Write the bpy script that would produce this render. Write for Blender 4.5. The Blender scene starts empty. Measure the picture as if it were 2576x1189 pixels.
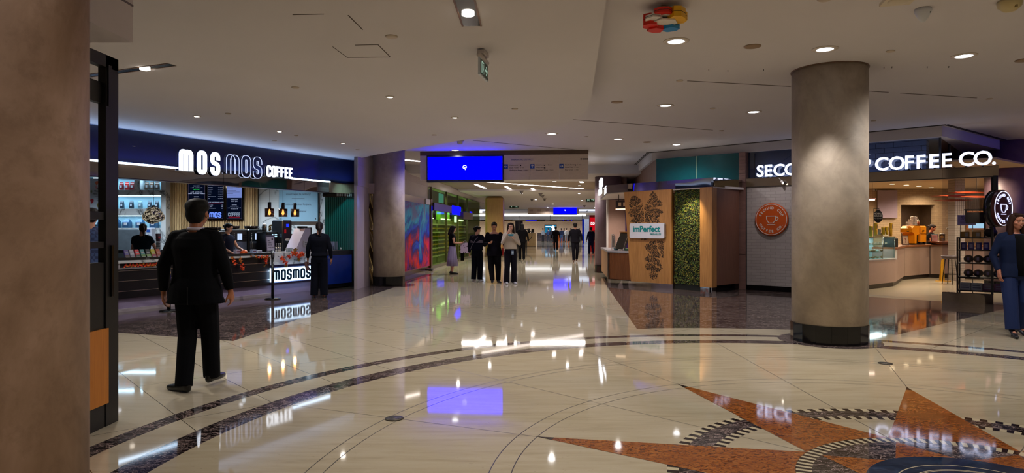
import bpy, bmesh, math, random
from mathutils import Vector, Matrix
random.seed(7)
C = bpy.context.scene
COL = C.collection
PI = math.pi
# ------------------------------------------------------------ camera, world, exposure
FPX, HZ, EYE = 1640.0, 578.0, 1.52
cam = bpy.data.cameras.new('camera'); cam_o = bpy.data.objects.new('camera', cam); COL.objects.link(cam_o)
cam.sensor_fit = 'HORIZONTAL'; cam.sensor_width = 36; cam.lens = 36*FPX/2576
cam.shift_y = -(594.5-HZ)/2576
cam.clip_start = 0.05; cam.clip_end = 300
cam_o.location = (0, 0, EYE); cam_o.rotation_euler = (PI/2, 0, 0)
C.camera = cam_o
W = bpy.data.worlds.new('world'); C.world = W; W.use_nodes = True
W.node_tree.nodes['Background'].inputs[0].default_value = (0.46, 0.42, 0.46, 1)
W.node_tree.nodes['Background'].inputs[1].default_value = 0.14
C.view_settings.view_transform = 'Standard'; C.view_settings.look = 'None'
C.view_settings.exposure = 0.12; C.view_settings.gamma = 1.0; C.view_settings.use_curve_mapping = False
C.cycles.max_bounces = 7; C.cycles.diffuse_bounces = 3; C.cycles.glossy_bounces = 4
C.cycles.transmission_bounces = 5; C.cycles.transparent_max_bounces = 12
C.cycles.sample_clamp_indirect = 4.0; C.cycles.caustics_reflective = False; C.cycles.caustics_refractive = False
C.cycles.use_denoising = True

def fl(x, y):                       # a point of the floor seen at pixel x, y
    return ((x-1288)*EYE/(y-HZ), FPX*EYE/(y-HZ))
def at(x, y, d):                    # a point at depth d seen at pixel x, y
    return Vector(((x-1288)/FPX*d, d, EYE+(HZ-y)/FPX*d))
def ce(x, y, h):                    # a point of the ceiling of height h
    return at(x, y, (h-EYE)*FPX/(HZ-y))
HL, HU, HC = 3.40, 3.72, 3.42       # lower ceiling, upper ceiling, corridor ceiling

# ------------------------------------------------------------ room lamps (light of the downlights and of added spots without fixtures)
def spot(p, power, col=(1, .94, .87), size=2.6, blend=.9, r=.05, aim=None):
    l = bpy.data.lights.new('spot_lamp', 'SPOT'); l.energy = power; l.color = col
    l.spot_size = size; l.spot_blend = blend; l.shadow_soft_size = r
    o = bpy.data.objects.new('spot_lamp', l); COL.objects.link(o); o.location = p
    if aim is not None:
        o.rotation_euler = (Vector(aim)-Vector(p)).to_track_quat('-Z', 'Y').to_euler()
    return o
def area(p, sx, sy, power, col, rot=(0, 0, 0)):
    l = bpy.data.lights.new('strip_lamp', 'AREA'); l.shape = 'RECTANGLE'; l.size = sx; l.size_y = sy; l.energy = power; l.color = col
    o = bpy.data.objects.new('strip_lamp', l); COL.objects.link(o); o.location = p; o.rotation_euler = rot
    return o

# ------------------------------------------------------------ materials
def rgb(h):
    h = h.lstrip('#'); v = [int(h[i:i+2], 16)/255 for i in (0, 2, 4)]
    return tuple((c/12.92 if c <= .04045 else ((c+.055)/1.055)**2.4) for c in v)+(1,)
class NT:
    def __init__(s, name):
        s.m = bpy.data.materials.new(name); s.m.use_nodes = True; s.t = s.m.node_tree
        s.b = s.t.nodes['Principled BSDF']; s.tc = None
    def n(s, ty, **kw):
        k = s.t.nodes.new('ShaderNode'+ty)
        for a, b in kw.items(): setattr(k, a, b)
        return k
    def l(s, a, b): s.t.links.new(a, b)
    def co(s, scale=(1, 1, 1), rot=(0, 0, 0), kind='Object'):
        if s.tc is None: s.tc = s.n('TexCoord')
        mp = s.n('Mapping'); s.l(s.tc.outputs[kind], mp.inputs[0])
        mp.inputs['Scale'].default_value = scale; mp.inputs['Rotation'].default_value = rot
        return mp.outputs[0]
    def noise(s, co, scale, detail=4, rough=.55, dist=0):
        k = s.n('TexNoise'); s.l(co, k.inputs[0]); k.inputs['Scale'].default_value = scale
        k.inputs['Detail'].default_value = detail; k.inputs['Roughness'].default_value = rough; k.inputs['Distortion'].default_value = dist
        return k.outputs[0]
    def ramp(s, f, stops, interp='LINEAR'):
        k = s.n('ValToRGB'); s.l(f, k.inputs[0]); k.color_ramp.interpolation = interp
        e = k.color_ramp.elements
        while len(e) < len(stops): e.new(.5)
        for i, (p, c) in enumerate(stops):
            e[i].position = p; e[i].color = rgb(c) if isinstance(c, str) else c
        return k.outputs[0]
    def mix(s, f, a, b, bt='MIX'):
        k = s.n('MixRGB', blend_type=bt)
        for i, v in ((0, f), (1, a), (2, b)):
            if isinstance(v, str): k.inputs[i].default_value = rgb(v)
            elif isinstance(v, (int, float)): k.inputs[i].default_value = v
            elif isinstance(v, tuple): k.inputs[i].default_value = v
            else: s.l(v, k.inputs[i])
        return k.outputs[0]
    def math(s, op, a, b=0, c=None):
        k = s.n('Math', operation=op)
        for i, v in enumerate((a, b) if c is None else (a, b, c)):
            if isinstance(v, (int, float)): k.inputs[i].default_value = v
            else: s.l(v, k.inputs[i])
        return k.outputs[0]
    def bump(s, h, strength, dist=.01):
        k = s.n('Bump'); s.l(h, k.inputs['Height']); k.inputs['Strength'].default_value = strength; k.inputs['Distance'].default_value = dist
        s.l(k.outputs[0], s.b.inputs['Normal'])
    def set(s, col=None, rough=.5, metal=0, spec=None, ior=None, coat=0):
        if col is not None:
            if isinstance(col, str): s.b.inputs['Base Color'].default_value = rgb(col)
            else: s.l(col, s.b.inputs['Base Color'])
        if isinstance(rough, (int, float)): s.b.inputs['Roughness'].default_value = rough
        else: s.l(rough, s.b.inputs['Roughness'])
        s.b.inputs['Metallic'].default_value = metal
        if spec is not None: s.b.inputs['Specular IOR Level'].default_value = spec
        if ior is not None: s.b.inputs['IOR'].default_value = ior
        s.b.inputs['Coat Weight'].default_value = coat
        return s
MATS = {}
def plain(col, rough=.5, metal=0, vary=.12, scale=6, spec=None, stretch=(1, 1, 1), bump=0, coat=0):
    key = (col, rough, metal, vary, scale, spec, stretch, bump, coat)
    if key in MATS: return MATS[key]
    n = NT('surface_'+col.strip('#'))
    if vary > 0:
        f = n.noise(n.co(stretch), scale, 5)
        c = rgb(col); a = tuple(x*(1-vary) for x in c[:3])+(1,); b = tuple(min(1, x*(1+vary)) for x in c[:3])+(1,)
        n.set(n.ramp(f, [(.3, a), (.7, b)]), rough, metal, spec, coat=coat)
        if bump: n.bump(f, bump, .01)
    else: n.set(col, rough, metal, spec, coat=coat)
    MATS[key] = n.m
    return n.m
def emit(col, strength, base='#101010'):
    key = ('e', col, strength)
    if key in MATS: return MATS[key]
    n = NT('glow_'+col.strip('#')); n.set('#000000', .6, 0, 0)
    n.b.inputs['Emission Color'].default_value = rgb(col); n.b.inputs['Emission Strength'].default_value = strength
    MATS[key] = n.m
    return n.m
def glass(tint='#e8f4f4', alpha=.25, rough=.02):
    key = ('g', tint, alpha, rough)
    if key in MATS: return MATS[key]
    n = NT('clear_glass'); t = n.n('BsdfTransparent'); t.inputs[0].default_value = rgb(tint)
    g = n.n('BsdfGlossy'); g.inputs['Roughness'].default_value = rough; g.inputs[0].default_value = (1, 1, 1, 1)
    fr = n.n('Fresnel'); fr.inputs[0].default_value = 1.5
    f2 = n.math('ADD', fr.outputs[0], alpha*.2)
    mx = n.n('MixShader'); n.l(f2, mx.inputs[0]); n.l(t.outputs[0], mx.inputs[1]); n.l(g.outputs[0], mx.inputs[2])
    n.l(mx.outputs[0], n.t.nodes['Material Output'].inputs[0])
    MATS[key] = n.m
    return n.m
def clearpane(tint='#e8f0ee', refl=.06):
    key = ('c', tint, refl)
    if key in MATS: return MATS[key]
    n = NT('shop_glass'); t = n.n('BsdfTransparent'); t.inputs[0].default_value = rgb(tint)
    g = n.n('BsdfGlossy'); g.inputs['Roughness'].default_value = .02
    mx = n.n('MixShader'); mx.inputs[0].default_value = refl; n.l(t.outputs[0], mx.inputs[1]); n.l(g.outputs[0], mx.inputs[2])
    n.l(mx.outputs[0], n.t.nodes['Material Output'].inputs[0]); MATS[key] = n.m
    return n.m
def wavy(n, strength=.03):          # polished slabs are never perfectly flat
    n.bump(n.noise(n.co(), .9, 2, .4), strength, .02)
def mk_marble_dark(name, base, vein, veins2, rough=.05):
    n = NT(name); co = n.co((1, 1, 1))
    f = n.noise(n.co((1.0, 2.2, 1), (0, 0, .35)), 5.5, 8, .62, 1.6)
    v = n.math('ABSOLUTE', n.math('SUBTRACT', f, .5))
    c = n.ramp(v, [(0, vein), (.013, veins2), (.034, base), (1, base)])
    f2 = n.noise(n.co((1.0, 2.8, 1), (0, 0, -.3)), 13, 6, .6, 1.2)
    v2 = n.math('ABSOLUTE', n.math('SUBTRACT', f2, .52))
    c = n.mix(n.ramp(v2, [(0, (.5, .5, .5, 1)), (.018, (0, 0, 0, 1))]), c, vein)
    g = n.noise(co, 2.3, 3)
    c = n.mix(n.ramp(g, [(.5, '#000000'), (.75, '#b0b0b0')]), c, base)
    n.set(c, rough, 0, .5, ior=1.6, coat=.0)
    wavy(n); return n.m
DARKM = mk_marble_dark('dark_emperador_marble', '#120a0c', '#c4b4b0', '#5c4440')
NAVYM = mk_marble_dark('navy_marble', '#0c1a30', '#3c5474', '#14263e')
def mk_travertine(name, c0, c1, c2, grid=False, ang=.16):
    n = NT(name)
    f = n.noise(n.co((.55, 4.2, 1), (0, 0, ang)), 2.6, 9, .66, .5)
    c = n.ramp(f, [(.30, c0), (.46, c1), (.60, c2)])
    g = n.noise(n.co(), .7, 3)
    c = n.mix(.35, c, n.ramp(g, [(.35, c1), (.65, c2)]))
    sp = n.noise(n.co((1, 3, 1), (0, 0, ang)), 26, 3, .7)
    c = n.mix(n.ramp(sp, [(.28, (.55, .55, .55, 1)), (.36, (0, 0, 0, 1))]), c, '#7a6c54')
    if grid:
        m = n.co((1, 1, 1), (0, 0, math.radians(-131.6)), 'Object')
        s = n.n('SeparateXYZ'); n.l(m, s.inputs[0])
        def line(v, per, off, w):
            fr = n.math('FRACT', n.math('MULTIPLY', n.math('ADD', v, 100*per+off), 1/per))
            return n.math('LESS_THAN', fr, w/per)
        a = line(s.outputs['Y'], .745, .0, .006); b = line(s.outputs['X'], 1.49, .3, .006)
        c = n.mix(n.math('MAXIMUM', a, b), c, '#40382c')
    n.set(c, .045, 0, .5, ior=1.62)
    wavy(n, .035); return n.m
TRAV = mk_travertine('travertine_inlay', '#9a8d74', '#b0a389', '#b9ad95')
TRAVO = mk_travertine('cream_marble_slabs', '#a89d88', '#b4a994', '#bab09c', True)
def mk_orange():
    n = NT('orange_breccia_marble'); co = n.co((1, 1.6, 1))
    f = n.noise(co, 22, 8, .7, 1.2); g = n.noise(co, 3, 4)
    c = n.ramp(f, [(.38, '#3c1606'), (.46, '#86481c'), (.56, '#a0622e'), (.7, '#b07c44')])
    c = n.mix(n.ramp(g, [(.4, (0, 0, 0, 1)), (.6, (.5, .5, .5, 1))]), c, '#84481e')
    n.set(c, .05, 0, .5, ior=1.6); wavy(n); return n.m
ORANGE = mk_orange()
SEAM = plain('#3a3226', .4, vary=0)
CREAM = plain('#c2b598', .06, vary=.08)
DKTILE = plain('#231816', .06, vary=.2)
def mk_concrete(name, a, b, c):
    n = NT(name); f = n.noise(n.co((1, 1, .8)), 1.6, 9, .62, .6); g = n.noise(n.co(), 9, 6, .7)
    col = n.ramp(f, [(.32, a), (.5, b), (.68, c)])
    col = n.mix(n.ramp(g, [(.3, (.45, .45, .45, 1)), (.5, (0, 0, 0, 1))]), col, a)
    n.set(col, .62); n.bump(g, .12, .005); return n.m
PLASTER = mk_concrete('stained_plaster', '#93877a', '#ab9d8d', '#bdb0a1')
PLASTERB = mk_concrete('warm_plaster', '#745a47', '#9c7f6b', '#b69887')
CEIL = plain('#c6c1c3', .9, vary=.025, scale=.6)
CEILD = plain('#8a7a6a', .8, vary=.05)
WHITE = plain('#d8d2cc', .6, vary=.03)
BLACK = plain('#0c0c0e', .45, vary=.2)
BLACKG = plain('#08080a', .12, vary=.1)
CHROME = plain('#c8c4c0', .08, 1, vary=.03)
BRUSH = plain('#a89c90', .25, 1, vary=.06, stretch=(1, 1, 12))
BRASS = plain('#7a6238', .3, 1, vary=.1, stretch=(1, 1, 10))
def mk_mirror(name, col, wob=.35, rough=.03):
    n = NT(name); n.set(col, rough, 1)
    n.bump(n.noise(n.co((1, 1, 1)), 1.1, 1, .3), wob, .05); return n.m
MIRROR = mk_mirror('polished_steel_band', '#b8b4b0')
def mk_wood(name, a, b, rz=0, rough=.45, sc=(14, 14, 1.1)):
    n = NT(name); f = n.noise(n.co(sc), 2.2, 7, .6, .6)
    n.set(n.ramp(f, [(.3, a), (.7, b)]), rough); n.bump(f, .05, .003); return n.m
OAK = mk_wood('oak_veneer', '#9a6a38', '#b8844c')
OAKD = mk_wood('brown_panel', '#6a4638', '#7a5444')
SLATW = mk_wood('pale_slats', '#a88c64', '#c8aa7c')
WOODT = mk_wood('walnut_top', '#6a3a1c', '#8c5428', sc=(1.1, 14, 14))
def mk_wmarble():
    n = NT('white_veined_marble'); f = n.noise(n.co((1, 1, .8), (.4, .7, .2)), .9, 6, .55, 1.2)
    v = n.math('ABSOLUTE', n.math('SUBTRACT', f, .5))
    n.set(n.ramp(v, [(0, '#5c6064'), (.012, '#a8acae'), (.04, '#c8ccce'), (1, '#ced2d2')]), .15); return n.m
WMARB = mk_wmarble()
def mk_brick(name, a, b, mortar, sc=1.0):
    n = NT(name); k = n.n('TexBrick'); n.l(n.co((1, 1, 1), (PI/2, 0, 0)), k.inputs[0])
    k.inputs['Color1'].default_value = rgb(a); k.inputs['Color2'].default_value = rgb(b); k.inputs['Mortar'].default_value = rgb(mortar)
    k.inputs['Scale'].default_value = 1; k.inputs['Brick Width'].default_value = .24*sc; k.inputs['Row Height'].default_value = .075*sc
    k.inputs['Mortar Size'].default_value = .005; n.set(k.outputs[0], .7)
    n.bump(n.mix(.5, k.outputs['Fac'], n.noise(n.co(), 30, 4)), -.4, .01); return n.m
BRICK = mk_brick('white_painted_brick', '#a8a2a4', '#a09a9c', '#8e888a')
BRICKD = mk_brick('brick_behind_glass', '#b8c4d8', '#a8b4c8', '#202430', 1.5)
NAVY = plain('#060e34', .2, vary=.05, coat=.3)
SKIN = plain('#b07c62', .5, vary=.05)
SKINL = plain('#c49480', .5, vary=.04)
SKIND = plain('#8a5a44', .5, vary=.05)

# ------------------------------------------------------------ mesh helpers
class MB:
    def __init__(s, M=None): s.v = []; s.f = []; s.m = []; s.sm = []; s.mi = 0; s.M = M; s.smooth = False
    def add(s, vs, fs, sm=None):
        o = len(s.v)
        s.v += [tuple(s.M @ Vector(p)) if s.M else tuple(p) for p in vs]
        for f in fs: s.f.append([i+o for i in f]); s.m.append(s.mi); s.sm.append(s.smooth if sm is None else sm)
        return s
    def bm(s, a, b):
        (x0, y0, z0), (x1, y1, z1) = a, b
        return s.add([(x0,y0,z0),(x1,y0,z0),(x1,y1,z0),(x0,y1,z0),(x0,y0,z1),(x1,y0,z1),(x1,y1,z1),(x0,y1,z1)],
                     [(0,3,2,1),(4,5,6,7),(0,1,5,4),(1,2,6,5),(2,3,7,6),(3,0,4,7)], False)
    def box(s, c, d): return s.bm([c[i]-d[i]/2 for i in range(3)], [c[i]+d[i]/2 for i in range(3)])
    def bbox(s, c, d, r=.01):       # box with bevelled vertical and top edges
        x, y, z = [k/2 for k in d]; r = min(r, x*.9, y*.9, z*.9)
        def ring(ix, zz): return [(c[0]+px*(x-ix)+qx*0, c[1]+py*(y-ix), zz) for px, py, qx in ()] or \
            [(c[0]+sx*(x-ix-(r if k else 0)), c[1]+sy*(y-ix-(0 if k else r)), zz) for sx, sy, ks in ((-1,-1,(0,1)),(1,-1,(1,0)),(1,1,(0,1)),(-1,1,(1,0))) for k in ks]
        R = [ring(0, c[2]-z), ring(0, c[2]+z-r), ring(r, c[2]+z)]
        vs = sum(R, []); fs = [list(range(7, -1, -1)), list(range(16, 24))]
        for k in range(2):
            for i in range(8): fs.append([k*8+i, k*8+(i+1) % 8, k*8+8+(i+1) % 8, k*8+8+i])
        return s.add(vs, fs, False)
    def prism(s, poly, z0, z1):
        n = len(poly)
        if sum(poly[i][0]*poly[(i+1)%n][1]-poly[(i+1)%n][0]*poly[i][1] for i in range(n)) < 0: poly = poly[::-1]
        return s.add([(p[0],p[1],z0) for p in poly]+[(p[0],p[1],z1) for p in poly],
                     [list(range(n-1,-1,-1)), list(range(n,2*n))]+[[i,(i+1)%n,n+(i+1)%n,n+i] for i in range(n)], False)
    def xprism(s, poly, y0, y1):    # polygon in the x, z plane pushed through y
        n = len(poly)
        return s.add([(p[0],y0,p[1]) for p in poly]+[(p[0],y1,p[1]) for p in poly],
                     [list(range(n)), list(range(2*n-1,n-1,-1))]+[[i,n+i,n+(i+1)%n,(i+1)%n] for i in range(n)], False)
    def lathe(s, prof, c=(0,0,0), n=24, sm=True, ax='z'):
        vs = []; fs = []
        for r, z in prof:
            for i in range(n):
                a = 2*PI*i/n; p = (r*math.cos(a), r*math.sin(a), z)
                if ax == 'y': p = (p[0], p[2], p[1])
                if ax == 'x': p = (p[2], p[0], p[1])
                vs.append((c[0]+p[0], c[1]+p[1], c[2]+p[2]))
        m = len(prof)
        for k in range(m-1):
            for i in range(n): fs.append([k*n+i, k*n+(i+1)%n, (k+1)*n+(i+1)%n, (k+1)*n+i])
        fs.append(list(range(n-1,-1,-1))); fs.append(list(range((m-1)*n, m*n)))
        if ax in 'y': fs = [f[::-1] for f in fs]
        return s.add(vs, fs, sm)
    def cyl(s, c, r, h, n=24, sm=True, r2=None): return s.lathe([(r,0),(r if r2 is None else r2,h)], c, n, sm)
    def tube(s, pts, r, n=10, r2=None):
        pts = [Vector(p) for p in pts]; vs = []; fs = []; m = len(pts)
        up = None
        for k, p in enumerate(pts):
            d = ((pts[min(k+1,m-1)]-pts[max(k-1,0)])).normalized()
            if up is None: up = d.orthogonal().normalized()
            u = (up-d*up.dot(d)).normalized(); up = u; w = d.cross(u)
            rr = r if r2 is None else r+(r2-r)*k/(m-1)
            vs += [p+(u*math.cos(2*PI*i/n)+w*math.sin(2*PI*i/n))*rr for i in range(n)]
        for k in range(m-1):
            for i in range(n): fs.append([k*n+i, k*n+(i+1)%n, (k+1)*n+(i+1)%n, (k+1)*n+i])
        fs.append(list(range(n-1,-1,-1))); fs.append(list(range((m-1)*n, m*n)))
        return s.add(vs, fs, True)
    def ell(s, c, r, n=16, m=10):
        vs = [(c[0],c[1],c[2]-r[2])]; fs = []
        for k in range(1, m):
            t = -PI/2+PI*k/m
            vs += [(c[0]+r[0]*math.cos(t)*math.cos(2*PI*i/n), c[1]+r[1]*math.cos(t)*math.sin(2*PI*i/n), c[2]+r[2]*math.sin(t)) for i in range(n)]
        vs.append((c[0],c[1],c[2]+r[2])); L = len(vs)-1
        for i in range(n):
            fs.append([0, 1+(i+1)%n, 1+i]); fs.append([L, L-n+i, L-n+(i+1)%n])
        for k in range(m-2):
            for i in range(n): fs.append([1+k*n+i, 1+k*n+(i+1)%n, 1+(k+1)*n+(i+1)%n, 1+(k+1)*n+i])
        return s.add(vs, fs, True)
    def disc(s, c, r, z, n=64, a0=0, a1=2*PI, r0=0):
        if r0 == 0 and a1-a0 > 6.28: return s.add([(c[0]+r*math.cos(2*PI*i/n), c[1]+r*math.sin(2*PI*i/n), z) for i in range(n)], [list(range(n))], False)
        A = [a0+(a1-a0)*i/n for i in range(n+1)]
        return s.add([(c[0]+r0*math.cos(a), c[1]+r0*math.sin(a), z) for a in A]+[(c[0]+r*math.cos(a), c[1]+r*math.sin(a), z) for a in A],
                     [[i, n+1+i, n+2+i, i+1] for i in range(n)], False)
    def seg(s, p, q, z0, z1, t=.05):    # a wall along the plan segment p-q, thickness t to its left
        p = Vector(p[:2]); q = Vector(q[:2]); d = (q-p).normalized(); nn = Vector((-d.y, d.x))*t
        return s.prism([tuple(p), tuple(q), tuple(q+nn), tuple(p+nn)], z0, z1)
    def text(s, body, h, x=0, z=0, y=0, ext=.004, bold=0, align='CENTER', wide=1.0, rot=0):
        cu = bpy.data.curves.new('t', 'FONT'); cu.body = body; cu.size = 1; cu.extrude = .01; cu.offset = bold; cu.align_x = 'LEFT'; cu.resolution_u = 3
        o = bpy.data.objects.new('t', cu); COL.objects.link(o)
        bpy.context.view_layer.update()
        me = bpy.data.meshes.new_from_object(o.evaluated_get(bpy.context.evaluated_depsgraph_get()))
        k = h/.70
        V = [v.co.copy() for v in me.vertices]
        if V:
            w0 = min(v.x for v in V); w1 = max(v.x for v in V)
            sh = {'CENTER': (w0+w1)/2, 'LEFT': w0, 'RIGHT': w1}[align]
            cr, sr = math.cos(rot), math.sin(rot)
            out = []
            for v in V:
                a, b = (v.x-sh)*k*wide, v.y*k
                out.append((x+a*cr-b*sr, y-(v.z/.01)*ext/2, z+a*sr+b*cr))
            s.add(out, [list(p.vertices) for p in me.polygons], False)
        bpy.data.objects.remove(o); bpy.data.curves.remove(cu); bpy.data.meshes.remove(me)
        return s
    def arctext(s, body, h, R, a_mid, cx=0, cz=0, y=0, ext=.01, top=True, step=None, bold=.01):
        n = len(body); st = step or (h*.95/R)
        for i, ch in enumerate(body):
            if ch == ' ': continue
            a = a_mid-(i-(n-1)/2)*st if top else a_mid+(i-(n-1)/2)*st
            rr = R if top else R+h*.0
            x, z = cx+rr*math.cos(a), cz+rr*math.sin(a)
            rot = a-PI/2 if top else a+PI/2
            if not top: x, z = cx+(R+h)*math.cos(a), cz+(R+h)*math.sin(a)
            s.text(ch, h, x, z, y, ext, bold, rot=rot)
        return s
    def ribbon(s, pts, w, y0, y1, closed=False):   # stroke of width w in the x, z plane
        pts = [p for i, p in enumerate(pts) if i == 0 or (Vector(p)-Vector(pts[i-1])).length > 1e-5]
        if closed and (Vector(pts[0])-Vector(pts[-1])).length < 1e-5: pts = pts[:-1]
        n = len(pts); L = []; R = []
        for i in range(n):
            p = Vector(pts[i])
            a = Vector(pts[i-1]) if (i > 0 or closed) else None
            b = Vector(pts[(i+1) % n]) if (i < n-1 or closed) else None
            d1 = (p-a).normalized() if a is not None else None; d2 = (b-p).normalized() if b is not None else None
            if d1 is None: d1 = d2
            if d2 is None: d2 = d1
            t = (d1+d2).normalized(); nn = Vector((-t.y, t.x)); k = 1/max(.5, nn.dot(Vector((-d1.y, d1.x))))
            L.append(p+nn*w/2*k); R.append(p-nn*w/2*k)
        m = n if closed else n-1
        for i in range(m):
            j = (i+1) % n
            s.xprism([tuple(R[i]), tuple(R[j]), tuple(L[j]), tuple(L[i])], y0, y1)
        return s
    def mesh(s, name, mats):
        me = bpy.data.meshes.new(name); me.from_pydata(s.v, [], s.f)
        for m in (mats if isinstance(mats, (list, tuple)) else [mats]): me.materials.append(m)
        me.polygons.foreach_set('material_index', s.m); me.polygons.foreach_set('use_smooth', s.sm)
        me.update(); return me
def tag(o, label, cat, group=None, kind=None):
    o['label'] = label; o['category'] = cat
    if group: o['group'] = group
    if kind: o['kind'] = kind
    return o
def T(name, label, cat, loc=(0, 0, 0), rz=0, group=None):
    o = bpy.data.objects.new(name, None); o.empty_display_size = .1; COL.objects.link(o)
    o.location = loc if len(loc) == 3 else (loc[0], loc[1], 0); o.rotation_euler = (0, 0, rz)
    return tag(o, label, cat, group)
def P(name, mb, mats, parent=None, label=None):
    o = bpy.data.objects.new(name, mb if isinstance(mb, bpy.types.Mesh) else mb.mesh(name, mats)); COL.objects.link(o)
    if parent is not None: o.parent = parent
    if label: o['label'] = label
    return o
def one(name, mb, mats, label, cat, loc=None, rz=0, group=None):     # a thing that is one mesh
    o = P(name, mb, mats)
    if loc is not None: o.location = loc if len(loc) == 3 else (loc[0], loc[1], 0); o.rotation_euler = (0, 0, rz)
    return tag(o, label, cat, group)
def S(name, mb, mats): o = P(name, mb, mats); o['kind'] = 'structure'; return o
def dup(root, loc, rz=None, label=None):
    r = root.copy(); COL.objects.link(r); r.location = loc if len(loc) == 3 else (loc[0], loc[1], 0)
    if rz is not None: r.rotation_euler = (0, 0, rz)
    if label: r['label'] = label
    for ch in list(root.children):
        c = ch.copy(); COL.objects.link(c); c.parent = r
        for g in list(ch.children):
            d = g.copy(); COL.objects.link(d); d.parent = c
    return r
# the directions of the place
U = Vector((.084, .9965))                       # along the corridor
MA, MD = Vector((-7.45, 11.6)), Vector((.469, .883)); MRZ = math.atan2(.883, .469)   # left coffee shop front
SA, SD = Vector((5.97, 16.6)), Vector((.7586, -.6516)); SRZ = math.atan2(-.6516, .7586)   # right coffee shop front
BA, BD = Vector((2.69, 18.6)), Vector((.6126, -.7904)); BRZ = math.atan2(-.7904, .6126)   # food booth front
def sx(A, D, x):                                # distance along a front where pixel column x crosses it
    r = (x-1288)/FPX
    return (A.y*r-A.x)/(D.x-D.y*r)
def on(A, D, s, y=0, z=0):                      # y goes into the shop
    p = A+D*s+Vector((-D.y, D.x))*y
    return Vector((p.x, p.y, z))
def ms(x): return sx(MA, MD, x)
def ss(x): return sx(SA, SD, x)
def bs(x): return sx(BA, BD, x)
# ============================================================ FLOOR
CC = (2.75, 3.73)
fb = MB()
def arcpts(r, a0, a1, n): return [(CC[0]+r*math.cos(math.radians(a0+(a1-a0)*i/n)), CC[1]+r*math.sin(math.radians(a0+(a1-a0)*i/n))) for i in range(n+1)]
def pol(r, a): return (CC[0]+r*math.cos(math.radians(a)), CC[1]+r*math.sin(math.radians(a)))
def flat(poly, k): 
    if sum(poly[i][0]*poly[(i+1)%len(poly)][1]-poly[(i+1)%len(poly)][0]*poly[i][1] for i in range(len(poly))) < 0: poly = poly[::-1]
    fb.add([(p[0], p[1], k*.0004) for p in poly], [list(range(len(poly)))], False)
fb.mi = 0; fb.bm((-26, -9, -.2), (26, 100, 0))
fb.mi = 2
u = U
c0 = Vector((-3.82, 8.93)); c1 = c0+u*13.5
flat([(-14, 12.6), tuple(c0), tuple(c1), (-4.0, 22.4), (-12, 22.4)], 1)
r0 = Vector((1.92, 10.01)); r1 = r0+u*8.4
ar = arcpts(6.38, 97.4, 63.7, 14)
pe = Vector(ar[-1]); pd = pe+Vector((.783, .622))*9
flat([tuple(r1)]+[(1.92, 10.01)]+ar[1:]+[tuple(pd), (14, 21), (2.9, 21)], 1)
fb.mi = 2
fb.disc((4.37, 8.98), .66, .0022, 48); fb.disc((-3.38, 17.9), .72, .0008, 48)
fb.disc(CC, 5.77, .0004, 128, 0, 2*PI-.0001, 5.61); fb.disc(CC, 5.28, .0004, 128, 0, 2*PI-.0001, 5.044)
fb.mi = 0; fb.disc(CC, 5.61, .0008, 128, 0, 2*PI-.0001, 5.28)
fb.mi = 1; fb.disc(CC, 5.044, .0008, 128)
fb.mi = 5
for r in (4.066, 3.95, 2.92, 2.78): fb.disc(CC, r, .0012, 128, 0, 2*PI-.0001, r-.007)
def seam(p, q, w=.006, k=3):
    p = Vector(p); q = Vector(q); n = (q-p).normalized(); n = Vector((-n.y, n.x))*w/2
    flat([tuple(p-n), tuple(q-n), tuple(q+n), tuple(p+n)], k)
for i in range(16): seam(pol(1.0, i*22.5), pol(5.044, i*22.5))
fb.mi = 3; fb.disc(CC, 1.812, .0016, 96, 0, 2*PI-.0001, 1.74); fb.disc(CC, 1.585, .0016, 96, 0, 2*PI-.0001, 1.507); fb.disc(CC, 1.035, .0024, 96, 0, 2*PI-.0001, .94)
fb.mi = 2; fb.disc(CC, 1.74, .0016, 96, 0, 2*PI-.0001, 1.585)
fb.mi = 6
for i in range(112):
    a = 2*PI*i/112
    fb.disc(CC, 1.812, .002, 1, a, a+PI/112, 1.74); fb.disc(CC, 1.585, .002, 1, a+.01, a+.01+PI/112, 1.507)
fb.mi = 4
for i in range(8):
    a = 22.5+45*i; fr = 2.92 if i % 2 == 0 else 2.78
    flat([pol(1.035, a-22.5), pol(fr, a), pol(1.035, a+22.5)]+[pol(1.035, a+22.5-9*k) for k in range(1, 5)], 6)
fb.mi = 6
for i in range(8):                       # dark marble tips of the star
    a = 22.5+45*i; fr = 2.92 if i % 2 == 0 else 2.78
    A_, B_, Tp = Vector(pol(1.035, a-22.5)), Vector(pol(1.035, a+22.5)), Vector(pol(fr, a))
    flat([tuple(Tp), tuple(Tp.lerp(A_, .07)), tuple(Tp.lerp(B_, .07))], 7)
for i in range(96):
    a = 2*PI*i/96; fb.disc(CC, 1.035, .0032, 1, a, a+PI/96, .94)
fb.mi = 2; fb.disc(CC, .94, .0024, 96)
fb.mi = 4
for i in range(8): flat([pol(.94, 45*i), pol(.60, 45*i+22.5), pol(.60, 45*i-22.5)], 8)
fb.mi = 7; fb.disc(CC, .637, .0036, 64)
fb.mi = 3
for r in (.48, .40, .385, .30): fb.disc(CC, r, .004, 64, 0, 2*PI-.0001, r-.008)
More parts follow.
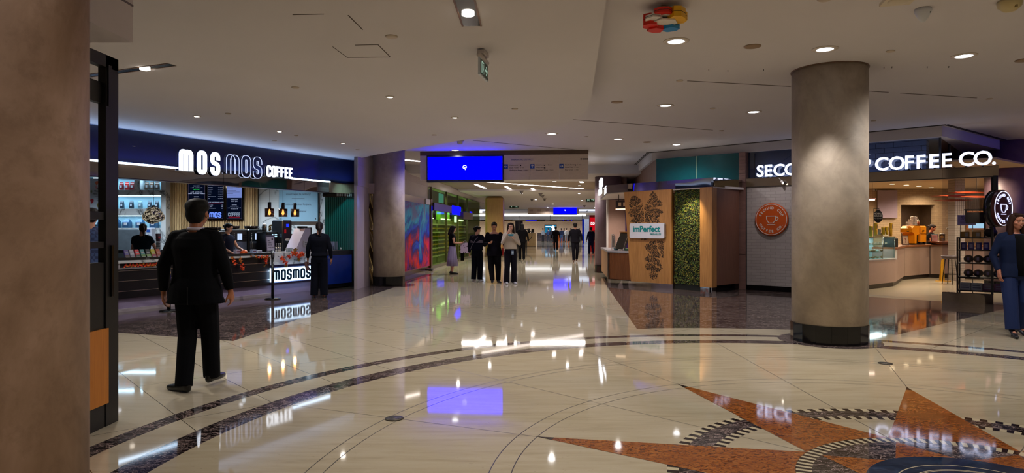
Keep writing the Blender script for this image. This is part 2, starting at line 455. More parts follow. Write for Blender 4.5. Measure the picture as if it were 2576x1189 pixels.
# shop floor of small pale tiles inside the right-hand coffee shop
fb.mi = 8
e0 = SA+SD*1.9+Vector((-SD.y, SD.x))*.02; inn = Vector((-SD.y, SD.x))
flat([tuple(e0), tuple(e0+SD*9), tuple(e0+SD*9+inn*11), tuple(e0-SD*2.2+inn*11), tuple(e0-SD*2.2+inn*.4)], 3)
fb.mi = 5
q0 = e0+inn*.35
for off in (.0, .07): seam(tuple(q0+inn*off+SD*.1), tuple(q0+inn*off+SD*1.9), .03, 4)
def mk_hex():
    n = NT('small_pale_tiles'); k = n.n('TexVoronoi'); n.l(n.co((28, 28, 28)), k.inputs[0]); k.feature = 'DISTANCE_TO_EDGE'
    k.inputs['Randomness'].default_value = .15
    n.set(n.ramp(k.outputs[0], [(.02, '#8a7e6c'), (.08, '#c0b49c')]), .2); return n.m
S('floor', fb, [TRAVO, TRAV, DARKM, CREAM, ORANGE, SEAM, DKTILE, NAVYM, mk_hex()])
for px, py in ((992, 1053), (2227, 914)):
    X, Y = fl(px, py); b = MB(); b.cyl((0, 0, .0045), .075, .003, 24); b.mi = 1
    for k in (.055, .035): b.disc((0, 0), k, .0078, 24, 0, 2*PI-.0001, k-.01)
    one('floor_drain', b, [plain('#4a4238', .4, .6), BLACK], 'round metal floor drain on the %s side of the compass mosaic' % ('left' if px < 1500 else 'far right'), 'drain', (X, Y, 0), 0, 'floor drains')

# ============================================================ CEILINGS
low = [(.1, -9), (.77, 5.33), (.87, 6.45), (1.14, 9.4), (1.17, 10.5), (1.0, 11.3), (.62, 12.2), (.09, 12.75), (-.89, 13.5), (-2.57, 15.4), (-3.48, 16.4), (-4.35, 17.65), (-15, 17.65), (-15, -9)]
def ceil(poly, z0, z1, m=None): b = MB(); b.prism(poly, z0, z1); S('ceiling', b, m or CEIL)
class _CB:
    def prism(s, *a): ceil(*a)
cb = _CB()
cb.prism(low, HL, HU)
cb.prism([(-18, -9), (26, -9), (26, 24.5), (-18, 24.5)], HU, HU+.2)
# corridor ceilings
cb.prism([(-3.9, 20.4), (-3.65, 20.4), (-1.0, 52), (-1.4, 52)], 3.19, HC+.1)          # cove along the left wall
cb.prism([(-3.6, 22), (20, 22), (20, 25.6), (-3.2, 25.6)], HC, HU)
cb.prism([(-2.6, 31.6), (24, 31.6), (24, 60), (-2.6, 60)], HC, HU)
cb.prism([(-30, 80), (30, 80), (30, 100), (-30, 100)], 3.64, 3.9)
cb.prism([(-30, 60), (30, 60), (30, 60.3), (-30, 60.3)], 3.42, 5.2)
ceil([(-3.2, 25.6), (20, 25.6), (20, 31.6), (-2.6, 31.6)], HC+.07, HU, CEILD)            # recessed brown field with the light lines
# bulkhead over the right-hand shops
bk = [(3.99, 18.6), (9.08, 13.77), (11.95, 16.0), (22, 23.7), (22, 34), (5.25, 34)]
b = MB(); b.prism(bk, 3.5, HU+.01); b.mi = 1
for off in (.0, .03):
    for p, q in ((bk[0], bk[1]), (bk[1], bk[2]), (bk[5], bk[0])):
        p = Vector(p); q = Vector(q); d = (q-p).normalized(); n = Vector((-d.y, d.x))*-1
        b.seg(p+n*(.10+off*1.6)-d*.1, q+n*(.10+off*1.6)+d*.1, HU-.012, HU+.001, .018)
S('trim_1', b, [CEIL, plain('#2c241e', .8, vary=0)])
# pale soffit box over the near left pillar
b = MB(); X0 = -3.0
b.bm((-9, -2, 2.96), (-2.92, 5.02, HL+.005)); b.mi = 1; b.bm((-2.935, -2, 3.235), (-2.915, 5.02, 3.25)); b.bm((-9, 5.0, 3.235), (-2.92, 5.025, 3.25))
S('trim_2', b, [plain('#c4bcc0', .8, vary=.02), plain('#6a6068', .8, vary=0)])
# fine movement joints and access panels in the ceiling
b = MB()
def cline(x0, y0, x1, y1, h, w=.012):
    p, q = ce(x0, y0, h), ce(x1, y1, h); p = Vector(p[:2]); q = Vector(q[:2]); n = (q-p).normalized(); n = Vector((-n.y, n.x))
    b.prism([tuple(p-n*w/2), tuple(q-n*w/2), tuple(q+n*w/2), tuple(p+n*w/2)], h-.004, h)
cline(1729, 203, 1989, 217, HU, .02); cline(2184, 229, 2235, 232, HU, .02); cline(2265, 234, 2457, 246, HU, .02)
cline(1440, 300, 1793, 327, HU, .025); cline(1190, 353, 1480, 379, HU, .03)
cline(893, 113, 951, 112, HL, .008); cline(951, 112, 981, 142, HL, .008); cline(873, 144.5, 981, 143, HL, .005); cline(837, 117, 873, 144, HL, .004)
cline(736, 36.5, 815, 35, HL, .005); cline(876, 38, 912, 74, HL, .008)
S('trim_3', b, plain('#4a3e34', .9, vary=0))

# ============================================================ ROOM WALLS that close the place
b = MB()
b.bm((-15.2, -9, 0), (-15, 24.5, HU))
S('wall_left', b, plain('#8a7c6c', .8))
b = MB(); b.bm((16, -9, 0), (16.2, 16.5, HU))
S('wall_right', b, plain('#9a8c7c', .8)); b = MB(); b.seg((16, 16.4), (19.6, 24.2), 0, HU, -.2); S('wall_right', b, plain('#9a8470', .8))
b = MB(); b.bm((-15, -9.2, 0), (16, -9, HU))
S('wall_behind', b, plain('#8c7c6c', .8))

# ============================================================ COLUMNS
def column(name, c, r, h, base_h, mat, label, facets=16, seam_a=None):
    t = T(name, label, 'column', (c[0], c[1], 0), 0)
    b = MB(); b.cyl((0, 0, base_h), r, h-base_h-.012, 64); P('shaft', b, mat, t)
    b = MB()
    for i in range(facets):
        a0 = 2*PI*(i+.006)/facets; a1 = 2*PI*(i+.994)/facets
        b.prism([((r+.012)*math.cos(a0), (r+.012)*math.sin(a0)), ((r+.012)*math.cos(a1), (r+.012)*math.sin(a1)), ((r-.05)*math.cos(a1), (r-.05)*math.sin(a1)), ((r-.05)*math.cos(a0), (r-.05)*math.sin(a0))], .0, base_h)
    P('plinth', b, BLACKG, t)
    b = MB(); b.cyl((0, 0, h-.012), r+.012, .012, 64); P('collar', b, plain('#5a3c28', .5), t)
    return t
column('column', (4.37, 8.98), .48, HU, .25, PLASTER, 'large round plaster column with a black stone base in front of the right coffee shop')
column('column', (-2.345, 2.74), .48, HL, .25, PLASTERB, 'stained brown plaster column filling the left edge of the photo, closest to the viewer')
column('column', (-3.38, 17.9), .43, HU, .26, PLASTER, 'round grey plaster column between the teal glass and the colourful mural')
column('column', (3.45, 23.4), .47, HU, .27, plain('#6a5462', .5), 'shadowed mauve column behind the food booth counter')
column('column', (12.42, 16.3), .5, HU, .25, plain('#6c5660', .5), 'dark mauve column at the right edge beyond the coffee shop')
# ============================================================ CEILING FIXTURES
LAMPM = emit('#fff2e0', 9); LAMPC = emit('#f0f4ff', 7); RIMW = plain('#c8bcae', .5, vary=0); DISCM = plain('#b4a696', .6, vary=0)
def dn(x, y, h, r, label, power, trim=.035, lamp=None):
    p = ce(x, y, h)
    t = T('ceiling_downlight', label, 'ceiling light', (p.x, p.y, h), 0, 'recessed downlights in the white ceiling')
    b = MB(); b.lathe([(r+trim, -.001), (r+trim, -.006), (r, -.012), (r, -.002)], (0, 0, 0), 28); P('trim_ring', b, RIMW, t)
    b = MB(); b.lathe([(r*.97, -.003), (r*.97, -.006), (r*.5, -.014), (.002, -.017)], (0, 0, 0), 24); P('lens', b, lamp or LAMPM, t)
    if power: spot((p.x, p.y, h-.03), power, (1, .93, .84) if lamp is None else (1, .94, .88), *((1.36, .45, .10) if (x, y) == (2075, 123) else ()))
    return t
big = [(1701, 103, 'bright round downlight just below the coloured ceiling device'), (2075, 123, 'round downlight directly above the big right column'),
       (2425, 140, 'round downlight nearest the right edge of the ceiling'), (1674, 265, 'round downlight left of centre in the second row of the right ceiling'),
       (1896, 281, 'round downlight just left of the big right column'), (1388, 336, 'small round downlight above the middle of the direction sign'),
       (1555, 349, 'small round downlight over the right end of the direction sign'), (1702, 363, 'small round downlight close to the bulkhead above the food booth'),
       (1145, 377, 'small downlight just above the blue screen')]
for x, y, l in big: dn(x, y, HU, .10, l, (170 if y < 300 else 240) if x != 2075 else 215, .05, LAMPC)
sm = [(495, 292, 'small bright downlight at the left of the ceiling above the glowing coffee sign'), (703, 330, 'small bright downlight in front of the outlined letters'),
      (863, 360, 'small bright downlight nearest the right end of the navy fascia'), (981, 243, 'small bright downlight in the middle of the lower ceiling'),
      (1144, 295, 'small bright downlight between the exit sign and the blue screen')]
for x, y, l in sm: dn(x, y, HL, .045, l, 130, .02)
def dull(x, y, h, r, label, name='round_ceiling_plate', cat='ceiling plate', mat=None):
    p = ce(x, y, h); b = MB(); b.lathe([(r, 0), (r, -.008), (r*.8, -.014), (.001, -.015)], (0, 0, 0), 24)
    return one(name, b, mat or DISCM, label, cat, (p.x, p.y, h), 0, 'unlit round caps on the ceiling')
for x, y, r, l in ((743, 219, .05, 'unlit pale cap alone in the left ceiling above the downlights'), (985, 91, .06, 'unlit pale cap near the top centre of the ceiling'),
                (574, 285, .045, 'faint cap right of the leftmost small downlight'), (690, 353, .05, 'dull cap just above the outlined sign letters'), (745, 340, .04, 'dull cap right of the downlight over the outlined letters'),
                (1295, 273, .05, 'dull cap on the lower ceiling right of the exit sign'), (1092, 339, .05, 'bluish cap on the lower ceiling above the blue screen'), (900, 376, .05, 'dull cap beyond the rightmost small downlight on the left')):
    dull(x, y, HL, r, l)
for x, y, l in ((2240, 128, 'small cap right of the big column top'), (1710, 202, 'small cap at the left end of the long ceiling joint'), (1793, 272, 'small cap between two round downlights in the second row'),
                (2488, 248, 'small cap far right in the ceiling above the lit coffee sign'), (2197, 303, 'small cap just right of the big column above the bulkhead'), (1815, 328, 'small cap at the right end of the lower ceiling joint'),
                (1475, 343, 'small cap between the two small downlights over the direction sign')):
    dull(x, y, HU, .05, l)
for x, y, l in ((1893, 116, 'brown round ceiling speaker between the two nearest downlights'), (1552, 256, 'brown round ceiling speaker right of the ceiling step'),
                (1299, 328, 'brown round ceiling speaker over the blue glow'), (1628, 357, 'brown round ceiling speaker above the corner of the bulkhead'), (2576, 151, 'brown round ceiling speaker cut by the right edge')):
    o = dull(x, y, HU, .10, l, 'ceiling_speaker', 'speaker', plain('#8a7258', .6, vary=0)); o['group'] = 'ceiling speakers'
# black slots with one lamp each
def slot(c, d, L, w, h, label, lamp_at):
    n = Vector((-d.y, d.x)); t = T('recessed_light_slot', label, 'ceiling light', (c.x, c.y, h))
    b = MB()
    def q(a, e): v = d*a+n*e; return (v.x, v.y)
    b.prism([q(-L/2, -w/2), q(L/2, -w/2), q(L/2, w/2), q(-L/2, w/2)], -.003, -.001); P('slot_panel', b, BLACKG, t)
    b = MB()
    for e in (-w/2, w/2): b.prism([q(-L/2, e-.008), q(L/2, e-.008), q(L/2, e+.008), q(-L/2, e+.008)], -.006, -.001)
    P('edge_trim', b, plain('#6a4a2c', .5, vary=0), t)
    v = d*lamp_at; b = MB(); b.lathe([(.055, -.004), (.055, -.02), (.03, -.028), (.001, -.03)], (v.x, v.y, 0), 20); P('lamp', b, emit('#fff6e8', 14), t)
    spot((c.x+v.x, c.y+v.y, h-.08), 170)
a_, b_ = ce(1187, 65, HL), ce(1150, -60, HL); d_ = Vector((a_.x-b_.x, a_.y-b_.y)).normalized(); c_ = Vector((a_.x, a_.y))-d_*1.0
slot(c_, d_, 2.0, .17, HL, 'black ceiling slot with one lamp at the top centre of the photo', .64)
a_, b_ = ce(432, 162, HL), ce(290, 181, HL); d_ = Vector((a_.x-b_.x, a_.y-b_.y)).normalized(); c_ = Vector((a_.x, a_.y))-d_*.85
slot(c_, d_, 1.7, .11, HL, 'black ceiling slot with one lamp beside the near left pillar', .42)
# more of the same downlights over the parts of the hall behind and beside the viewer
k = 0
for X in (-5.5, -2.2, 1.2, 4.6, 8.0, 11.5):
    for Y in (-5.5, -1.5, 2.3):
        h = HL if X < .3 else HU
        p = Vector((X, Y, h))
        if X < -4 and Y > 1: continue
        t = T('ceiling_downlight', 'round downlight over the part of the hall behind the viewer', 'ceiling light', p, 0, 'downlights behind the viewer')
        b = MB(); b.lathe([(.13, -.001), (.13, -.006), (.1, -.012), (.1, -.002)], (0, 0, 0), 20); P('trim_ring', b, RIMW, t)
        b = MB(); b.lathe([(.09, -.003), (.09, -.01), (.002, -.014)], (0, 0, 0), 20); P('lens', b, LAMPC, t)
        spot(p-Vector((0, 0, .06)), 150)
for X, Y in ((7.2, 7.4), (9.5, 9.0), (-5.6, 6.3)):
    h = HL if X < .3 else HU
    spot((X, Y, h-.05), 130)
# exit signs
def exit_sign(p, rz, s, label, arrow=-1):
    t = T('exit_sign', label, 'exit sign', p, rz)
    b = MB(); b.box((0, 0, 0), (.50*s, .03*s, .24*s)); P('frame', b, plain('#b8c0c8', .4, vary=0), t)
    for sy in (-1, 1):
        b = MB(); b.box((0, sy*.017*s, 0), (.46*s, .004, .20*s)); b.mi = 1; y = sy*.021*s; g = 1
        b.box((.11*s*-arrow, y, 0), (.13*s, .003, .16*s)); b.mi = 0; b.box((.11*s*-arrow, y*1.08, -.01*s), (.09*s, .003, .14*s)); b.mi = 1
        b.ribbon([(.12*s*-arrow, .03*s), (.1*s*-arrow, -.02*s), (.13*s*-arrow, -.06*s)], .02*s, y*1.15-.002, y*1.15+.002)
        b.ribbon([(-.02*s*-arrow, 0), (-.17*s*-arrow, 0)], .025*s, y-.002, y+.002)
        b.ribbon([(-.11*s*-arrow, .06*s), (-.17*s*-arrow, 0), (-.11*s*-arrow, -.06*s)], .025*s, y-.002, y+.002)
        P('face_plate', b, [plain('#10402c', .4, vary=0), emit('#b8d8c0', .55)], t)
    b = MB(); b.cyl((0, 0, .12*s), .022*s, .1*s, 10); b.tube([(-.25*s, 0, .15*s), (.25*s, 0, .15*s)], .035*s, 12); b.box((0, 0, .22*s), (.3*s, .1*s, .05*s)); P('mount', b, plain('#b8b0ac', .5, vary=0), t)
    return t
exit_sign(Vector((-.304, 6.86, HL-.195)), math.radians(79.8), .75, 'green exit sign seen nearly edge-on hanging from the near ceiling', 1)
exit_sign(at(1293, 518, 52), 0, 1.5, 'small green exit sign on the left of the corridor, beside the far direction sign', -1)
exit_sign(at(1486, 502, 40), 0, 1.25, 'green exit sign high at the right side of the corridor', 1)
for x, y, d, s_ in ((1293, 518, 52, 1.5), (1486, 502, 40, 1.25)):
    pass
# colourful ceiling device of stacked panels
p = ce(1672, 16, HU); t = T('coloured_ceiling_device', 'red, yellow, blue and white folded panel device hanging from the ceiling', 'ceiling device', (p.x, p.y, HU), .1)
def hexslab(R, z0, z1, a0=0, n=6, c=(0, 0)): return [(c[0]+R*math.cos(a0+2*PI*i/n), c[1]+R*math.sin(a0+2*PI*i/n)) for i in range(n)], z0, z1
b = MB(); b.cyl((0, 0, -.09), .016, .09, 10); b.box((-.02, -.0, -.045), (.04, .03, .09)); P('hanger', b, plain('#b89a78', .5), t)
b = MB(); b.prism(*hexslab(.13, -.165, -.155)); P('bottom_plate', b, plain('#d8d0c4', .4, vary=0), t)
b = MB(); b.prism(*hexslab(.14, -.125, -.075, .3)); P('core', b, plain('#e0dcd8', .5, vary=0), t)
RD, YE, BL, WH = '#d01c08', '#e0a80c', '#1484c8', '#dcd8d4'
for col, a, z0, z1, nm in ((RD, 2.73, -.185, -.075, 'left red panel'), (RD, 1.93, -.20, -.135, 'lower red panel'), (WH, 3.53, -.15, -.115, 'left white panel'), (YE, 5.33, -.155, -.055, 'yellow panel'), (YE, 6.13, -.15, -.07, 'right yellow panel'),
                           (BL, .83, -.195, -.125, 'blue panel'), (WH, .28, -.125, -.09, 'right white panel'), (RD, 4.28, -.12, -.07, 'rear red panel')):
    b = MB(); ca, sa = math.cos(a), math.sin(a); pts = [(.07, -.05), (.17, -.085), (.215, -.03), (.20, .06), (.13, .085), (.07, .05)]
    b.prism([(x*ca-y*sa, x*sa+y*ca) for x, y in pts], z0, z1); b.mi = 1; zm = (z0+z1)/2
    b.prism([(x*1.01*ca-y*1.01*sa, x*1.01*sa+y*1.01*ca) for x, y in pts], zm-.002, zm+.002); P('side_panel', b, [plain(col, .35, vary=.05), BLACK], t, nm)
# detectors and cameras on the near right ceiling
p = ce(2322, 22, HU); b = MB(); b.lathe([(.075, 0), (.078, -.03), (.05, -.09), (.02, -.13), (.001, -.135)], (0, 0, 0), 20); b.mi = 1; b.ell((.035, -.055, -.05), (.008, .008, .008), 8, 6)
one('motion_detector', b, [plain('#c8ccd4', .4, vary=0), BLACK], 'white conical motion detector on the near right ceiling', 'detector', (p.x, p.y, HU))
p = ce(2540, 2, HU); t = T('dome_camera', 'cream dome camera at the top right corner', 'camera', (p.x, p.y, HU))
b = MB(); b.lathe([(.1, 0), (.105, -.02), (.095, -.06), (.05, -.1), (.001, -.11)], (0, 0, 0), 24); P('dome', b, plain('#c0b080', .3, vary=0), t)
b = MB(); b.box((0, -.06, -.06), (.02, .06, .05)); P('lens_slit', b, plain('#8a7a50', .4), t)
p = ce(2262, -5, HU); b = MB(); b.prism([(-.16, -.1), (.1, -.16), (.16, .1), (-.1, .16)], -.03, 0); b.ell((0, 0, -.03), (.1, .1, .025))
one('ceiling_sensor_box', b, plain('#c4b8a0', .5, vary=0), 'cream square sensor box cut by the top edge of the photo', 'sensor', (p.x, p.y, HU))
p = ce(2075, -4, HU); b = MB(); b.lathe([(.07, 0), (.07, -.01), (.05, -.02), (.001, -.02)], (0, 0, 0), 20)
one('round_ceiling_plate', b, DISCM, 'grey cap cut by the top edge right of centre', 'ceiling plate', (p.x, p.y, HU), 0, 'unlit round caps on the ceiling')
for x, y, d, l in ((1157, 357, 16.3, 'white detector hanging just above the blue screen'),):
    p = ce(x, y-4, HU); b = MB(); b.lathe([(.11, 0), (.11, -.02), (.07, -.03), (.07, -.07), (.04, -.1), (.001, -.1)], (0, 0, 0), 20)
    one('smoke_detector', b, plain('#a8a0b0', .4, vary=0), l, 'detector', (p.x, p.y, HU))
# line of tiny screws
random.seed(3)
for i, (x, y) in enumerate(((1783, 174), (1831, 176), (1921, 174), (2224, 168), (2244, 167), (2333, 167), (2387, 166))):
    p = ce(x, y, HU); b = MB(); b.tube([(0, 0, 0), (.004, .01, -.022)], .004, 6)
    one('ceiling_hook', b, BLACK, 'tiny dark hook left in the near ceiling on one line with others', 'hook', (p.x, p.y, HU), 0, 'tiny hooks in one line across the ceiling')

# ============================================================ WAYFINDING SIGNS
def wayfinder(c, rz, k, screen_left, label, detail):
    # width 4.9 m at k = 1; local x runs along the sign, front faces -y
    t = T('direction_sign', label, 'sign', c, rz)
    Wd, Hh = 4.92*k, .72*k
    pans = [(.0, .22), (2.36, 3.10), (3.10, 3.90), (3.90, 4.70)] if screen_left else [(4.92-.22, 4.92), (4.92-3.10, 4.92-2.36), (1.02, 1.82), (.22, 1.02)]
    pans = [(-2.46+a, -2.46+b_) for a, b_ in pans]
    m = plain('#c8b8aa', .35, .25, vary=.06, stretch=(1, 1, 6))
    for a, b_ in pans:
        b = MB(); b.bm((a*k+.004, 0, -.69*k), (b_*k-.004, .12*k, .0)); P('steel_panel', b, m, t)
    b = MB(); b.bm((-Wd/2+.0, .01, 0), (Wd/2-.22*k, .11*k, (.12 if k == 1 else -.06)*k)); P('top_rail', b, plain('#5a4638', .5), t)
    sx0, sx1 = (.20-2.46, 2.36-2.46) if screen_left else (2.46-2.36, 2.46-.20)
    b = MB(); b.bm((sx0*k, -.05*k, -.745*k), (sx1*k, .13*k, .005*k)); scr = P('screen_housing', b, plain('#05051a', .3), t)
    b = MB(); b.bm((sx0*k+.035*k, -.056*k, -.685*k), (sx1*k-.035*k, -.05*k, -.045*k)); P('display', b, BLUE, scr, 'glowing plain blue display')
    b = MB(); cx = (sx0+sx1)/2*k
    b.ribbon([(cx-.035*k, -.375*k), (cx-.055*k, -.33*k), (cx-.03*k, -.29*k), (cx+.03*k, -.29*k), (cx+.05*k, -.33*k), (cx+.01*k, -.40*k), (cx-.01*k, -.35*k), (cx+.02*k, -.345*k)], .02*k, -.06*k, -.056*k)
    P('screen_mark', b, emit('#ffffff', 1.2), scr)
    if detail:
        bb = MB(); tx = MB(); y = -.003
        def arrow(x, z, di):
            bb.mi = 0; bb.bm((x-.06, y-.004, z-.06), (x+.06, y, z+.06)); bb.mi = 1; dx, dz = di; w = .014
            bb.ribbon([(x-dx*.04, z-dz*.04), (x+dx*.04, z+dz*.04)], w, y-.007, y-.004)
            bb.ribbon([(x+dx*.005+dz*.035, z+dz*.005-dx*.035), (x+dx*.04, z+dz*.04), (x+dx*.005-dz*.035, z+dz*.005+dx*.035)], w, y-.007, y-.004)
        for (x, lines, di) in ((-.04, ('Washrooms', 'South Tower   2 min', 'Wellington Street   3 min'), (-1, 0)), (.70, ('West Tower     2 min', 'West Parking', 'Streetcars Street   2 min'), (0, 1)), (1.50, ('North Tower     1 min', 'Scotia Place  2 min', 'King Street   2 min'), (1, 0))):
            arrow(x, -.32, di)
            for i, l in enumerate(lines): tx.text(l, .034, x+.1, -.30-i*.07, y, .003, align='LEFT')
        b2 = MB(); b2.text('FINANCIAL DISTRICT', .045, .12, -.155, y, .003, align='LEFT'); P('blue_heading', b2, plain('#3c4ca0', .5, vary=0), t)
        P('arrow_plate', bb, [plain('#1848a0', .4, vary=0), WHITE], t); P('lettering', tx, plain('#3a3030', .5, vary=0), t)
        b3 = MB()
        for i in range(4): b3.bm((2.02+i*.055, y-.003, -.15), (2.062+i*.055, y, -.115))
        b3.bm((.36, y-.003, -.31), (.39, y, -.28)); b3.bm((1.02, y-.003, -.31), (1.05, y, -.28)); b3.bm((1.02, y-.003, -.38), (1.05, y, -.35)); b3.bm((1.87, y-.003, -.31), (1.9, y, -.28))
        P('pictogram', b3, plain('#1c1818', .5, vary=0), t)
    else:
        b3 = MB()
        for i in range(3):
            for j in range(3): b3.bm(((-2.1+i*.75)*k, -.004, (-.30-j*.1)*k), ((-1.75+i*.75)*k, -.001, (-.27-j*.1)*k))
        P('lettering', b3, plain('#4a4040', .5, vary=0), t)
    return t
BLUE = emit('#0000ff', 8)
pc = at(1276, 388, 18.1)
wayfinder(Vector((pc.x, 18.1, 3.60)), math.radians(-4.8), 1.0, True, 'wide hanging direction sign with a glowing blue screen at its left end', True)
pc2 = at(1389, 529, 56)
wayfinder(Vector((pc2.x, 56, 3.52)), math.radians(-2), 4.6/4.92, False, 'far direction sign with a small blue screen at its right end', False)

wayfinder(Vector((11.9, 10.6, 3.60)), math.radians(157), 1.0, True, 'direction sign hanging just beyond the right edge, its blue screen facing the coffee shop', False)
# ============================================================ LEFT COFFEE SHOP (navy fascia)
def LM(s, y=0, z=0): return on(MA, MD, s, y, z)
sL, sR = -4.6, ms(830); sE = ms(891)
t = T('shop_fascia', 'long navy coffee shop fascia with glowing letters under the low ceiling', 'shop front', LM(0), MRZ)
b = MB(); b.bm((sL, 0, 2.76), (sE, .25, HL)); P('navy_panel', b, NAVY, t)
b = MB(); b.bm((sL, -.02, 2.745), (ms(447), .02, 2.775)); P('light_strip', b, emit('#c8e4ff', 7), t); b = MB(); b.bm((ms(737), -.02, 2.745), (sR, .02, 2.775)); P('light_strip', b, emit('#c8e4ff', 7), t)
b = MB(); 
ed = [sL, ms(300)-.02, ms(565), ms(768), sR]
for i in range(4): b.bm((ed[i]+.004, .03, 2.49), (ed[i+1]-.004, .2, 2.745))
P('mirror_band', b, MIRROR, t)
b = MB(); b.bm((sL, .02, 2.475), (sR, .22, 2.49)); P('lower_rail', b, plain('#584c54', .3, 1), t)
b = MB(); b.bm((sR, .03, 2.49), (sE+.25, .2, 2.755)); P('pale_end_panel', b, plain('#8a7c6c', .35), t)
b = MB(); b.bm((sL, -.004, HL-.014), (sE, .0, HL)); P('top_trim', b, plain('#8898b8', .3, vary=0), t)
# letters, built from strokes
def let(ch):
    R = .5
    def arc(cx, cz, rx, rz, a0, a1, n=6): return [(cx+rx*math.cos(math.radians(a0+(a1-a0)*i/n)), cz+rz*math.sin(math.radians(a0+(a1-a0)*i/n))) for i in range(n+1)]
    if ch == 'm': return [([(0, 0), (0, .82)]+arc(.16, .82, .16, .14, 180, 90, 4)+arc(.30, .78, .12, .18, 90, 0, 4)[1:]+[(.42, 0)]), ([(.42, .78)]+arc(.54, .78, .12, .18, 180, 90, 4)[1:]+arc(.66, .78, .18, .18, 90, 0, 4)[1:]+[(.84, 0)])], .84
    if ch == 'O': return [('c', arc(.18, .82, .18, .18, 180, 90, 4)+arc(.34, .82, .18, .18, 90, 0, 4)+arc(.34, .18, .18, .18, 0, -90, 4)+arc(.18, .18, .18, .18, 270, 180, 4))], .52
    if ch == 'S': return [(arc(.50, .82, 0, 0, 0, 0, 1)[:1] and [(.52, .70)]+arc(.34, .82, .18, .18, 0, 90, 4)+arc(.18, .82, .18, .18, 90, 180, 4)+arc(.18, .68, .18, .15, 180, 270, 4)+arc(.34, .34, .18, .15, 90, 0, 4)+arc(.34, .18, .18, .18, 0, -90, 4)+arc(.18, .18, .18, .18, 270, 180, 4)+[(0, .30)])], .52
    if ch == 'C': return [([(.50, .68)]+arc(.34, .82, .16, .18, 0, 90, 4)+arc(.18, .82, .18, .18, 90, 180, 4)+arc(.18, .18, .18, .18, 180, 270, 4)+arc(.34, .18, .16, .18, 270, 360, 4)+[(.50, .32)])], .5
    if ch == 'F': return [[(.44, 1), (0, 1), (0, 0)], [(0, .54), (.38, .54)]], .44
    if ch == 'E': return [[(.44, 1), (0, 1), (0, 0), (.44, 0)], [(0, .52), (.38, .52)]], .44
def word(mb, txt, x0, x1, z0, h, w, y0, y1, outline=False, gap=.30):
    ws = [let(c)[1] for c in txt]; tot = sum(ws)+gap*(len(ws)-1); k = (x1-x0)/tot; x = x0
    for c, wd in zip(txt, ws):
        st, _ = let(c)
        for pts in st:
            cl = False
            if pts[0] == 'c': cl = True; pts = pts[1]
            q = [(x+a*k, z0+b_*h) for a, b_ in pts]
            if not outline: mb.ribbon(q, w, y0, y1, cl)
            else:
                n = len(q)
                for sg in (-1, 1):
                    o = []
                    for i in range(n):
                        a = Vector(q[i-1]) if (i > 0 or cl) else Vector(q[0]); b_ = Vector(q[(i+1) % n]) if (i < n-1 or cl) else Vector(q[-1])
                        if (b_-a).length < 1e-6: continue
                        d = (b_-a).normalized(); o.append((q[i][0]-d.y*w/2*sg, q[i][1]+d.x*w/2*sg))
                    mb.ribbon(o, .012, y0, y1, cl)
        x += (wd+gap)*k
LETW = emit('#eef4ff', 2.6)
b = MB(); word(b, 'mOS', ms(448)+.046, ms(551.5)-.046, 2.715, .40, .088, -.035, -.02, gap=.67); P('lit_letters', b, LETW, t, 'solid white glowing letters')
b = MB(); word(b, 'mOS', ms(448)+.046, ms(551.5)-.046, 2.715, .40, .106, -.02, -.01, gap=.67); P('letter_back', b, plain('#1c2c60', .3), t)
b = MB(); word(b, 'mOS', ms(567)+.05, ms(656)-.05, 2.735, .38, .10, -.04, -.025, True, .64); P('outlined_letters', b, emit('#c8d4ff', 1.0), t, 'dark letters with thin glowing outlines')
b = MB(); word(b, 'mOS', ms(567)+.05, ms(656)-.05, 2.735, .38, .09, -.03, -.01, gap=.64); P('dark_letter_body', b, plain('#081436', .4), t)
b = MB(); word(b, 'COFFEE', ms(668)+.03, ms(735)-.03, 2.765, .22, .042, -.04, -.02); P('small_lit_letters', b, LETW, t)
b = MB(); word(b, 'COFFEE', ms(668)+.03, ms(735)-.03, 2.765, .22, .056, -.02, -.01); P('small_letter_back', b, plain('#1c2c60', .3), t)
area(LM(2.0, -.12, 2.80), .06, 9.4, 30, (.36, .58, 1), (PI, 0, MRZ-PI/2))
for s_ in (1.0, 3.2): pass
# interior shell of the shop
YB = 18.5
b = MB(); b.bm((-14, YB+.01, 0), (-4.92, YB+.2, 3.0)); S('wall_back', b, WMARB)
b = MB(); b.prism([tuple(LM(sL, .25)[:2]), tuple(LM(sE, .25)[:2]), (-4.3, 18.7), (-14, 18.7), (-14, 8)], 3.0, 3.05); S('trim_4', b, WHITE)
b = MB(); b.bm((-4.3, 18.75, 0), (-4.22, 24.5, HU)); b.bm((-4.3, 17.7, 2.78), (-4.22, 18.75, HU)); b.bm((-4.6, 17.64, 2.5), (-3.3, 17.7, 2.78)); S('trim_5', b, plain('#9a8a90', .7))
for x in (-11.2, -9.8, -8.4, -7.0, -5.9):
    t = T('shop_downlight', 'cool white downlight over the left coffee shop counter', 'ceiling light', (x, 16.0+(x+11.2)*.2, 3.0), 0, 'downlights inside the left coffee shop')
    b = MB(); b.lathe([(.08, 0), (.08, -.01), (.05, -.014), (.05, -.004)], (0, 0, 0), 16); P('trim_ring', b, RIMW, t)
    b = MB(); b.lathe([(.05, -.003), (.05, -.012), (.001, -.014)], (0, 0, 0), 16); P('lens', b, LAMPC, t)
    spot((x, 16.6+(x+11.2)*.1, 2.92), 130, (.75, .88, 1), 2.7)
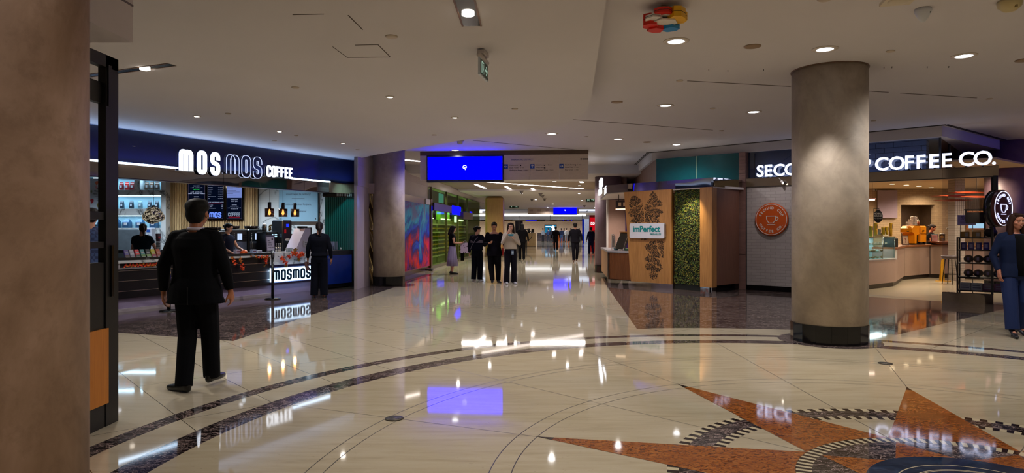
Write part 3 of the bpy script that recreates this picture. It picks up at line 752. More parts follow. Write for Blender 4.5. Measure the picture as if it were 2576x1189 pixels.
# slatted wood wall
b = MB(); x0, x1 = (418-1288)/FPX*YB, (651-1288)/FPX*YB; n = 56
b.bm((x0, YB-.04, .9), (x1, YB-.0, 3.0)); 
for i in range(n):
    b.mi = 1; xx = x0+(x1-x0)*(i+.1)/n; b.bm((xx, YB-.075, .9), (xx+(x1-x0)/n*.62, YB-.03, 3.0))
one('slatted_wood_panel', b, [plain('#2a2018', .7), SLATW], 'pale wooden slat wall panel behind the menu screens of the left coffee shop', 'wall panel')
# display niches
t = T('niche_shelving', 'white marble shelving wall with lit blue niches holding coffee bags', 'shelving', (0, YB, 0))
yf, yb = -.32, -.02
def X_(px, d=YB-.32): return (px-1288)/FPX*d
def Z_(py, d=YB-.32): return EYE+(HZ-py)/FPX*d
nich = [(232, 338, 446, 478), (352, 405, 445, 477), (232, 405, 491, 524.5), (232, 405, 541, 573)]
b = MB(); xs0, xs1 = X_(180), X_(417)
b.bm((xs0, yf, 0), (xs1, yb, Z_(573))); b.bm((xs0, yf, Z_(541)), (xs1, yb, Z_(524.5))); b.bm((xs0, yf, Z_(491)), (xs1, yb, Z_(477.5))); b.bm((xs0, yf, Z_(445)), (xs1, yb, 3.0))
for a, c_, z0, z1 in ((405, 417, 573, 541), (405, 417, 524.5, 491), (405, 417, 477.5, 445), (338, 352, 477.5, 445)): b.bm((X_(a), yf, Z_(z0)), (X_(c_), yb, Z_(z1)))
b.bm((xs0, yf, Z_(541)), (X_(232), yb, Z_(573)+.1)); P('marble_frame', b, WMARB, t)
b = MB(); b.bm((xs0, yb, .8), (xs1, .0, 3.0)); P('niche_back', b, plain('#9cc0cc', .5, vary=.03), t)
b = MB()
for a, c_, z in ((232, 338, 446), (352, 405, 445), (232, 405, 491.5), (232, 405, 541.5)): b.bm((X_(a)+.02, yf+.02, Z_(z)-.02), (X_(c_)-.02, yf+.05, Z_(z)-.005))
P('light_strip', b, emit('#b8e0ff', 10), t)
for a, c_, z in ((232, 338, 446), (352, 405, 445), (232, 405, 491.5), (232, 405, 541.5)):
    area(((X_(a)+X_(c_))/2, YB+yf+.06, Z_(z)-.03), X_(c_)-X_(a), .04, 3.0*(X_(c_)-X_(a)), (.5, .8, 1))
# coffee bags
def bag(col, px, py, h, w, label, group, lean=0, blk=False):
    d = YB-.18; p = at(px, py, d); t = T('coffee_bag', label, 'coffee bag', p, lean, group)
    b = MB(); R = []
    prof = [(0, 1, .32), (.1, 1.04, .34), (.5, 1, .3), (.8, .96, .16), (.9, 1.0, .03), (1, 1.03, .02)]
    if blk: prof = [(0, 1, .55), (.6, 1.05, .5), (.8, .9, .3), (.95, .6, .08), (1, .6, .05)]
    vs = []; fs = []
    for z, a, dd in prof:
        vs += [(sx_*w/2*a, sy_*w*dd/1.0, z*h) for sx_, sy_ in ((-1, -1), (1, -1), (1, 1), (-1, 1))]
    for k in range(len(prof)-1):
        for i in range(4): fs.append([k*4+i, k*4+(i+1) % 4, k*4+4+(i+1) % 4, k*4+4+i])
    fs += [[3, 2, 1, 0], [len(vs)-4, len(vs)-3, len(vs)-2, len(vs)-1]]
    b.add(vs, fs, False); P('pouch', b, plain(col, .35, vary=.15, scale=30), t)
    b = MB(); b.bm((-w*.22, -w*(.36 if not blk else .58)-.004, h*.28), (w*.22, -w*.3, h*.58)); P('paper_label', b, plain('#c8ccd4', .6, vary=.1, scale=60), t)
zb = 477.6
for i, (px, col, py, nm) in enumerate(((306, '#7a1418', 477.3, 'red'), (320, '#a01818', 477.3, 'red'), (333, '#6a1418', 477.3, 'red'), (370, '#5a4438', 477, 'brown'), (383, '#6a5040', 477, 'brown'), (396, '#4c3830', 477, 'brown'))):
    bag(col, px, py, .22, .105, '%s coffee bag, %s of three in the top %s niche' % (nm, ('leftmost', 'middle', 'rightmost')[i % 3], 'left' if i < 3 else 'right'), 'bags in the top niches')
for i, px in enumerate((307, 331, 353, 377, 395)):
    bag('#203040' if i != 2 else '#607c88', px, 524, .22, .10, '%s coffee bag, %s of the five in the middle niche' % ('dark blue' if i != 2 else 'pale blue', ('first', 'second', 'third', 'fourth', 'fifth')[i]), 'bags in the middle niche')
for i, px in enumerate((258, 293, 320, 353, 388)):
    bag('#24486c', px, 572.5, .25, .17, 'big blue coffee bag, %s in the bottom niche' % ('leftmost, behind the black frame', 'second, half hidden by the black post', 'third, left of the chrome globe', 'fourth, under the chrome globe', 'rightmost, right of the chrome globe')[i], 'big bags in the bottom niche', blk=True)
# autumn poster
t = T('autumn_poster', 'white autumn menu poster with painted leaves, seen left of the black post', 'poster', at(250, 525, YB-.36))
b = MB(); b.bm((-.28, 0, 0), (.40, .02, .84)); P('sheet', b, plain('#b8c0cc', .6, vary=.03), t)
b = MB()
for k, (txt, x, z, h) in enumerate((('Spice', .0, .55, .05), ('Things Up', .0, .47, .05), ('MENU', -.12, .40, .03), ('our autumn flavours', .02, .33, .022), ('warm you from', .02, .27, .022), ('the inside out', .02, .22, .022))): b.text(txt, h, x, z, -.001, .003)
P('lettering', b, plain('#2c2428', .6, vary=0), t)
for col, x, z, r in (('#c86848', -.07, .72, .05), ('#64785c', .04, .76, .05), ('#c86848', .17, .74, .05), ('#8a9a80', -.22, .48, .035), ('#a02030', -.2, .22, .06), ('#7a7040', -.02, .1, .06), ('#b01828', .13, .13, .07), ('#c8909c', -.08, .6, .04)):
    b = MB(); b.xprism([(x+r*math.cos(a*.9)*(1 if a % 2 else .75), z+r*1.3*math.sin(a*.9)*(1 if a % 2 else .8)) for a in range(7)], -.004, -.001); P('painted_leaf', b, plain(col, .6, vary=.1), t)
# menu screens
def menu(px0, px1, y0, y1, label, kind):
    d = YB-.14; a = at(px0, y1, d); c_ = at(px1, y0, d); w = c_.x-a.x; h = c_.z-a.z
    t = T('menu_screen', label, 'menu screen', a, 0, 'menu screens on the slatted wall')
    b = MB(); b.bbox((w/2, .03, h/2), (w+.03, .06, h+.03), .005); P('casing', b, BLACKG, t)
    b = MB(); b.bm((.01, -.004, .01), (w-.01, 0, h-.01)); P('display', b, emit('#040a1c', .9, '#020206'), t)
    L = MB()
    for z in (.02, h-.02): L.bm((.02, -.006, z-.002), (w-.02, -.004, z+.002))
    for x in (.02, w-.02): L.bm((x-.002, -.006, .02), (x+.002, -.004, h-.02))
    P('thin_border', L, emit('#7a6a80', .5), t)
    tx = MB()
    if kind == 0:
        for z, s_ in ((.97, 'BREWED COFFEE OR TEA'), (.93, 'sm 2.25   md 2.45   lg 2.65'), (.855, 'COLD BREW'), (.81, 'sm 3.75   md 4.35   lg 4.95'), (.70, 'sm 3.95   md 4.45   lg 4.95'), (.66, 'CLASSIC   FLAVOURED   VANILLA'), (.58, 'STEAMERS')): tx.text(s_, .022, w/2, h*z-.02, -.005, .003, .01)
        tx2 = MB(); tx2.text('MATCHA', .028, w/2, h*.745, -.005, .003, .02); P('green_heading', tx2, emit('#20c050', .9), t)
    if kind == 1:
        tx.text('COFFEE BAR', .03, w/2, h*.93, -.005, .003, .01)
        for i, s_ in enumerate(('LATTE & CAPPUCCINO', 'FLAT WHITE', 'AMERICANO', 'ESPRESSO', 'CORTADO', 'MOCHA', 'WHITE CHOCOLATE', 'CHAI')): tx.text(s_, .016, .03, h*(.87-i*.048), -.005, .003, align='LEFT'); tx.text('4.25 4.75 5.25', .016, w-.03, h*(.87-i*.048), -.005, .003, align='RIGHT')
        for i, s_ in enumerate(('MAPLE LATTE', 'OAT LATTE', 'HONEY OAT LATTE')): tx.text(s_, .016, .03, h*(.36-i*.042), -.005, .003, align='LEFT'); tx.text('5.95', .016, w-.03, h*(.36-i*.042), -.005, .003, align='RIGHT')
        tx.text('OUT OF THE ORDINARY LATTES', .022, w/2, h*.435, -.005, .003)
        b = MB(); word(b, 'mOS', w*.17, w*.83, h*.055, h*.115, .032, -.008, -.004); P('logo', b, emit('#6080e0', 1.3), t)
        b = MB(); b.bm((.05, -.006, h*.418), (w-.05, -.004, h*.424)); b.bm((.05, -.006, h*.90), (w-.05, -.004, h*.906)); P('red_rule', b, emit('#a02030', .8), t)
    if kind == 2:
        b = MB(); b.bm((.02, -.007, h*.58), (w-.02, -.004, h-.03)); P('pale_block', b, emit('#7c90d8', .75), t)
        b = MB()
        for i in range(8): b.bm((.035, -.009, h*(.94-i*.042)), (.035+w*(.35+.2*(i % 3)), -.007, h*(.948-i*.042)))
        P('small_print', b, plain('#283058', .5, vary=0), t)
        for z, s_ in ((.52, 'ESPRESSO SHOTS'), (.475, 'sm 2.95    lg 3.45'), (.38, 'CUSTOMIZE'), (.345, 'almond, oat or soy .75'), (.30, 'vanilla, caramel or hazelnut shot .95'), (.275, 'extra espresso 1.00')): tx.text(s_, .018, w/2, h*z, -.005, .003)
        b = MB(); word(b, 'COFFEE', w*.14, w*.86, h*.09, h*.085, .02, -.008, -.004); P('logo', b, emit('#8090a8', .8), t)
        b = MB(); b.bm((w*.15, -.007, h*.06), (w*.85, -.004, h*.068)); P('red_rule', b, emit('#c02030', .9), t)
    P('lettering', tx, emit('#b8c4e8', .8), t)
menu(472, 517, 452, 552, 'left menu screen with a green heading, partly behind the suited man', 0)
menu(521, 563, 455, 551, 'middle menu screen with big blue letters at its foot', 1)
menu(569, 610, 458, 551.5, 'right menu screen with a pale blue block at its top', 2)
# glass slogan board
d = YB-.1; a = at(702, 557, d); c_ = at(799, 470, d); w = c_.x-a.x; h = c_.z-a.z
t = T('slogan_board', 'pale blue glass board with handwritten slogans in two languages behind the pendants', 'sign', a)
b = MB(); b.bm((0, 0, 0), (w, .1, h)); P('board', b, plain('#86a8bc', .12, vary=.02), t)
b = MB(); b.text('your coffee', .05, w*.55, h*.93, -.002, .003); b.text('should never be ordinary!', .055, w*.5, h*.77, -.002, .003, wide=.85); b.bm((w*.33, -.004, h*.655), (w*.66, -.001, h*.67))
b.text('votre caf\u00e9 de tous les jours,', .055, w*.5, h*.475, -.002, .003, wide=.82); b.text('jamais ordinaire!', .055, w*.5, h*.275, -.002, .003, wide=.85); P('lettering', b, plain('#283038', .5, vary=0), t)
b = MB()
for x in (.06, w-.06): b.lathe([(.015, 0), (.015, -.012), (.001, -.012)], (x, 0, .08), 12, ax='y')
P('stud', b, BLACK, t)
spot((-6.1, 17.2, 2.9), 26, (.7, .88, 1), 1.7, aim=(-6.1, 18.5, 1.9))
spot((-8.6, 17.0, 2.9), 30, (1, .85, .65), 1.9, aim=(-8.4, 18.5, 1.9))
# teal ribbed glass end wall
pA = Vector((-4.98, 17.35)); pB = Vector((-3.94, 17.72)); d_ = (pB-pA).normalized(); L = (pB-pA).length
n = NT('teal_ribbed_glass'); n.set('#0e5c5c', .12, .0, .6); n.b.inputs['Coat Weight'].default_value = .6; n.b.inputs['Emission Color'].default_value = (0, .2, .2, 1); TEAL = n.m; spot((-4.2, 16.7, 3.3), 60, (.5, 1, .95), 1.0, aim=(-4.4, 17.6, 1.4))  # the teal spot has no fixture, added to brighten the ribbed glass
t = T('ribbed_glass_screen', 'teal ribbed glass screen closing the right end of the left coffee shop', 'glass screen', (pA.x, pA.y, 0), math.atan2(d_.y, d_.x))
b = MB()
nn = 22
for i in range(nn):
    xx = L*i/nn; w = L/nn; b.xprism if 0 else b.prism([(xx, 0), (xx+w*.1, -.02), (xx+w*.9, -.02), (xx+w, 0), (xx+w, .03), (xx, .03)], .16, 2.40)
P('ribbed_panel', b, TEAL, t)
b = MB(); b.bm((-.05, -.06, 0), (L+.02, .06, .16)); P('black_base', b, BLACKG, t)
b = MB(); b.bm((-.05, -.07, 2.40), (L+.02, .06, 2.52)); P('black_header', b, BLACKG, t)
b = MB()
for i in range(9): b.bm((.3+i*.045, -.074, 2.42), (.325+i*.045, -.07, 2.49))
P('header_mark', b, plain('#a0a8b0', .3, vary=0), t)
# warped mirror panel beside it
t = T('warped_mirror_panel', 'warped chrome strip between the teal screen and the grey column', 'panel', (-3.93, 17.74, 0), .25)
vs = []; fs = []; NZ = 60
for k in range(NZ+1):
    z = 2.75*k/NZ
    for i in range(7): vs.append((i*.035, .03*math.sin(z*5+i*.8)+.02*math.sin(z*11+i), z))
for k in range(NZ):
    for i in range(6): fs.append([k*7+i, k*7+i+1, k*7+8+i, k*7+7+i])
b = MB(); b.add(vs, fs, True); b.bm((0, .06, 0), (.21, .09, 2.75)); P('mirror_sheet', b, plain('#b0a078', .05, 1, vary=.05), t)
# ---------------- counter
def zf(s0, s1): pass
s0, s1, s2 = -3.0, ms(683), ms(792)
t = T('service_counter', 'long black coffee counter with thin silver lines, behind the suited man', 'counter', LM(0), MRZ)
b = MB(); b.bm((s0, .06, .24), (s1, .75, .90)); P('black_front', b, plain('#0e0c12', .3), t)
b = MB()
for z in (.37, .56, .75): b.bm((s0, .05, z), (s1, .062, z+.012))
P('silver_line', b, plain('#b0a8a8', .25, 1, vary=0), t)
b = MB(); b.bm((s0, .12, .0), (s1, .75, .24)); P('grey_plinth', b, plain('#8c80a0', .5, vary=.04), t)
b = MB(); b.bm((s0, .02, .0), (s1, .14, .05)); P('floor_strip', b, plain('#a8a0a8', .3, vary=.04), t)
b = MB(); b.bm((s0, .0, .90), (s1-.005, .8, .95)); P('worktop', b, WMARB, t)
b = MB(); sn0, sn1 = ms(300), ms(402)
b.bm((sn0, .03, .79), (sn1, .058, .815)); b.bm((sn0, .03, .79), (sn0+.03, .058, .93)); P('niche_frame', b, plain('#a09ca4', .4, vary=0), t)
b = MB(); b.bm((sn0+.03, .048, .815), (sn1, .058, .90)); P('niche_recess', b, BLACK, t)
# white marble end with the lit sign
t = T('marble_counter', 'white marble end of the counter with a glowing letter panel below', 'counter', LM(0), MRZ)
b = MB(); b.bm((s1, .04, .70), (s2, .85, .98)); P('marble_block', b, WMARB, t)
b = MB(); b.bm((s1, .12, .0), (s2, .75, .24)); P('grey_plinth', b, plain('#8c80a0', .5, vary=.04), t)
b = MB(); b.bm((s1, .10, .24), (s2, .85, .70)); P('navy_body', b, NAVY, t)
a0, a1 = ms(686), ms(786)
b = MB(); b.bm((a0, .02, .30), (a1, .10, .63)); P('lightbox', b, emit('#cfe8ff', 2.0), t, 'glowing white panel')
b = MB(); word(b, 'mOSmOS', a0+.03, a1-.08, .355, .21, .045, .0, .015, gap=.42); P('dark_letters', b, plain('#04090e', .9, vary=0, spec=0), t)
b = MB()
for z in (.285, .63): b.bm((a0-.02, .0, z), (a1+.02, .05, z+.015))
b.bm((a1, .0, .285), (a1+.03, .05, .645)); P('panel_frame', b, plain('#7888b0', .3, .6, vary=0), t)
area(LM((a0+a1)/2, -.06, .45), a1-a0, .3, 6, (.4, .65, 1), (math.radians(90), 0, MRZ))
# black condiment unit
c0_, c1_ = ms(812), ms(896)
t = T('condiment_station', 'black condiment station with lid and stirrer holders, right of the standing woman', 'station', LM(0), MRZ)
b = MB(); b.bm((c0_, .0, .03), (c1_, .75, .98)); P('cabinet', b, plain('#100c14', .3), t)
b = MB(); b.bm((c0_+.12, -.02, .12), (c0_+1.05, .0, .86)); P('blue_door', b, plain('#0c2c8c', .25, vary=.1), t, 'deep blue glossy door')
b = MB(); b.cyl((c0_+.18, -.04, .76), .008, .08, 10); P('door_pull', b, CHROME, t)
b = MB(); b.bm((c0_, .45, .98), (c1_, .75, 1.22)); b.bm((c0_, .05, .98), (c0_+.04, .75, 1.22)); b.bm((c1_-.06, .05, .98), (c1_, .75, 1.22)); P('organizer', b, BLACK, t)
for i in range(10):
    xx = c0_+.1+i*(c1_-c0_-.25)/10; b = MB(); b.bm((xx, .28, 1.0), (xx+.05, .46, 1.21)); P('divider', b, plain('#7c7a94', .35), t)
b = MB(); b.bm((c0_+.08, .08, .985), (c1_-.5, .3, .995)); P('steel_tray', b, CHROME, t)
for i in range(5):
    p = LM(c0_+.2+i*.36, .24, .997); b = MB(); b.cyl((0, 0, 0), .035, .04, 14, True, .03); b.ell((0, 0, .045), (.03, .03, .02))
    one('milk_pot', b, plain('#c8ccd0', .4, vary=.05), 'small white pot on the condiment station tray, %s from the left' % ('first', 'second', 'third', 'fourth', 'fifth')[i], 'pot', p, 0, 'white pots on the condiment station')
spot(LM(c0_+.6, -.9, 2.6), 8, (.2, .4, 1), 1.0, aim=LM(c0_+.6, 0, .5))
# pendants
def molten():
    n = NT('molten_chrome_glass'); f = n.noise(n.co(), 9, 3, .6, 2.5)
    n.set(n.ramp(f, [(.35, '#4a4434'), (.5, '#d8d0b8'), (.65, '#8a8068')]), .06, .9); n.b.inputs['Emission Color'].default_value = rgb('#fff0d0')
    e = n.ramp(f, [(.5, (0, 0, 0, 1)), (.56, (.5, .5, .5, 1)), (.62, (0, 0, 0, 1))]); n.l(e, n.b.inputs['Emission Strength'])
    n.bump(f, .9, .04); return n.m
p = at(386, 541, 13.8); t = T('globe_pendant', 'large lumpy chrome glass globe pendant over the left end of the counter', 'pendant lamp', (p.x, p.y, 3.0))
b = MB(); b.tube([(0, 0, 0), (0, 0, p.z-3.0+.17)], .006, 6); b.cyl((0, 0, -.03), .05, .03, 16); P('cable', b, BLACK, t)
b = MB(); b.ell((0, 0, 0), (.20, .20, .175), 40, 28)
b.v = [tuple(Vector(v)*(1+.10*math.sin(v[0]*19+2)*math.sin(v[2]*21)+.05*math.sin(v[1]*31+v[2]*17))+Vector((0, 0, p.z-3.0))) for v in b.v]
P('glass_globe', b, molten(), t)
b = MB(); b.cyl((0, 0, p.z-3.0+.12), .03, .09, 12); P('socket', b, BLACK, t)
for i, (px, d) in enumerate(((678, 15.6), (712, 16.1), (742, 16.7))):
    p = at(px, 545, d); t = T('glass_pendant', ('leftmost', 'middle', 'rightmost')[i]+' of the three small smoked glass pendants with black stems', 'pendant lamp', (p.x, p.y, 3.0), 0, 'three smoked glass pendants')
    z = p.z-3.0; b = MB(); b.tube([(0, 0, 0), (0, 0, z+.34)], .004, 6); P('cable', b, BLACK, t)
    b = MB(); b.cyl((0, 0, z+.19), .04, .16, 16); P('stem', b, plain('#141018', .35), t)
    b = MB(); b.lathe([(.105, 0), (.107, .20), (.02, .20), (.02, .197), (.103, .195), (.101, 0)], (0, 0, z), 28); P('glass_shade', b, clearpane('#b49884', .1), t)
    b = MB(); b.lathe([(.001, .04), (.02, .05), (.032, .09), (.02, .14), (.012, .18), (.001, .185)], (0, 0, z), 16); P('bulb', b, emit('#ffc880', 16), t)
    l = bpy.data.lights.new('bulb_light', 'POINT'); l.energy = 5; l.color = (1, .55, .2); l.shadow_soft_size = .03; o = bpy.data.objects.new('bulb_light', l); COL.objects.link(o); o.location = (p.x, p.y, 3.0+z-.02)
# ============================================================ THINGS ON THE LEFT COUNTER
ZC = .952
def C1(px, y): return ms(px)+.0
def put(name, parts, label, cat, px, y, z=ZC, group=None, rz=None):
    # y: distance behind the counter front; px the pixel column where the thing stands
    # solve the position along the front so that the thing is seen at px
    A2 = MA+Vector((-MD.y, MD.x))*y; s = sx(A2, MD, px); p = A2+MD*s
    t = T(name, label, cat, (p.x, p.y, z), MRZ if rz is None else rz, group)
    for nm, b, m in parts: P(nm, b, m, t)
    return t
names = ('purple', 'white and grey', 'red and black', 'teal and green', 'black and green', 'yellow and maroon', 'orange')
cols = (('#4a3c80', '#381c28'), ('#9a9aa4', '#6c6c78'), ('#c03038', '#0c2c20'), ('#3c7878', '#50783c'), ('#101c1c', '#6a8c4c'), ('#a8a020', '#801838'), ('#a04828', '#7c3020'))
for i, px in enumerate((322, 335.5, 349, 362.5, 376, 389, 402)):
    a = MB(); a.M = Matrix.Rotation(-.45, 4, 'X'); a.bbox((0, 0, .11), (.085, .035, .20), .006); b2 = MB(); b2.M = a.M; b2.bm((-.043, -.019, .012), (.043, -.0176, .10)); b3 = MB(); b3.M = a.M; b3.bm((-.03, -.0195, .03), (.03, -.0185, .055)); b3.bm((-.03, -.0195, .13), (.03, -.0185, .15))
    put('chocolate_box', (('carton', a, plain(cols[i][0], .4, vary=.3, scale=40)), ('lower_print', b2, plain(cols[i][1], .4, vary=.3, scale=50)), ('label_print', b3, plain('#8c8c90', .5, vary=.2, scale=80))), '%s boxed snack leaning in the counter rack, %s from the left' % (names[i], ('first', 'second', 'third', 'fourth', 'fifth', 'sixth', 'seventh')[i]), 'box', px, .14, ZC, 'boxed snacks in a row')
b = MB(); b.bm((-.03, -.10, 0), (1.62, .0, .02)); b.bm((-.03, -.10, .0), (1.62, -.09, .035)); 
put('snack_rack', (('tray', b, BLACK),), 'low black tray under the row of boxed snacks', 'rack', 319, .12)
# cups, machines
b = MB()
for k in range(15): b.lathe([(.036, k*.022), (.043, k*.022+.02)], (0, 0, 0), 16)
b.mi = 1
for k in range(15): b.lathe([(.045, k*.022+.018), (.045, k*.022+.022)], (0, 0, 0), 16)
put('cup_stack', (('cups', b, [plain('#20242c', .5), plain('#c4c8cc', .5)]),), 'tall stack of dark cups with white rims behind the snack boxes', 'cups', 398, .55)
b = MB(); b.lathe([(.038, 0), (.05, .16)], (0, 0, 0), 18); b2 = MB(); b2.bm((-.03, -.052, .06), (.03, -.045, .10)); 
o = put('paper_cup', (('cup', b, plain('#341428', .5)), ('logo_print', b2, plain('#a03840', .5))), 'dark maroon cup upside down on the tall cup stack', 'cup', 398, .55, ZC+.335)
b = MB(); b.bbox((0, 0, .3), (.16, .22, .6), .02); b2 = MB(); b2.bm((-.05, -.115, .48), (.05, -.11, .55)); b3 = MB(); b3.bm((-.004, -.13, .1), (.004, -.11, .42))
put('water_dispenser', (('body', b, plain('#a8b0c0', .4)), ('display', b2, emit('#2850a0', .8)), ('tap_pipe', b3, BLACK)), 'slim white dispenser with a small blue display right of the first barista', 'dispenser', 379, 1.4, .95)
o = bpy.data.objects['water_dispenser']; o.location = ((379-1288)/FPX*17.8, 17.8, .982); o.rotation_euler = (0, 0, 0)
b = MB(); b.bm((0, 0, 0), (2.6, .6, .95)); b.mi = 1; b.bm((0, -.02, .95), (2.6, .6, .98))
put('steel_back_unit', (('body', b, [plain('#5c6468', .3, .8), plain('#8c9498', .25, 1)]),), 'steel back counter behind the first barista', 'cabinet', 300, 1.9, 0)
o = bpy.data.objects['steel_back_unit']; o.location = (-11.6, 17.55, 0); o.rotation_euler = (0, 0, 0)
b = MB(); b.bbox((0, 0, .28), (.62, .4, .56), .02)
put('ice_machine', (('body', b, plain('#74808a', .3, .6)),), 'grey steel cabinet left of the first barista under the niches', 'cabinet', 303, 2.05, .98)
o = bpy.data.objects['ice_machine']; o.location = (-10.40, 17.85, .982); o.rotation_euler = (0, 0, 0)
# back counter under the slats, with machines facing the hall
BK = 1.75
b = MB(); b.bm((-.2, 0, 0), (4.3, .6, .90)); b.mi = 1; b.bm((-.2, -.02, .90), (4.3, .6, .935))
put('back_counter', (('body', b, [plain('#181a20', .4), plain('#a0a8ac', .3)]),), 'long back counter carrying the black coffee machines', 'counter', 470, BK, 0)
def machine(px, w, h, label, fancy=1, y=BK+.28, z=.935):
    b = MB(); b.bbox((0, 0, h/2), (w, .45, h), .02); 
    b1 = MB(); b1.bm((-w/2+.04, -.24, .05), (w/2-.04, -.225, h*.48)); 
    b2 = MB(); b2.bm((-w*.12, -.235, h*.56), (w*.0, -.226, h*.82)); b2.bm((w*.03, -.235, h*.56), (w*.15, -.226, h*.82))
    b3 = MB()
    for k in range(3): b3.bm((w*.22, -.24, h*(.55+k*.1)), (w*.42, -.226, h*(.58+k*.1)))
    for k in range(5): b3.ell((-w*.33, -.23, h*(.5+k*.08)), (.018, .015, .018), 8, 6)
    b3.tube([(-w*.3, -.24, h*.1), (-w*.3, -.24, h*.42)], .008, 6)
    b4 = MB(); b4.lathe([(.04, 0), (w*.28, .02), (w*.34, .08), (w*.30, .09), (.02, .05)], (0, 0, h), 20)
    b5 = MB(); b5.bm((-w/2-.0, -.32, 0), (w/2, -.2, .03)); b5.lathe([(.03, 0), (.04, .06), (.03, .1)], (w*.1, -.27, .03), 12)
    put('espresso_machine', (('body', b, plain('#101418', .3)), ('front_panel', b1, plain('#687080', .3, .7)), ('screen', b2, emit('#b0c4e8', 1.2)), ('chrome_knobs', b3, CHROME), ('bean_hopper', b4, plain('#241c18', .15, vary=.2)), ('drip_tray', b5, plain('#70747c', .25, 1))), label, 'coffee machine', px, y, z, 'coffee machines on the back counter')
machine(535, .62, .56, 'black coffee machine left of the second barista, partly behind the suited man')
machine(587, .50, .60, 'black coffee machine just right of the second barista')
machine(632, .56, .60, 'black coffee machine with a white double display in the middle of the back counter')
b = MB(); b.bbox((0, 0, .3), (.16, .3, .6), .015); b2 = MB(); b2.bm((-.05, -.16, .12), (.05, -.15, .30)); b2.bm((-.07, -.17, .05), (.07, -.15, .1))
put('coffee_grinder', (('body', b, plain('#586070', .3, .7)), ('chute', b2, BLACKG)), 'slim grey grinder right of the middle coffee machine', 'grinder', 655, 1.95, .935)
b = MB(); b.bbox((0, 0, .27), (.36, .4, .54), .015); b2 = MB()
for i in range(4):
    for k in range(2): b2.bm((-.02+i*.045, -.206, .40+k*.05), (.005+i*.045, -.2, .43+k*.05))
put('hot_water_boiler', (('body', b, plain('#060a10', .3)), ('lit_buttons', b2, emit('#b0d8f0', 1.5))), 'black machine with rows of small lit buttons behind the clipboard sign', 'coffee machine', 672, 1.5, .935)
b = MB(); b.lathe([(.06, 0), (.06, .16), (.05, .17)], (0, 0, 0), 16); b.mi = 1; b.ell((0, 0, .18), (.05, .05, .03))
put('metal_canister', (('body', b, [plain('#4a5054', .3, .6), plain('#c0c4c8', .4)]),), 'grey canister on top of the machine with lit buttons', 'canister', 665, 1.45, 1.478)
b = MB()
for k in range(7): b.ell((.03*math.sin(k*2.4), .02*math.cos(k*1.7), .04+.02*k), (.025, .02, .03), 8, 6)
put('dried_ornament', (('figure', b, plain('#5c4c24', .6)),), 'small golden ornament on top of the machine with lit buttons', 'ornament', 679, 1.45, 1.478)
b = MB(); b.bbox((0, 0, .42), (.32, .4, .84), .02); b1 = MB(); b1.xprism([(-.14, .35), (-.14, .80), (.13, .80), (.13, .55), (.05, .35)], -.215, -.2); b2 = MB(); b2.bm((-.05, -.225, .66), (.03, -.216, .74)); b3 = MB(); b3.bm((-.12, -.225, .5), (-.06, -.216, .6)); b4 = MB(); b4.ell((0, -.21, .33), (.09, .02, .04)); b5 = MB(); b5.bm((-.14, -.3, .0), (.14, -.2, .04))
put('soft_serve_machine', (('body', b, plain('#3c4450', .25, .6)), ('purple_face', b1, plain('#1c1428', .3)), ('blue_light', b2, emit('#1828ff', 2)), ('red_sticker', b3, plain('#b01020', .4)), ('badge', b4, plain('#b0bcc8', .4)), ('drip_tray', b5, CHROME)), 'tall dispensing machine with a blue light, left of the white till', 'drink machine', 709, 1.35, .935)
b = MB(); b.bbox((0, 0, .24), (.42, .4, .48), .02); b1 = MB(); b1.bm((-.17, -.205, .1), (.17, -.2, .40)); b2 = MB()
for i in range(3): b2.bm((-.1+i*.06, -.21, .3), (-.07+i*.06, -.206, .33))
b2.bm((-.12, -.21, .36), (.0, -.206, .38))
put('tea_brewer', (('body', b, plain('#30343c', .25, .6)), ('black_face', b1, BLACKG), ('blue_light', b2, emit('#2040ff', 1.6))), 'black brewer with blue lights between the tall machine and the white till', 'drink machine', 739, 1.3, .935)
# front counter small things
b = MB(); b.xprism([(-.28, 0), (.24, 0), (.24, .58), (.06, .58)], -.02, .34); b1 = MB(); b1.bm((.24, -.02, .0), (.28, .34, .60)); b2 = MB(); b2.bm((-.02, -.05, .12), (.16, -.03, .26)); b3 = MB(); b3.text('NEED', .03, .07, .2, -.05, .003); b3.text('HELP?', .03, .07, .15, -.05, .003)
b4 = MB(); b4.bm((.0, .05, .58), (.2, .2, .63)); b4.bm((.285, .0, .15), (.30, .3, .55))
put('till_screen', (('white_side', b, plain('#a8a4c0', .4, vary=.03)), ('screen_back', b1, BLACK), ('note', b2, plain('#b0b0c0', .5)), ('note_text', b3, BLACK), ('printer', b4, BLACKG)), 'white wedge shaped ordering till left of the standing woman', 'till', 762, .35, .982)
b = MB(); b.M = Matrix.Rotation(-.1, 4, 'X'); b.bm((-.13, 0, .06), (.13, .012, .44)); b1 = MB(); b1.M = b.M; b1.bm((-.105, -.004, .08), (.105, 0, .40)); b2 = MB(); b2.M = b.M
for z, s_ in ((.30, 'LINE'), (.25, 'STARTS'), (.2, 'ON THE'), (.14, 'OTHER SIDE')): b2.text(s_, .022, -.08, z, -.005, .002, align='LEFT')
b2.bm((.04, -.007, .33), (.08, -.004, .38)); b3 = MB(); b3.cyl((0, .02, .0), .012, .08, 10); b3.cyl((0, .02, 0), .06, .01, 16)
put('clipboard_sign', (('frame', b, plain('#707080', .3, .8)), ('sheet', b1, plain('#a8a4b8', .6, vary=.03)), ('lettering', b2, BLACK), ('stand', b3, CHROME)), 'framed paper notice on a stand at the right end of the black counter', 'sign', 682, .22, .955)
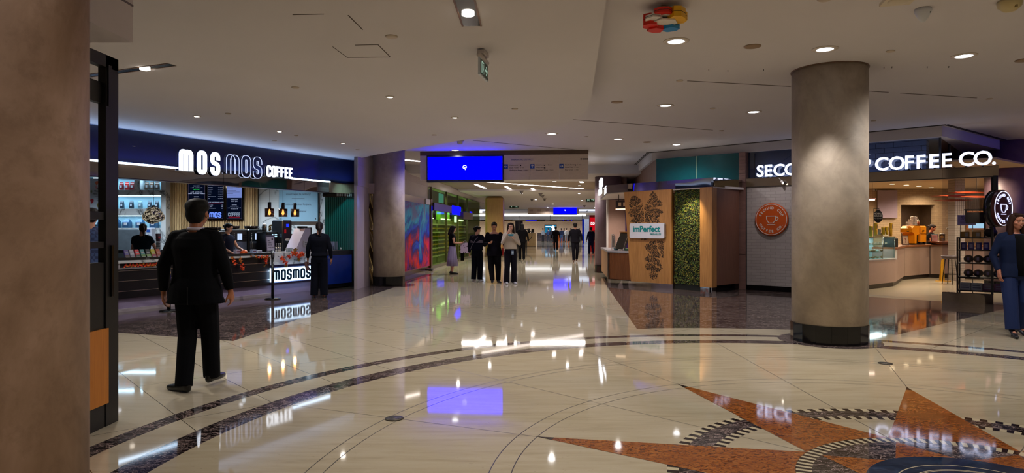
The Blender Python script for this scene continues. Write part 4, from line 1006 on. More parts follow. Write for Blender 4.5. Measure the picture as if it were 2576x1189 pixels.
for i, (px, col, w, h) in enumerate(((596, '#a89cb0', .12, .13), (606, '#9ca4bc', .14, .08), (637, '#90a0c0', .12, .12), (650, '#a4b0c4', .14, .1))):
    b = MB(); b.bbox((0, 0, h/2), (w, .09, h), .008); b.mi = 1; b.bm((-w*.35, -.048, h*.55), (w*.35, -.045, h*.75))
    put('paper_card_box', (('box', b, [plain(col, .5, vary=.1), plain('#5c2c40', .5)]),), 'pale paper box on the counter, %s of the four along the front' % ('first', 'second', 'third', 'fourth')[i], 'box', px, .22, ZC, 'pale boxes on the counter')
def pump(r, name='pumpkin'):
    b = MB()
    vs = []; fs = []; n = 30
    for k in range(11):
        t_ = -PI/2+PI*k/10
        for i in range(n):
            a = 2*PI*i/n; rr = r*math.cos(t_)*(1+.09*abs(math.cos(3.5*a))-.05)
            vs.append((rr*math.cos(a), rr*math.sin(a), r*.78*(1+math.sin(t_))))
    for k in range(10):
        for i in range(n): fs.append([k*n+i, k*n+(i+1) % n, (k+1)*n+(i+1) % n, (k+1)*n+i])
    b.add(vs, fs, True); s_ = MB(); s_.tube([(0, 0, r*1.5), (.004, 0, r*1.7), (.015, 0, r*1.8)], .01, 8); return b, s_
b, s_ = pump(.075); f_ = MB(); f_.xprism([(-.03, .07), (-.015, .09), (0, .07)], -.078, -.06); f_.xprism([(.01, .07), (.025, .09), (.04, .07)], -.078, -.06); f_.ribbon([(-.03, .04), (0, .03), (.035, .045)], .01, -.078, -.06)
put('pumpkin', (('rind', b, plain('#e05810', .35)), ('stalk', s_, plain('#4a4018', .7)), ('face', f_, BLACK)), 'orange jack-o-lantern on the counter right of the second barista', 'pumpkin', 613.5, .12)
for px, lab in ((372, 'left of the two little orange pumpkins in the counter niche'), (384, 'right of the two little orange pumpkins in the counter niche')):
    b, s_ = pump(.028); put('small_pumpkin', (('rind', b, plain('#e06818', .35)), ('stalk', s_, plain('#4a4018', .7))), lab, 'pumpkin', px, -.02, .816, 'little pumpkins in the niche')
b = MB(); b.bm((-.3, 0, 0), (.5, .35, .02)); b.mi = 1; b.bm((-.25, .02, .02), (.1, .3, .025))
put('menu_tray', (('tray', b, [plain('#30302c', .5), plain('#b0a890', .5)]),), 'flat tray with papers at the right end of the black counter', 'tray', 664, .18)
for i, px in enumerate((695, 701, 705)):
    b = MB(); b.cyl((0, 0, 0), .022, .13, 12); b.cyl((0, 0, .13), .008, .07, 8); b.ell((0, 0, .2), (.018, .018, .012), 8, 6)
    put('steel_pump_bottle', (('body', b, CHROME),), 'chrome pump bottle beside the clipboard sign, %s from the left' % ('first', 'second', 'third')[i], 'bottle', px, .5, .982, 'chrome pump bottles')
for i, px in enumerate((722, 728, 733)):
    b = MB(); b.lathe([(.028, 0), (.034, .1), (.031, .1), (.026, .005)], (0, 0, 0), 14)
    put('glass_jar', (('jar', b, plain('#98a4ac', .1, .3)),), 'small glass jar in front of the white till, %s from the left' % ('first', 'second', 'third')[i], 'jar', px, .2, .982, 'glass jars by the till')
# autumn leaf garlands
def leafpts(r): return [(r*k*math.cos(a), r*k*math.sin(a)) for a, k in ((-1.57, .35), (-.9, .75), (-.5, .45), (-.1, 1), (.35, .5), (.75, 1.0), (1.15, .6), (1.57, 1.25), (2.0, .6), (2.4, 1.0), (2.8, .5), (3.24, 1), (3.64, .45), (4.04, .75))]
def garland(label, pts, vine, n=1):
    t = T('leaf_garland', label, 'garland', LM(0), MRZ, 'autumn leaf garlands'); b = MB(); cols_ = ['#d84810', '#c83008', '#b86818', '#7c5c18']
    for k, (px, py, r, ci) in enumerate(pts):
        s_ = ms(px); p = at(px, py, (MA+MD*s_).y); z = p.z; y = -.03-.012*(k % 3)
        b.mi = ci; rot = random.uniform(-1, 1)+PI
        r *= .78; P0 = [(s_+x*math.cos(rot)-zz*math.sin(rot), z+x*math.sin(rot)+zz*math.cos(rot)) for x, zz in leafpts(r)]
        vs = [(x, y-.02*math.sin(j*1.3), zz) for j, (x, zz) in enumerate(P0)]; c_ = (s_, y-.02, z)
        vs2 = [(x, yy+.004, zz) for x, yy, zz in vs]; m = len(vs)
        b.add(vs+[c_]+vs2+[(c_[0], c_[1]+.004, c_[2])], [[j, (j+1) % m, m] for j in range(m)]+[[m+1+(j+1) % m, m+1+j, 2*m+1] for j in range(m)]+[[j, m+1+j, m+1+(j+1) % m, (j+1) % m] for j in range(m)], False)
    P('leaves', b, [plain(c_, .5, vary=.2, scale=20) for c_ in cols_], t)
    v = MB(); v.tube([Vector((ms(x), -.02, at(x, y, (MA+MD*ms(x)).y).z)) for x, y in vine], .006, 6); P('vine', v, plain('#2c2420', .7), t)
garland('orange leaf garland hanging in two short strands near the second barista', [(583, 648, .07, 2), (585, 655, .07, 0), (588, 662, .07, 0), (602, 650, .07, 2), (603, 656, .06, 2), (607, 664, .06, 0), (606, 670, .08, 1), (608, 674, .08, 0), (584, 640, .05, 1)], [(581, 642), (590, 641), (603, 643), (607, 672)])
garland('orange leaf garland along the right end of the black counter with one hanging strand', [(630, 644, .04, 2), (641, 645, .06, 2), (648, 645.5, .06, 0), (655, 645, .06, 0), (662, 645, .07, 2), (667, 644, .08, 0), (671, 646, .07, 2), (666, 653, .08, 1), (665, 659, .07, 0), (663, 668, .04, 3), (675, 651, .04, 3)], [(628, 644), (655, 644), (672, 645), (664, 668)])
garland('red and orange leaf garland draped over the white marble counter', [(707, 648, .1, 0), (712, 654, .1, 0), (716, 661, .08, 1), (718, 667, .08, 3), (725, 645, .09, 1), (733, 637, .1, 0), (737, 633, .1, 2), (740, 627, .1, 3), (741, 637, .1, 0), (749, 649, .11, 3), (748, 643, .1, 1), (752, 638, .11, 0), (757, 636, .1, 1), (760, 639, .07, 0)], [(697, 643), (706, 650), (718, 646), (728, 638), (740, 632), (750, 640), (762, 637)])
b = MB(); cols_ = None
for k in range(26):
    x = ms(312)+k*.026; z = .83+.035*math.sin(k*1.9)**2; b.mi = k % 3
    b.add([(x-.02, -.01, z), (x, -.03-.01*(k % 2), z+.035), (x+.024, -.012, z+.01), (x+.005, -.015, z-.014)], [(0, 1, 2, 3)], False); b.add([(x-.02, .0, z), (x, -.02, z+.035), (x+.024, .0, z+.01)], [(0, 2, 1)], False)
one('leaf_garland', b, [plain('#e04810', .5), plain('#c82808', .5), plain('#c88020', .5)], 'bunch of orange leaves lying in the white framed niche of the counter', 'garland', LM(0), MRZ, 'autumn leaf garlands')
# stanchions
def stanchion(px, py, label):
    X, Y = fl(px, py); t = T('barrier_post', label, 'barrier post', (X, Y, 0), MRZ, 'belt barrier posts')
    b = MB(); b.lathe([(.17, .0), (.17, .012), (.15, .025), (.04, .035), (.001, .036)], (0, 0, .002), 32); P('base', b, BLACKG, t)
    b = MB(); b.cyl((0, 0, .03), .032, .88, 20); P('pole', b, BLACKG, t)
    b = MB(); b.cyl((0, 0, .91), .038, .16, 20); b.ell((0, 0, 1.07), (.036, .036, .015)); P('belt_head', b, plain('#70747c', .25, .9), t)
    return X, Y
x1_, y1_ = stanchion(686, 752, 'black belt barrier post in front of the lit letter panel')
x2_, y2_ = stanchion(425, 782, 'belt barrier post mostly hidden behind the suited man')
x3_, y3_ = on(MA, MD, -.6, -.18)[:2]
for (p, q, lab) in (((x1_, y1_), (x2_, y2_), 'black barrier belt between the two posts in front of the counter'), ((x2_, y2_), (x3_, y3_), 'black barrier belt running left from the hidden post')):
    p = Vector(p); q = Vector(q); L_ = (q-p).length; b = MB(); b.bm((.04, -.002, -.025), (L_-.04, .002, .025)); b.mi = 1
    for k in range(2):
        xx = L_*(.22+.45*k)
        for sd in (-1, 1): b.text('MOS' if sd > 0 else 'MOS', .02, xx, -.01, -.0035 if sd < 0 else .0035, .001)
    d_ = q-p
    if d_.y < 0 and 0: pass
    one('barrier_belt', b, [BLACK, plain('#8c8c94', .5, vary=0)], lab, 'barrier belt', (p.x, p.y, 1.0), math.atan2(d_.y, d_.x), 'barrier belts')
# black framed display stand beside the near pillar
t = T('framed_stand', 'tall black steel frame with an orange reflection painted as a panel beside the near left pillar', 'frame', (-3.2, 5.0, 0))
b = MB(); b.bm((0, .04, .0), (.06, .20, 2.875)); P('front_post', b, BLACK, t)
b = MB(); b.bm((0, -2.0, 2.78), (.06, .2, 2.875)); P('top_beam', b, BLACK, t)
b = MB(); b.bm((-.02, -2.0, 2.50), (.03, .1, 2.66)); b.bm((.03, .06, 2.48), (.07, .1, 2.8)); P('upper_panel', b, BLACK, t)
b = MB(); b.bm((0, -2.0, 1.60), (.05, .04, 1.66)); b.bm((0, -2.0, 1.38), (.05, .04, 1.43)); P('mid_rail', b, BLACK, t)
b = MB(); b.bm((0, -2.0, 0.0), (.055, .04, .18)); b.bm((0, -2.0, .76), (.05, .04, 1.27)); P('lower_panel', b, BLACK, t)
b = MB(); b.bm((0, -2.0, .18), (.07, .06, .76)); P('orange_reflection', b, mk_wood('painted_orange_reflection', '#b0681c', '#c87c28'), t)  # reflection in the glazing, built as an orange wood-grained panel
b = MB(); b.bm((.055, .09, 1.0), (.075, .12, 1.4)); P('door_pull', b, BLACKG, t)
b = MB(); b.ribbon([(-.06, .97), (-.03, .9), (.03, .91)], .012, .21, .215); P('bracket', b, plain('#c0c0c0', .3, 1), t)
# ============================================================ FOOD BOOTH (wood and moss)
BN = Vector((-BD.y, BD.x))
def LB(s, y=0, z=0): return on(BA, BD, s, y, z)
bL = 3.54
t = T('booth_canopy', 'polished steel canopy band with lit letters at its left end over the food booth', 'canopy', LB(0), BRZ)
# canopy band: front and left side (which runs along the corridor)
ub = Vector((U.dot(BD), U.dot(BN)))             # corridor direction in booth coordinates
pr = lambda p: (p[0], p[1])
b = MB(); b.bm((0, 0, 2.57), (bL, .06, 2.79)); P('steel_band', b, MIRROR, t)
b = MB(); b.seg((0, 0), tuple(ub*3.6), 2.57, 2.79, -.06); P('side_band', b, MIRROR, t)
b = MB(); b.prism([(0.02, .03), (bL, .03), (bL, 2.6), (ub.x*3.6+.05, ub.y*3.6)], 2.54, 2.60); P('soffit', b, WHITE, t)
# letters on the side facing the left shop
tl = MB(); ang = math.atan2(ub.y, ub.x)
tl.M = Matrix.Translation((ub.x*3.45, ub.y*3.45, 0)) @ Matrix.Rotation(ang+PI, 4, 'Z') 
tl.text('imPerfect', .26, 1.75, 2.86, -.06, .06, .02, wide=.95); tl.text('FRESH EATS', .13, 2.85, 2.66, -.06, .06, .02, 'LEFT', wide=.7) if 0 else tl.text('FRESH EATS', .17, 1.85, 2.62, -.09, .05, .02)
P('lit_letters', tl, emit('#f4f6ff', 3.5), t)
# pendant menu lights
for i, y in enumerate((.5, 1.15)):
    p = LB(.28+.15*i, y, 2.25); tt = T('hanging_menu_box', ('front', 'rear')[i]+' small black hanging menu box under the white booth canopy', 'menu sign', p, BRZ+.5, 'hanging menu boxes')
    b = MB(); b.bm((-.28, -.04, -.12), (.28, .04, .12)); P('box', b, plain('#2c1c1c', .4), tt)
    b = MB(); b.bm((-.28, -.05, -.145), (.28, .05, -.12)); P('glowing_edge', b, emit('#ffd8b0', 2.2), tt)
    b = MB(); b.cyl((-.2, 0, .12), .01, .19, 8); b.cyl((.2, 0, .12), .01, .19, 8); P('hanger', b, BLACK, tt)
    b = MB()
    for k in range(3): b.bm((-.2+.14*k, -.046, -.05), (-.12+.14*k, -.04, .06))
    P('print', b, plain('#c8a888', .5), tt)
spot(LB(.7, .9, 2.5), 110, (1, .86, .72), 2.8)
# wood cut-out panel
def Bx(px): return bs(px)
w0, w1 = Bx(1571), Bx(1691)
KZ = .12
t = T('cutout_wood_panel', 'oak panel with fretwork leaf pattern and a white name sign on the food booth', 'panel', LB(0), BRZ)
b = MB(); wl = Bx(1588); b.xprism([(wl, KZ), (w1-.005, KZ), (w1-.005, 2.565), (w0, 2.565)], -.02, .04); P('oak_board', b, OAK, t)
b = MB(); b.bm((Bx(1529), .02, 0), (w1, .08, KZ)); P('steel_kick', b, MIRROR, t)
# fretwork: leaf shapes filled with small cells, dark as the cut holes
def inpoly(x, y, P_):
    c = False; n = len(P_)
    for i in range(n):
        x1, y1 = P_[i]; x2, y2 = P_[(i+1) % n]
        if (y1 > y) != (y2 > y) and x < (x2-x1)*(y-y1)/(y2-y1)+x1: c = not c
    return c
def toB(px, py):
    s_ = Bx(px); d = (BA+BD*s_).y; return (s_, EYE+(HZ-py)/FPX*d)
z5 = lambda x, y: toB(1490+x/3.965, 440+y/3.965)
leaf1 = [[z5(*q) for q in L_] for L_ in (
    [(380, 330), (372, 280), (395, 215), (445, 205), (500, 255), (470, 290), (430, 315)],
    [(360, 380), (380, 345), (440, 315), (510, 285), (500, 330), (440, 420), (385, 415)],
    [(540, 265), (585, 235), (575, 200), (600, 170), (640, 175), (660, 230), (700, 270), (708, 300), (640, 325), (600, 300)],
    [(530, 290), (600, 310), (650, 335), (700, 345), (716, 370), (680, 390), (640, 470), (600, 472), (565, 400), (525, 340)],
    [(385, 475), (400, 440), (470, 385), (515, 320), (520, 400), (515, 475)],
    [(530, 350), (560, 400), (590, 475), (530, 475)],
    [(600, 472), (640, 460), (670, 420), (675, 475)])]
leaf2 = [[z5(*q) for q in L_] for L_ in (
    [(520, 715), (560, 680), (600, 655), (640, 650), (650, 720), (690, 810), (660, 830), (600, 800), (560, 760)],
    [(650, 645), (715, 640), (718, 830), (700, 820), (665, 720)],
    [(515, 840), (555, 815), (560, 780), (620, 815), (680, 850), (708, 940), (650, 900), (590, 870)],
    [(530, 900), (560, 870), (620, 895), (690, 940), (660, 975), (600, 960), (545, 945)],
    [(570, 970), (620, 975), (655, 985), (650, 1020), (610, 1048), (580, 1010)],
    [(485, 635), (560, 635), (525, 650)])]
random.seed(11)
b = MB()
for L_ in leaf1+leaf2:
    xs = [q[0] for q in L_]; zs = [q[1] for q in L_]; step = .036; j = 0; z = min(zs)
    cx, cz = sum(xs)/len(xs), sum(zs)/len(zs)
    while z < max(zs):
        x = min(xs)+(step/2 if j % 2 else 0)
        while x < max(xs):
            px_, pz = x+random.uniform(-.006, .006), z+random.uniform(-.006, .006)
            if inpoly(px_, pz, L_):
                r = .0145*random.uniform(.75, 1.15); a = math.atan2(pz-1.75, px_-(w0+.75))+random.uniform(-.4, .4); el = random.choice((1, 1.25, 1.7))
                pts = [(px_+r*el*math.cos(k*PI/3)*math.cos(a)-r*math.sin(k*PI/3)*math.sin(a), pz+r*el*math.cos(k*PI/3)*math.sin(a)+r*math.sin(k*PI/3)*math.cos(a)) for k in range(6)]
                b.xprism(pts, -.0225, -.018)
            x += step
        z += step*.87; j += 1
P('fretwork', b, plain('#1c1008', .8, vary=.1), t)
a_, c_ = toB(1590, 600), toB(1677, 560.5)
def rr(x0, z0, x1, z1, r, n=5):
    o = []
    for cx, cz, a0 in ((x1-r, z0+r, -90), (x1-r, z1-r, 0), (x0+r, z1-r, 90), (x0+r, z0+r, 180)):
        for k in range(n+1): a = math.radians(a0+90*k/n); o.append((cx+r*math.cos(a), cz+r*math.sin(a)))
    return o
sg = MB(); x0_, z0_ = a_[0], 1.30; x1_b, z1_ = c_[0], 1.70
sg.xprism(rr(x0_, z0_, x1_b, z1_, .05), -.10, -.03); sgo = P('name_sign', sg, plain('#d8d8e4', .35, vary=.02), t, 'white rounded sign board')
tx = MB(); tx.text('imPerfect', .15, (x0_+x1_b)/2, 1.475, -.101, .012, .035, wide=1.12); tx.text('FRESH EATS', .045, x1_b-.10, 1.385, -.101, .01, .02, 'RIGHT', wide=1.1); P('lettering', tx, plain('#16868a', .4, vary=0), sgo)
# moss wall
m0, m1, m2 = Bx(1691), Bx(1762), Bx(1792)
def mk_moss():
    n = NT('green_wall_foliage'); f = n.noise(n.co(), 26, 5, .7); g = n.noise(n.co(), 3, 3)
    c = n.ramp(f, [(.34, '#10240a'), (.5, '#2f4a14'), (.62, '#5c6c1c'), (.72, '#8c7c24')]); c = n.mix(n.ramp(g, [(.45, (0, 0, 0, 1)), (.62, (.6, .6, .6, 1))]), c, '#203c10')
    n.set(c, .7); n.bump(f, .6, .02); return n.m
t = T('moss_wall', 'living green moss wall between the oak panels of the food booth', 'green wall', LB(0), BRZ)
b = MB(); b.bm((m0, .10, .0), (m1, .14, 2.57)); P('backing', b, plain('#080c08', .8), t)
b = MB(); random.seed(5)
for k in range(5200):
    x = random.uniform(m0+.01, m1-.01); z = random.uniform(.14, 2.55); s_ = random.uniform(.012, .028); a = random.uniform(0, 6.28); tl_ = random.uniform(-.9, .9); y = .10-random.uniform(0, .045)
    M_ = Matrix.Translation((x, y, z)) @ Matrix.Rotation(a, 4, 'Y') @ Matrix.Rotation(tl_, 4, 'X')
    vs = [M_ @ Vector(q) for q in ((-s_*.5, 0, 0), (0, -.006, -s_*.5), (s_*.5, 0, 0), (0, -.012, s_*.9))]
    b.mi = k % 3; b.add(vs, [(0, 1, 3), (1, 2, 3)], False)
lv = P('foliage', b, [mk_moss(), plain('#44601c', .6, vary=.3, scale=20), plain('#7c7420', .6, vary=.3, scale=20)], t); lv['kind'] = 'stuff'
spot(LB((m0+m1)/2+.22, -.42, 2.52), 90, (1, .84, .5), 1.3, .8, aim=LB((m0+m1)/2+.18, .1, 1.7))
# right wood pier and the booth side
t = T('oak_pier', 'plain oak pier at the right corner of the food booth on a steel foot', 'panel', LB(0), BRZ)
b = MB(); b.bm((m1, -.02, KZ), (m2, .18, 2.565)); P('oak_board', b, OAK, t)
b = MB(); b.bm((m1, .0, 0), (m2-.01, .16, KZ)); P('steel_kick', b, MIRROR, t)
c1_ = LB(m2, 0); e1 = Vector((5.80, 16.62)); c1v = Vector((c1_.x, c1_.y)); dd = (e1-c1v); 
t = T('brown_side_panel', 'brown flat side panel of the food booth facing the brick wall', 'panel', (c1v.x, c1v.y, 0), math.atan2(dd.y, dd.x))
b = MB(); b.bm((.0, .0, .16), (dd.length-.02, .05, 2.56)); P('board', b, OAKD, t)
b = MB(); b.bm((.0, .03, 0), (dd.length-.02, .08, .16)); P('black_kick', b, BLACKG, t)
b = MB(); b.bm((0, -.03, 2.57), (dd.length+.08, .03, 2.79)); P('steel_band', b, MIRROR, t)
# counter of the booth: front under the canopy and side along the corridor
t = T('booth_counter', 'slatted walnut serving counter at the left of the food booth', 'counter', LB(0), BRZ)
k1 = Bx(1586)
b = MB(); b.bm((.02, .10, .12), (k1+.1, .5, .88)); P('body', b, plain('#3c2418', .6), t)
b = MB(); n = 26
for i in range(n): xx = .06+(k1+.05-.06)*i/n; b.bm((xx, .075, .13), (xx+(k1)/n*.6, .11, .87))
P('slats', b, mk_wood('walnut_slats', '#6c3c20', '#8a5430'), t)
b = MB(); b.seg((0.0, .08), tuple(Vector((0, .08))+ub*3.6), .12, .88, -.45); P('side_panel', b, OAK, t)
b = MB(); b.seg((0.04, .10), tuple(Vector((.04, .10))+ub*3.5), 0, .12, -.3); P('side_kick', b, MIRROR, t)
b = MB(); b.bm((.0, .05, .88), (k1+.15, .6, .93)); b.seg((-.02, .06), tuple(Vector((-.02, .06))+ub*3.65), .88, .93, -.5); P('worktop', b, plain('#9c98a0', .3), t)
b = MB(); b.bm((-.005, .05, .0), (.03, .09, .88)); P('steel_corner', b, BRUSH, t)
# glass guards and food
b = MB(); b.M = Matrix.Translation((.18, .30, .93)) @ Matrix.Rotation(.0, 4, 'Z')
t = T('sneeze_guard', 'slanted glass guard on steel arms at the front of the booth counter', 'glass guard', LB(.12, .18, .93), BRZ)
b = MB()
for x in (.02, .34): b.tube([(x, .0, 0), (x, .12, .25), (x, .28, .52)], .01, 8); b.tube([(x, .28, .52), (x, .05, .1)], .006, 6)
P('steel_arms', b, CHROME, t)
b = MB(); b.add([(.0, .02, .04), (.40, .02, .04), (.40, .29, .54), (.0, .29, .54)], [(0, 1, 2, 3)], False); b.add([(.0, .028, .04), (.40, .028, .04), (.40, .298, .54), (.0, .298, .54)], [(3, 2, 1, 0)], False); P('glass_pane', b, glass('#d0e0dc', .3), t)
b = MB(); b.bm((-.0, .24, .52), (.6, .5, .545)); P('top_shelf', b, OAK, t)
t = T('glass_guard', 'square glass guard with a rounded steel rail at the corridor side of the booth counter', 'glass guard', LB(-.02, .3, .93), math.atan2(U.y, U.x))
b = MB(); b.tube([(0, -.05, 0), (0, -.05, .40), (.03, -.05, .44), (.5, -.05, .46), (1.2, -.05, .46), (1.24, -.05, .42), (1.24, -.05, 0)], .012, 8); b.tube([(.35, -.05, 0), (.35, -.05, .45)], .008, 8); P('rail', b, CHROME, t)
b = MB(); b.bm((.02, -.053, .04), (1.22, -.047, .42)); P('glass_pane', b, glass('#d0e0dc', .2), t)
b = MB(); b.bbox((0, 0, .19), (.22, .22, .38), .02); one('white_bin', b, plain('#c0c4cc', .4), 'white square container behind the glass guards of the booth counter', 'container', LB(.30, .85, .93), BRZ)
for i, (s_, y, c_) in enumerate(((.05, .35, '#2c7890'), (.16, .62, '#9ca4a8'), (.4, .4, '#5c8c70'), (.62, .38, '#7c2c24'), (.75, .5, '#a08c68'))):
    b = MB(); b.lathe([(.05, 0), (.08, .06), (.074, .06), (.045, .01)], (0, 0, 0), 18); b2 = MB(); b2.ell((0, 0, .045), (.068, .068, .02))
    tt = T('food_bowl', '%s bowl on the booth counter, %s from the left' % (('teal', 'grey', 'green', 'red', 'tan')[i], ('first', 'second', 'third', 'fourth', 'fifth')[i]), 'bowl', LB(s_, y, .932), BRZ, 'bowls on the booth counter'); P('bowl', b, plain(c_, .4), tt); P('food', b2, plain('#6c6430', .7, vary=.4, scale=40), tt)
b = MB(); b.bbox((0, 0, .16), (.2, .05, .32), .01); b.mi = 1; b.bm((-.09, -.03, .03), (.09, -.026, .29)); one('booth_till', b, [BLACK, emit('#58a8b0', .8)], 'small lit tablet at the booth counter beside the oak panel', 'tablet', LB(.85, .7, .93), BRZ)
# inner walls of the booth
b = MB(); pbk = Vector((ub.x, ub.y))
b.bm((1.2, 2.3, 0), (bL, 2.4, 2.55))
o = P('wall_booth', b, plain('#9c7c6c', .6, vary=.05)); o['kind'] = 'structure'; o.location = LB(0); o.rotation_euler = (0, 0, BRZ)
b = MB(); b.bm((3.22, 21.9, 0), (3.80, 22.0, 2.53)); b.mi = 1; b.bm((3.18, 21.86, 0), (3.23, 22.0, 2.53)); S('wall_booth', b, [plain('#ac8c7c', .6, vary=.05), WHITE])
b = MB(); b.bm((3.80, 21.8, 0), (4.2, 21.9, 2.53)); o = one('purple_panel', b, plain('#38205c', .3), 'narrow purple panel behind the booth counter', 'panel', (0, 0, 0))
spot((3.25, 20.7, 2.5), 130, (1, .86, .76), 2.6)  # spot without a fixture, added to brighten the booth interior
# facade behind and above the booth: teal glass, dark return, stone pier
SN = Vector((-SD.y, SD.x))
tl0, tl1 = ss(1651), ss(1860)
t = T('teal_transom', 'dark teal glass transom of two panes above the food booth', 'transom', on(SA, SD, 0), SRZ)
mid = ss(1752)
for a, c_ in ((tl0, mid-.008), (mid+.008, tl1)):
    b = MB(); b.bm((a, .0, 2.78), (c_, .04, 3.5)); P('pane', b, plain('#063c44', .15, vary=.1), t)
b = MB(); b.bm((mid-.006, -.01, 2.78), (mid+.006, .0, 3.5)); P('bright_joint', b, plain('#88a088', .4, vary=0), t)
b = MB(); b.bm((tl0, .01, 0), (tl1, .2, 2.78)); b.bm((tl0, .05, 2.78), (tl1+.2, .2, 3.5))
o = S('wall_facade', b, plain('#5c4844', .6)); o.location = on(SA, SD, 0); o.rotation_euler = (0, 0, SRZ)
p0 = SA+SD*tl0
b = MB(); b.seg(tuple(p0), tuple(p0+U*13), 0, 3.5, -.1); S('wall_return', b, plain('#7c5c50', .6))
t = T('stone_pier', 'narrow pier of stacked brown stone strips between the teal transom and the lit coffee sign', 'pier', on(SA, SD, 0), SRZ)
pz0, pz1 = ss(1860), ss(1877)
b = MB(); zz = 0; k = 0
hs = [.9, .8, .88, .09, .06, .17, .06, .10, .16, .08, .09, .11]
for h in hs: b.bm((pz0, -.03-(.012 if k % 2 else 0), zz+.004), (pz1, .12, zz+h)); zz += h; k += 1
P('stone_strips', b, plain('#7a5c58', .5, vary=.15, scale=3, stretch=(1, 1, 4)), t)
# ============================================================ RIGHT COFFEE SHOP
def LS(s, y=0, z=0): return on(SA, SD, s, y, z)
g0, g1 = ss(1877), ss(2512)
s23, s25 = ss(2370), ss(2502)
t = T('shop_fascia', 'steel fascia band with glowing white letters over the right coffee shop', 'shop front', LS(0), SRZ)
b = MB()
for a, c_ in ((g0, ss(1992)), (ss(1992)+.01, s23), (s23+.01, g1)): b.bm((a, -.02, 2.615), (c_, .12, 2.82))
P('steel_band', b, mk_mirror('brushed_mirror_band', '#a89c8c', .25, .12), t)
b = MB(); b.bm((g0, -.03, 2.60), (g1, .1, 2.616)); b.bm((g0, -.03, 2.82), (g1, .0, 2.828)); P('edge_rail', b, plain('#2c2428', .4), t)
CUPW = emit('#d4dcff', 2.3)
def cupword(txt, xs, zb, h, bold=.018):
    b = MB()
    for ch, px in zip(txt, xs): b.text(ch, h, ss(px), zb, -.045, .02, bold)
    return b
L1 = cupword('SECOND', (1914, 1935, 1961, 1992, 2027, 2062), 2.855, .285)
P('lit_letters', L1, CUPW, t)
L2 = cupword('CUP', (2115, 2150, 2180), 2.855, .285); P('lit_letters', L2, CUPW, t)
L3 = cupword('COFFEE', (2219, 2257, 2289, 2318, 2351, 2383), 2.855, .285); P('lit_letters', L3, CUPW, t)
L4 = cupword('CO.', (2432, 2473, 2501), 2.855, .285); P('lit_letters', L4, CUPW, t)
b = MB()
for px in (1914, 1935, 1961, 2219, 2257, 2287, 2316, 2352, 2382, 2432, 2473): b.bm((ss(px)-.02, -.05, 2.82), (ss(px)+.02, -.02, 2.86))
P('letter_foot', b, BLACK, t)
# transom glass and things behind it
t = T('glass_transom', 'tinted glass transom behind the glowing coffee letters', 'transom', LS(0), SRZ)
b = MB(); b.bm((g0, .10, 2.82), (s23-.03, .115, 3.5)); P('pane', b, clearpane('#c0ccdc', .08), t)
b = MB(); b.bm((s23-.07, .08, 2.8), (s23-.03, .14, 3.5)); b.bm((g0, .08, 2.8), (g0+.03, .14, 3.5)); b.bm((ss(1894), .09, 2.8), (ss(1894)+.01, .12, 3.45)); P('mullion', b, plain('#30343c', .4, .5), t)
b = MB(); b.M = Matrix.Translation((s23-.05, .1, 0)) @ Matrix.Rotation(PI/2, 4, 'Z'); b.bm((0, 0, 2.82), (3.5, .012, 3.5)); P('return_pane', b, clearpane('#d0c4bc', .1), t)
b = MB(); b.M = Matrix.Translation((s23-.05, .1, 0)) @ Matrix.Rotation(PI/2, 4, 'Z')
for x in (1.4, 2.9): b.bm((x, -.02, 2.8), (x+.04, .03, 3.5))
P('return_mullion', b, plain('#30343c', .4, .5), t)
def Sw(name, b, m): o = S(name, b, m); o.location = LS(0); o.rotation_euler = (0, 0, SRZ); return o
b = MB(); b.bm((g0, .0, .13), (ss(1998)+.9, .3, 2.615)); Sw('wall_brick', b, BRICK)
b = MB(); b.bm((g0, -.02, 0), (ss(1998)+.92, .3, .13)); b.bm((g0, -.012, .13), (g0+.02, .0, 2.6)); Sw('baseboard_brick', b, BLACKG)
b = MB(); b.bm((ss(1998), .25, 2.82), (ss(2325), .6, 3.5)); Sw('wall_upper_brick', b, BRICKD)
b = MB(); b.bm((g0, .14, 2.82), (ss(1998), .18, 3.5)); Sw('trim_6', b, plain('#6c7c90', .4))
# round brick-wall sign
cs = ss(1942); cz = 1.52+(578-552)/FPX*(SA+SD*cs).y
def round_sign(R, t, back, ringm, textm, y=0, cup=True):
    b = MB(); b.lathe([(R, 0), (R, -.05), (R-.012, -.06), (.001, -.06)], (0, 0, 0), 56, False, 'y'); P('disc', b, back, t)
    b = MB(); n = 56
    b.ribbon([((R-.03)*math.cos(2*PI*i/n), (R-.03)*math.sin(2*PI*i/n)) for i in range(n)], R*.03, -.068, -.058, True)
    P('ring', b, ringm, t)
    b = MB(); k = R/.4
    b.arctext('SECOND CUP', .058*k, .255*k, PI/2, 0, 0, -.062, .012, True, .262, .03)
    b.arctext('COFFEE CO.', .058*k, .255*k, -PI/2, 0, 0, -.062, .012, False, .245, .03)
    P('lettering', b, textm, t)
    b = MB(); w = .018*k
    b.ribbon([(-.11*k, .085*k), (-.11*k, .03*k), (-.09*k, -.04*k), (-.045*k, -.085*k), (.045*k, -.085*k), (.09*k, -.04*k), (.11*k, .03*k), (.11*k, .085*k)], w, -.068, -.058, True)
    b.ribbon([(.11*k, .06*k), (.15*k, .06*k), (.17*k, .03*k), (.155*k, -.01*k), (.12*k, -.03*k), (.10*k, -.03*k)], w, -.068, -.058)
    b.ribbon([(-.10*k, -.125*k), (.10*k, -.125*k)], w, -.068, -.058)
    P('cup_mark', b, textm, t)
t = T('round_wall_sign', 'round orange coffee sign with a white cup on the white brick wall', 'sign', LS(cs, -.0, cz), SRZ)
round_sign(.405, t, plain('#c04e08', .4, vary=.05), plain('#d8d0cc', .4, vary=0), plain('#d8d0cc', .4, vary=0))
p = at(2516, 524, 13.1)
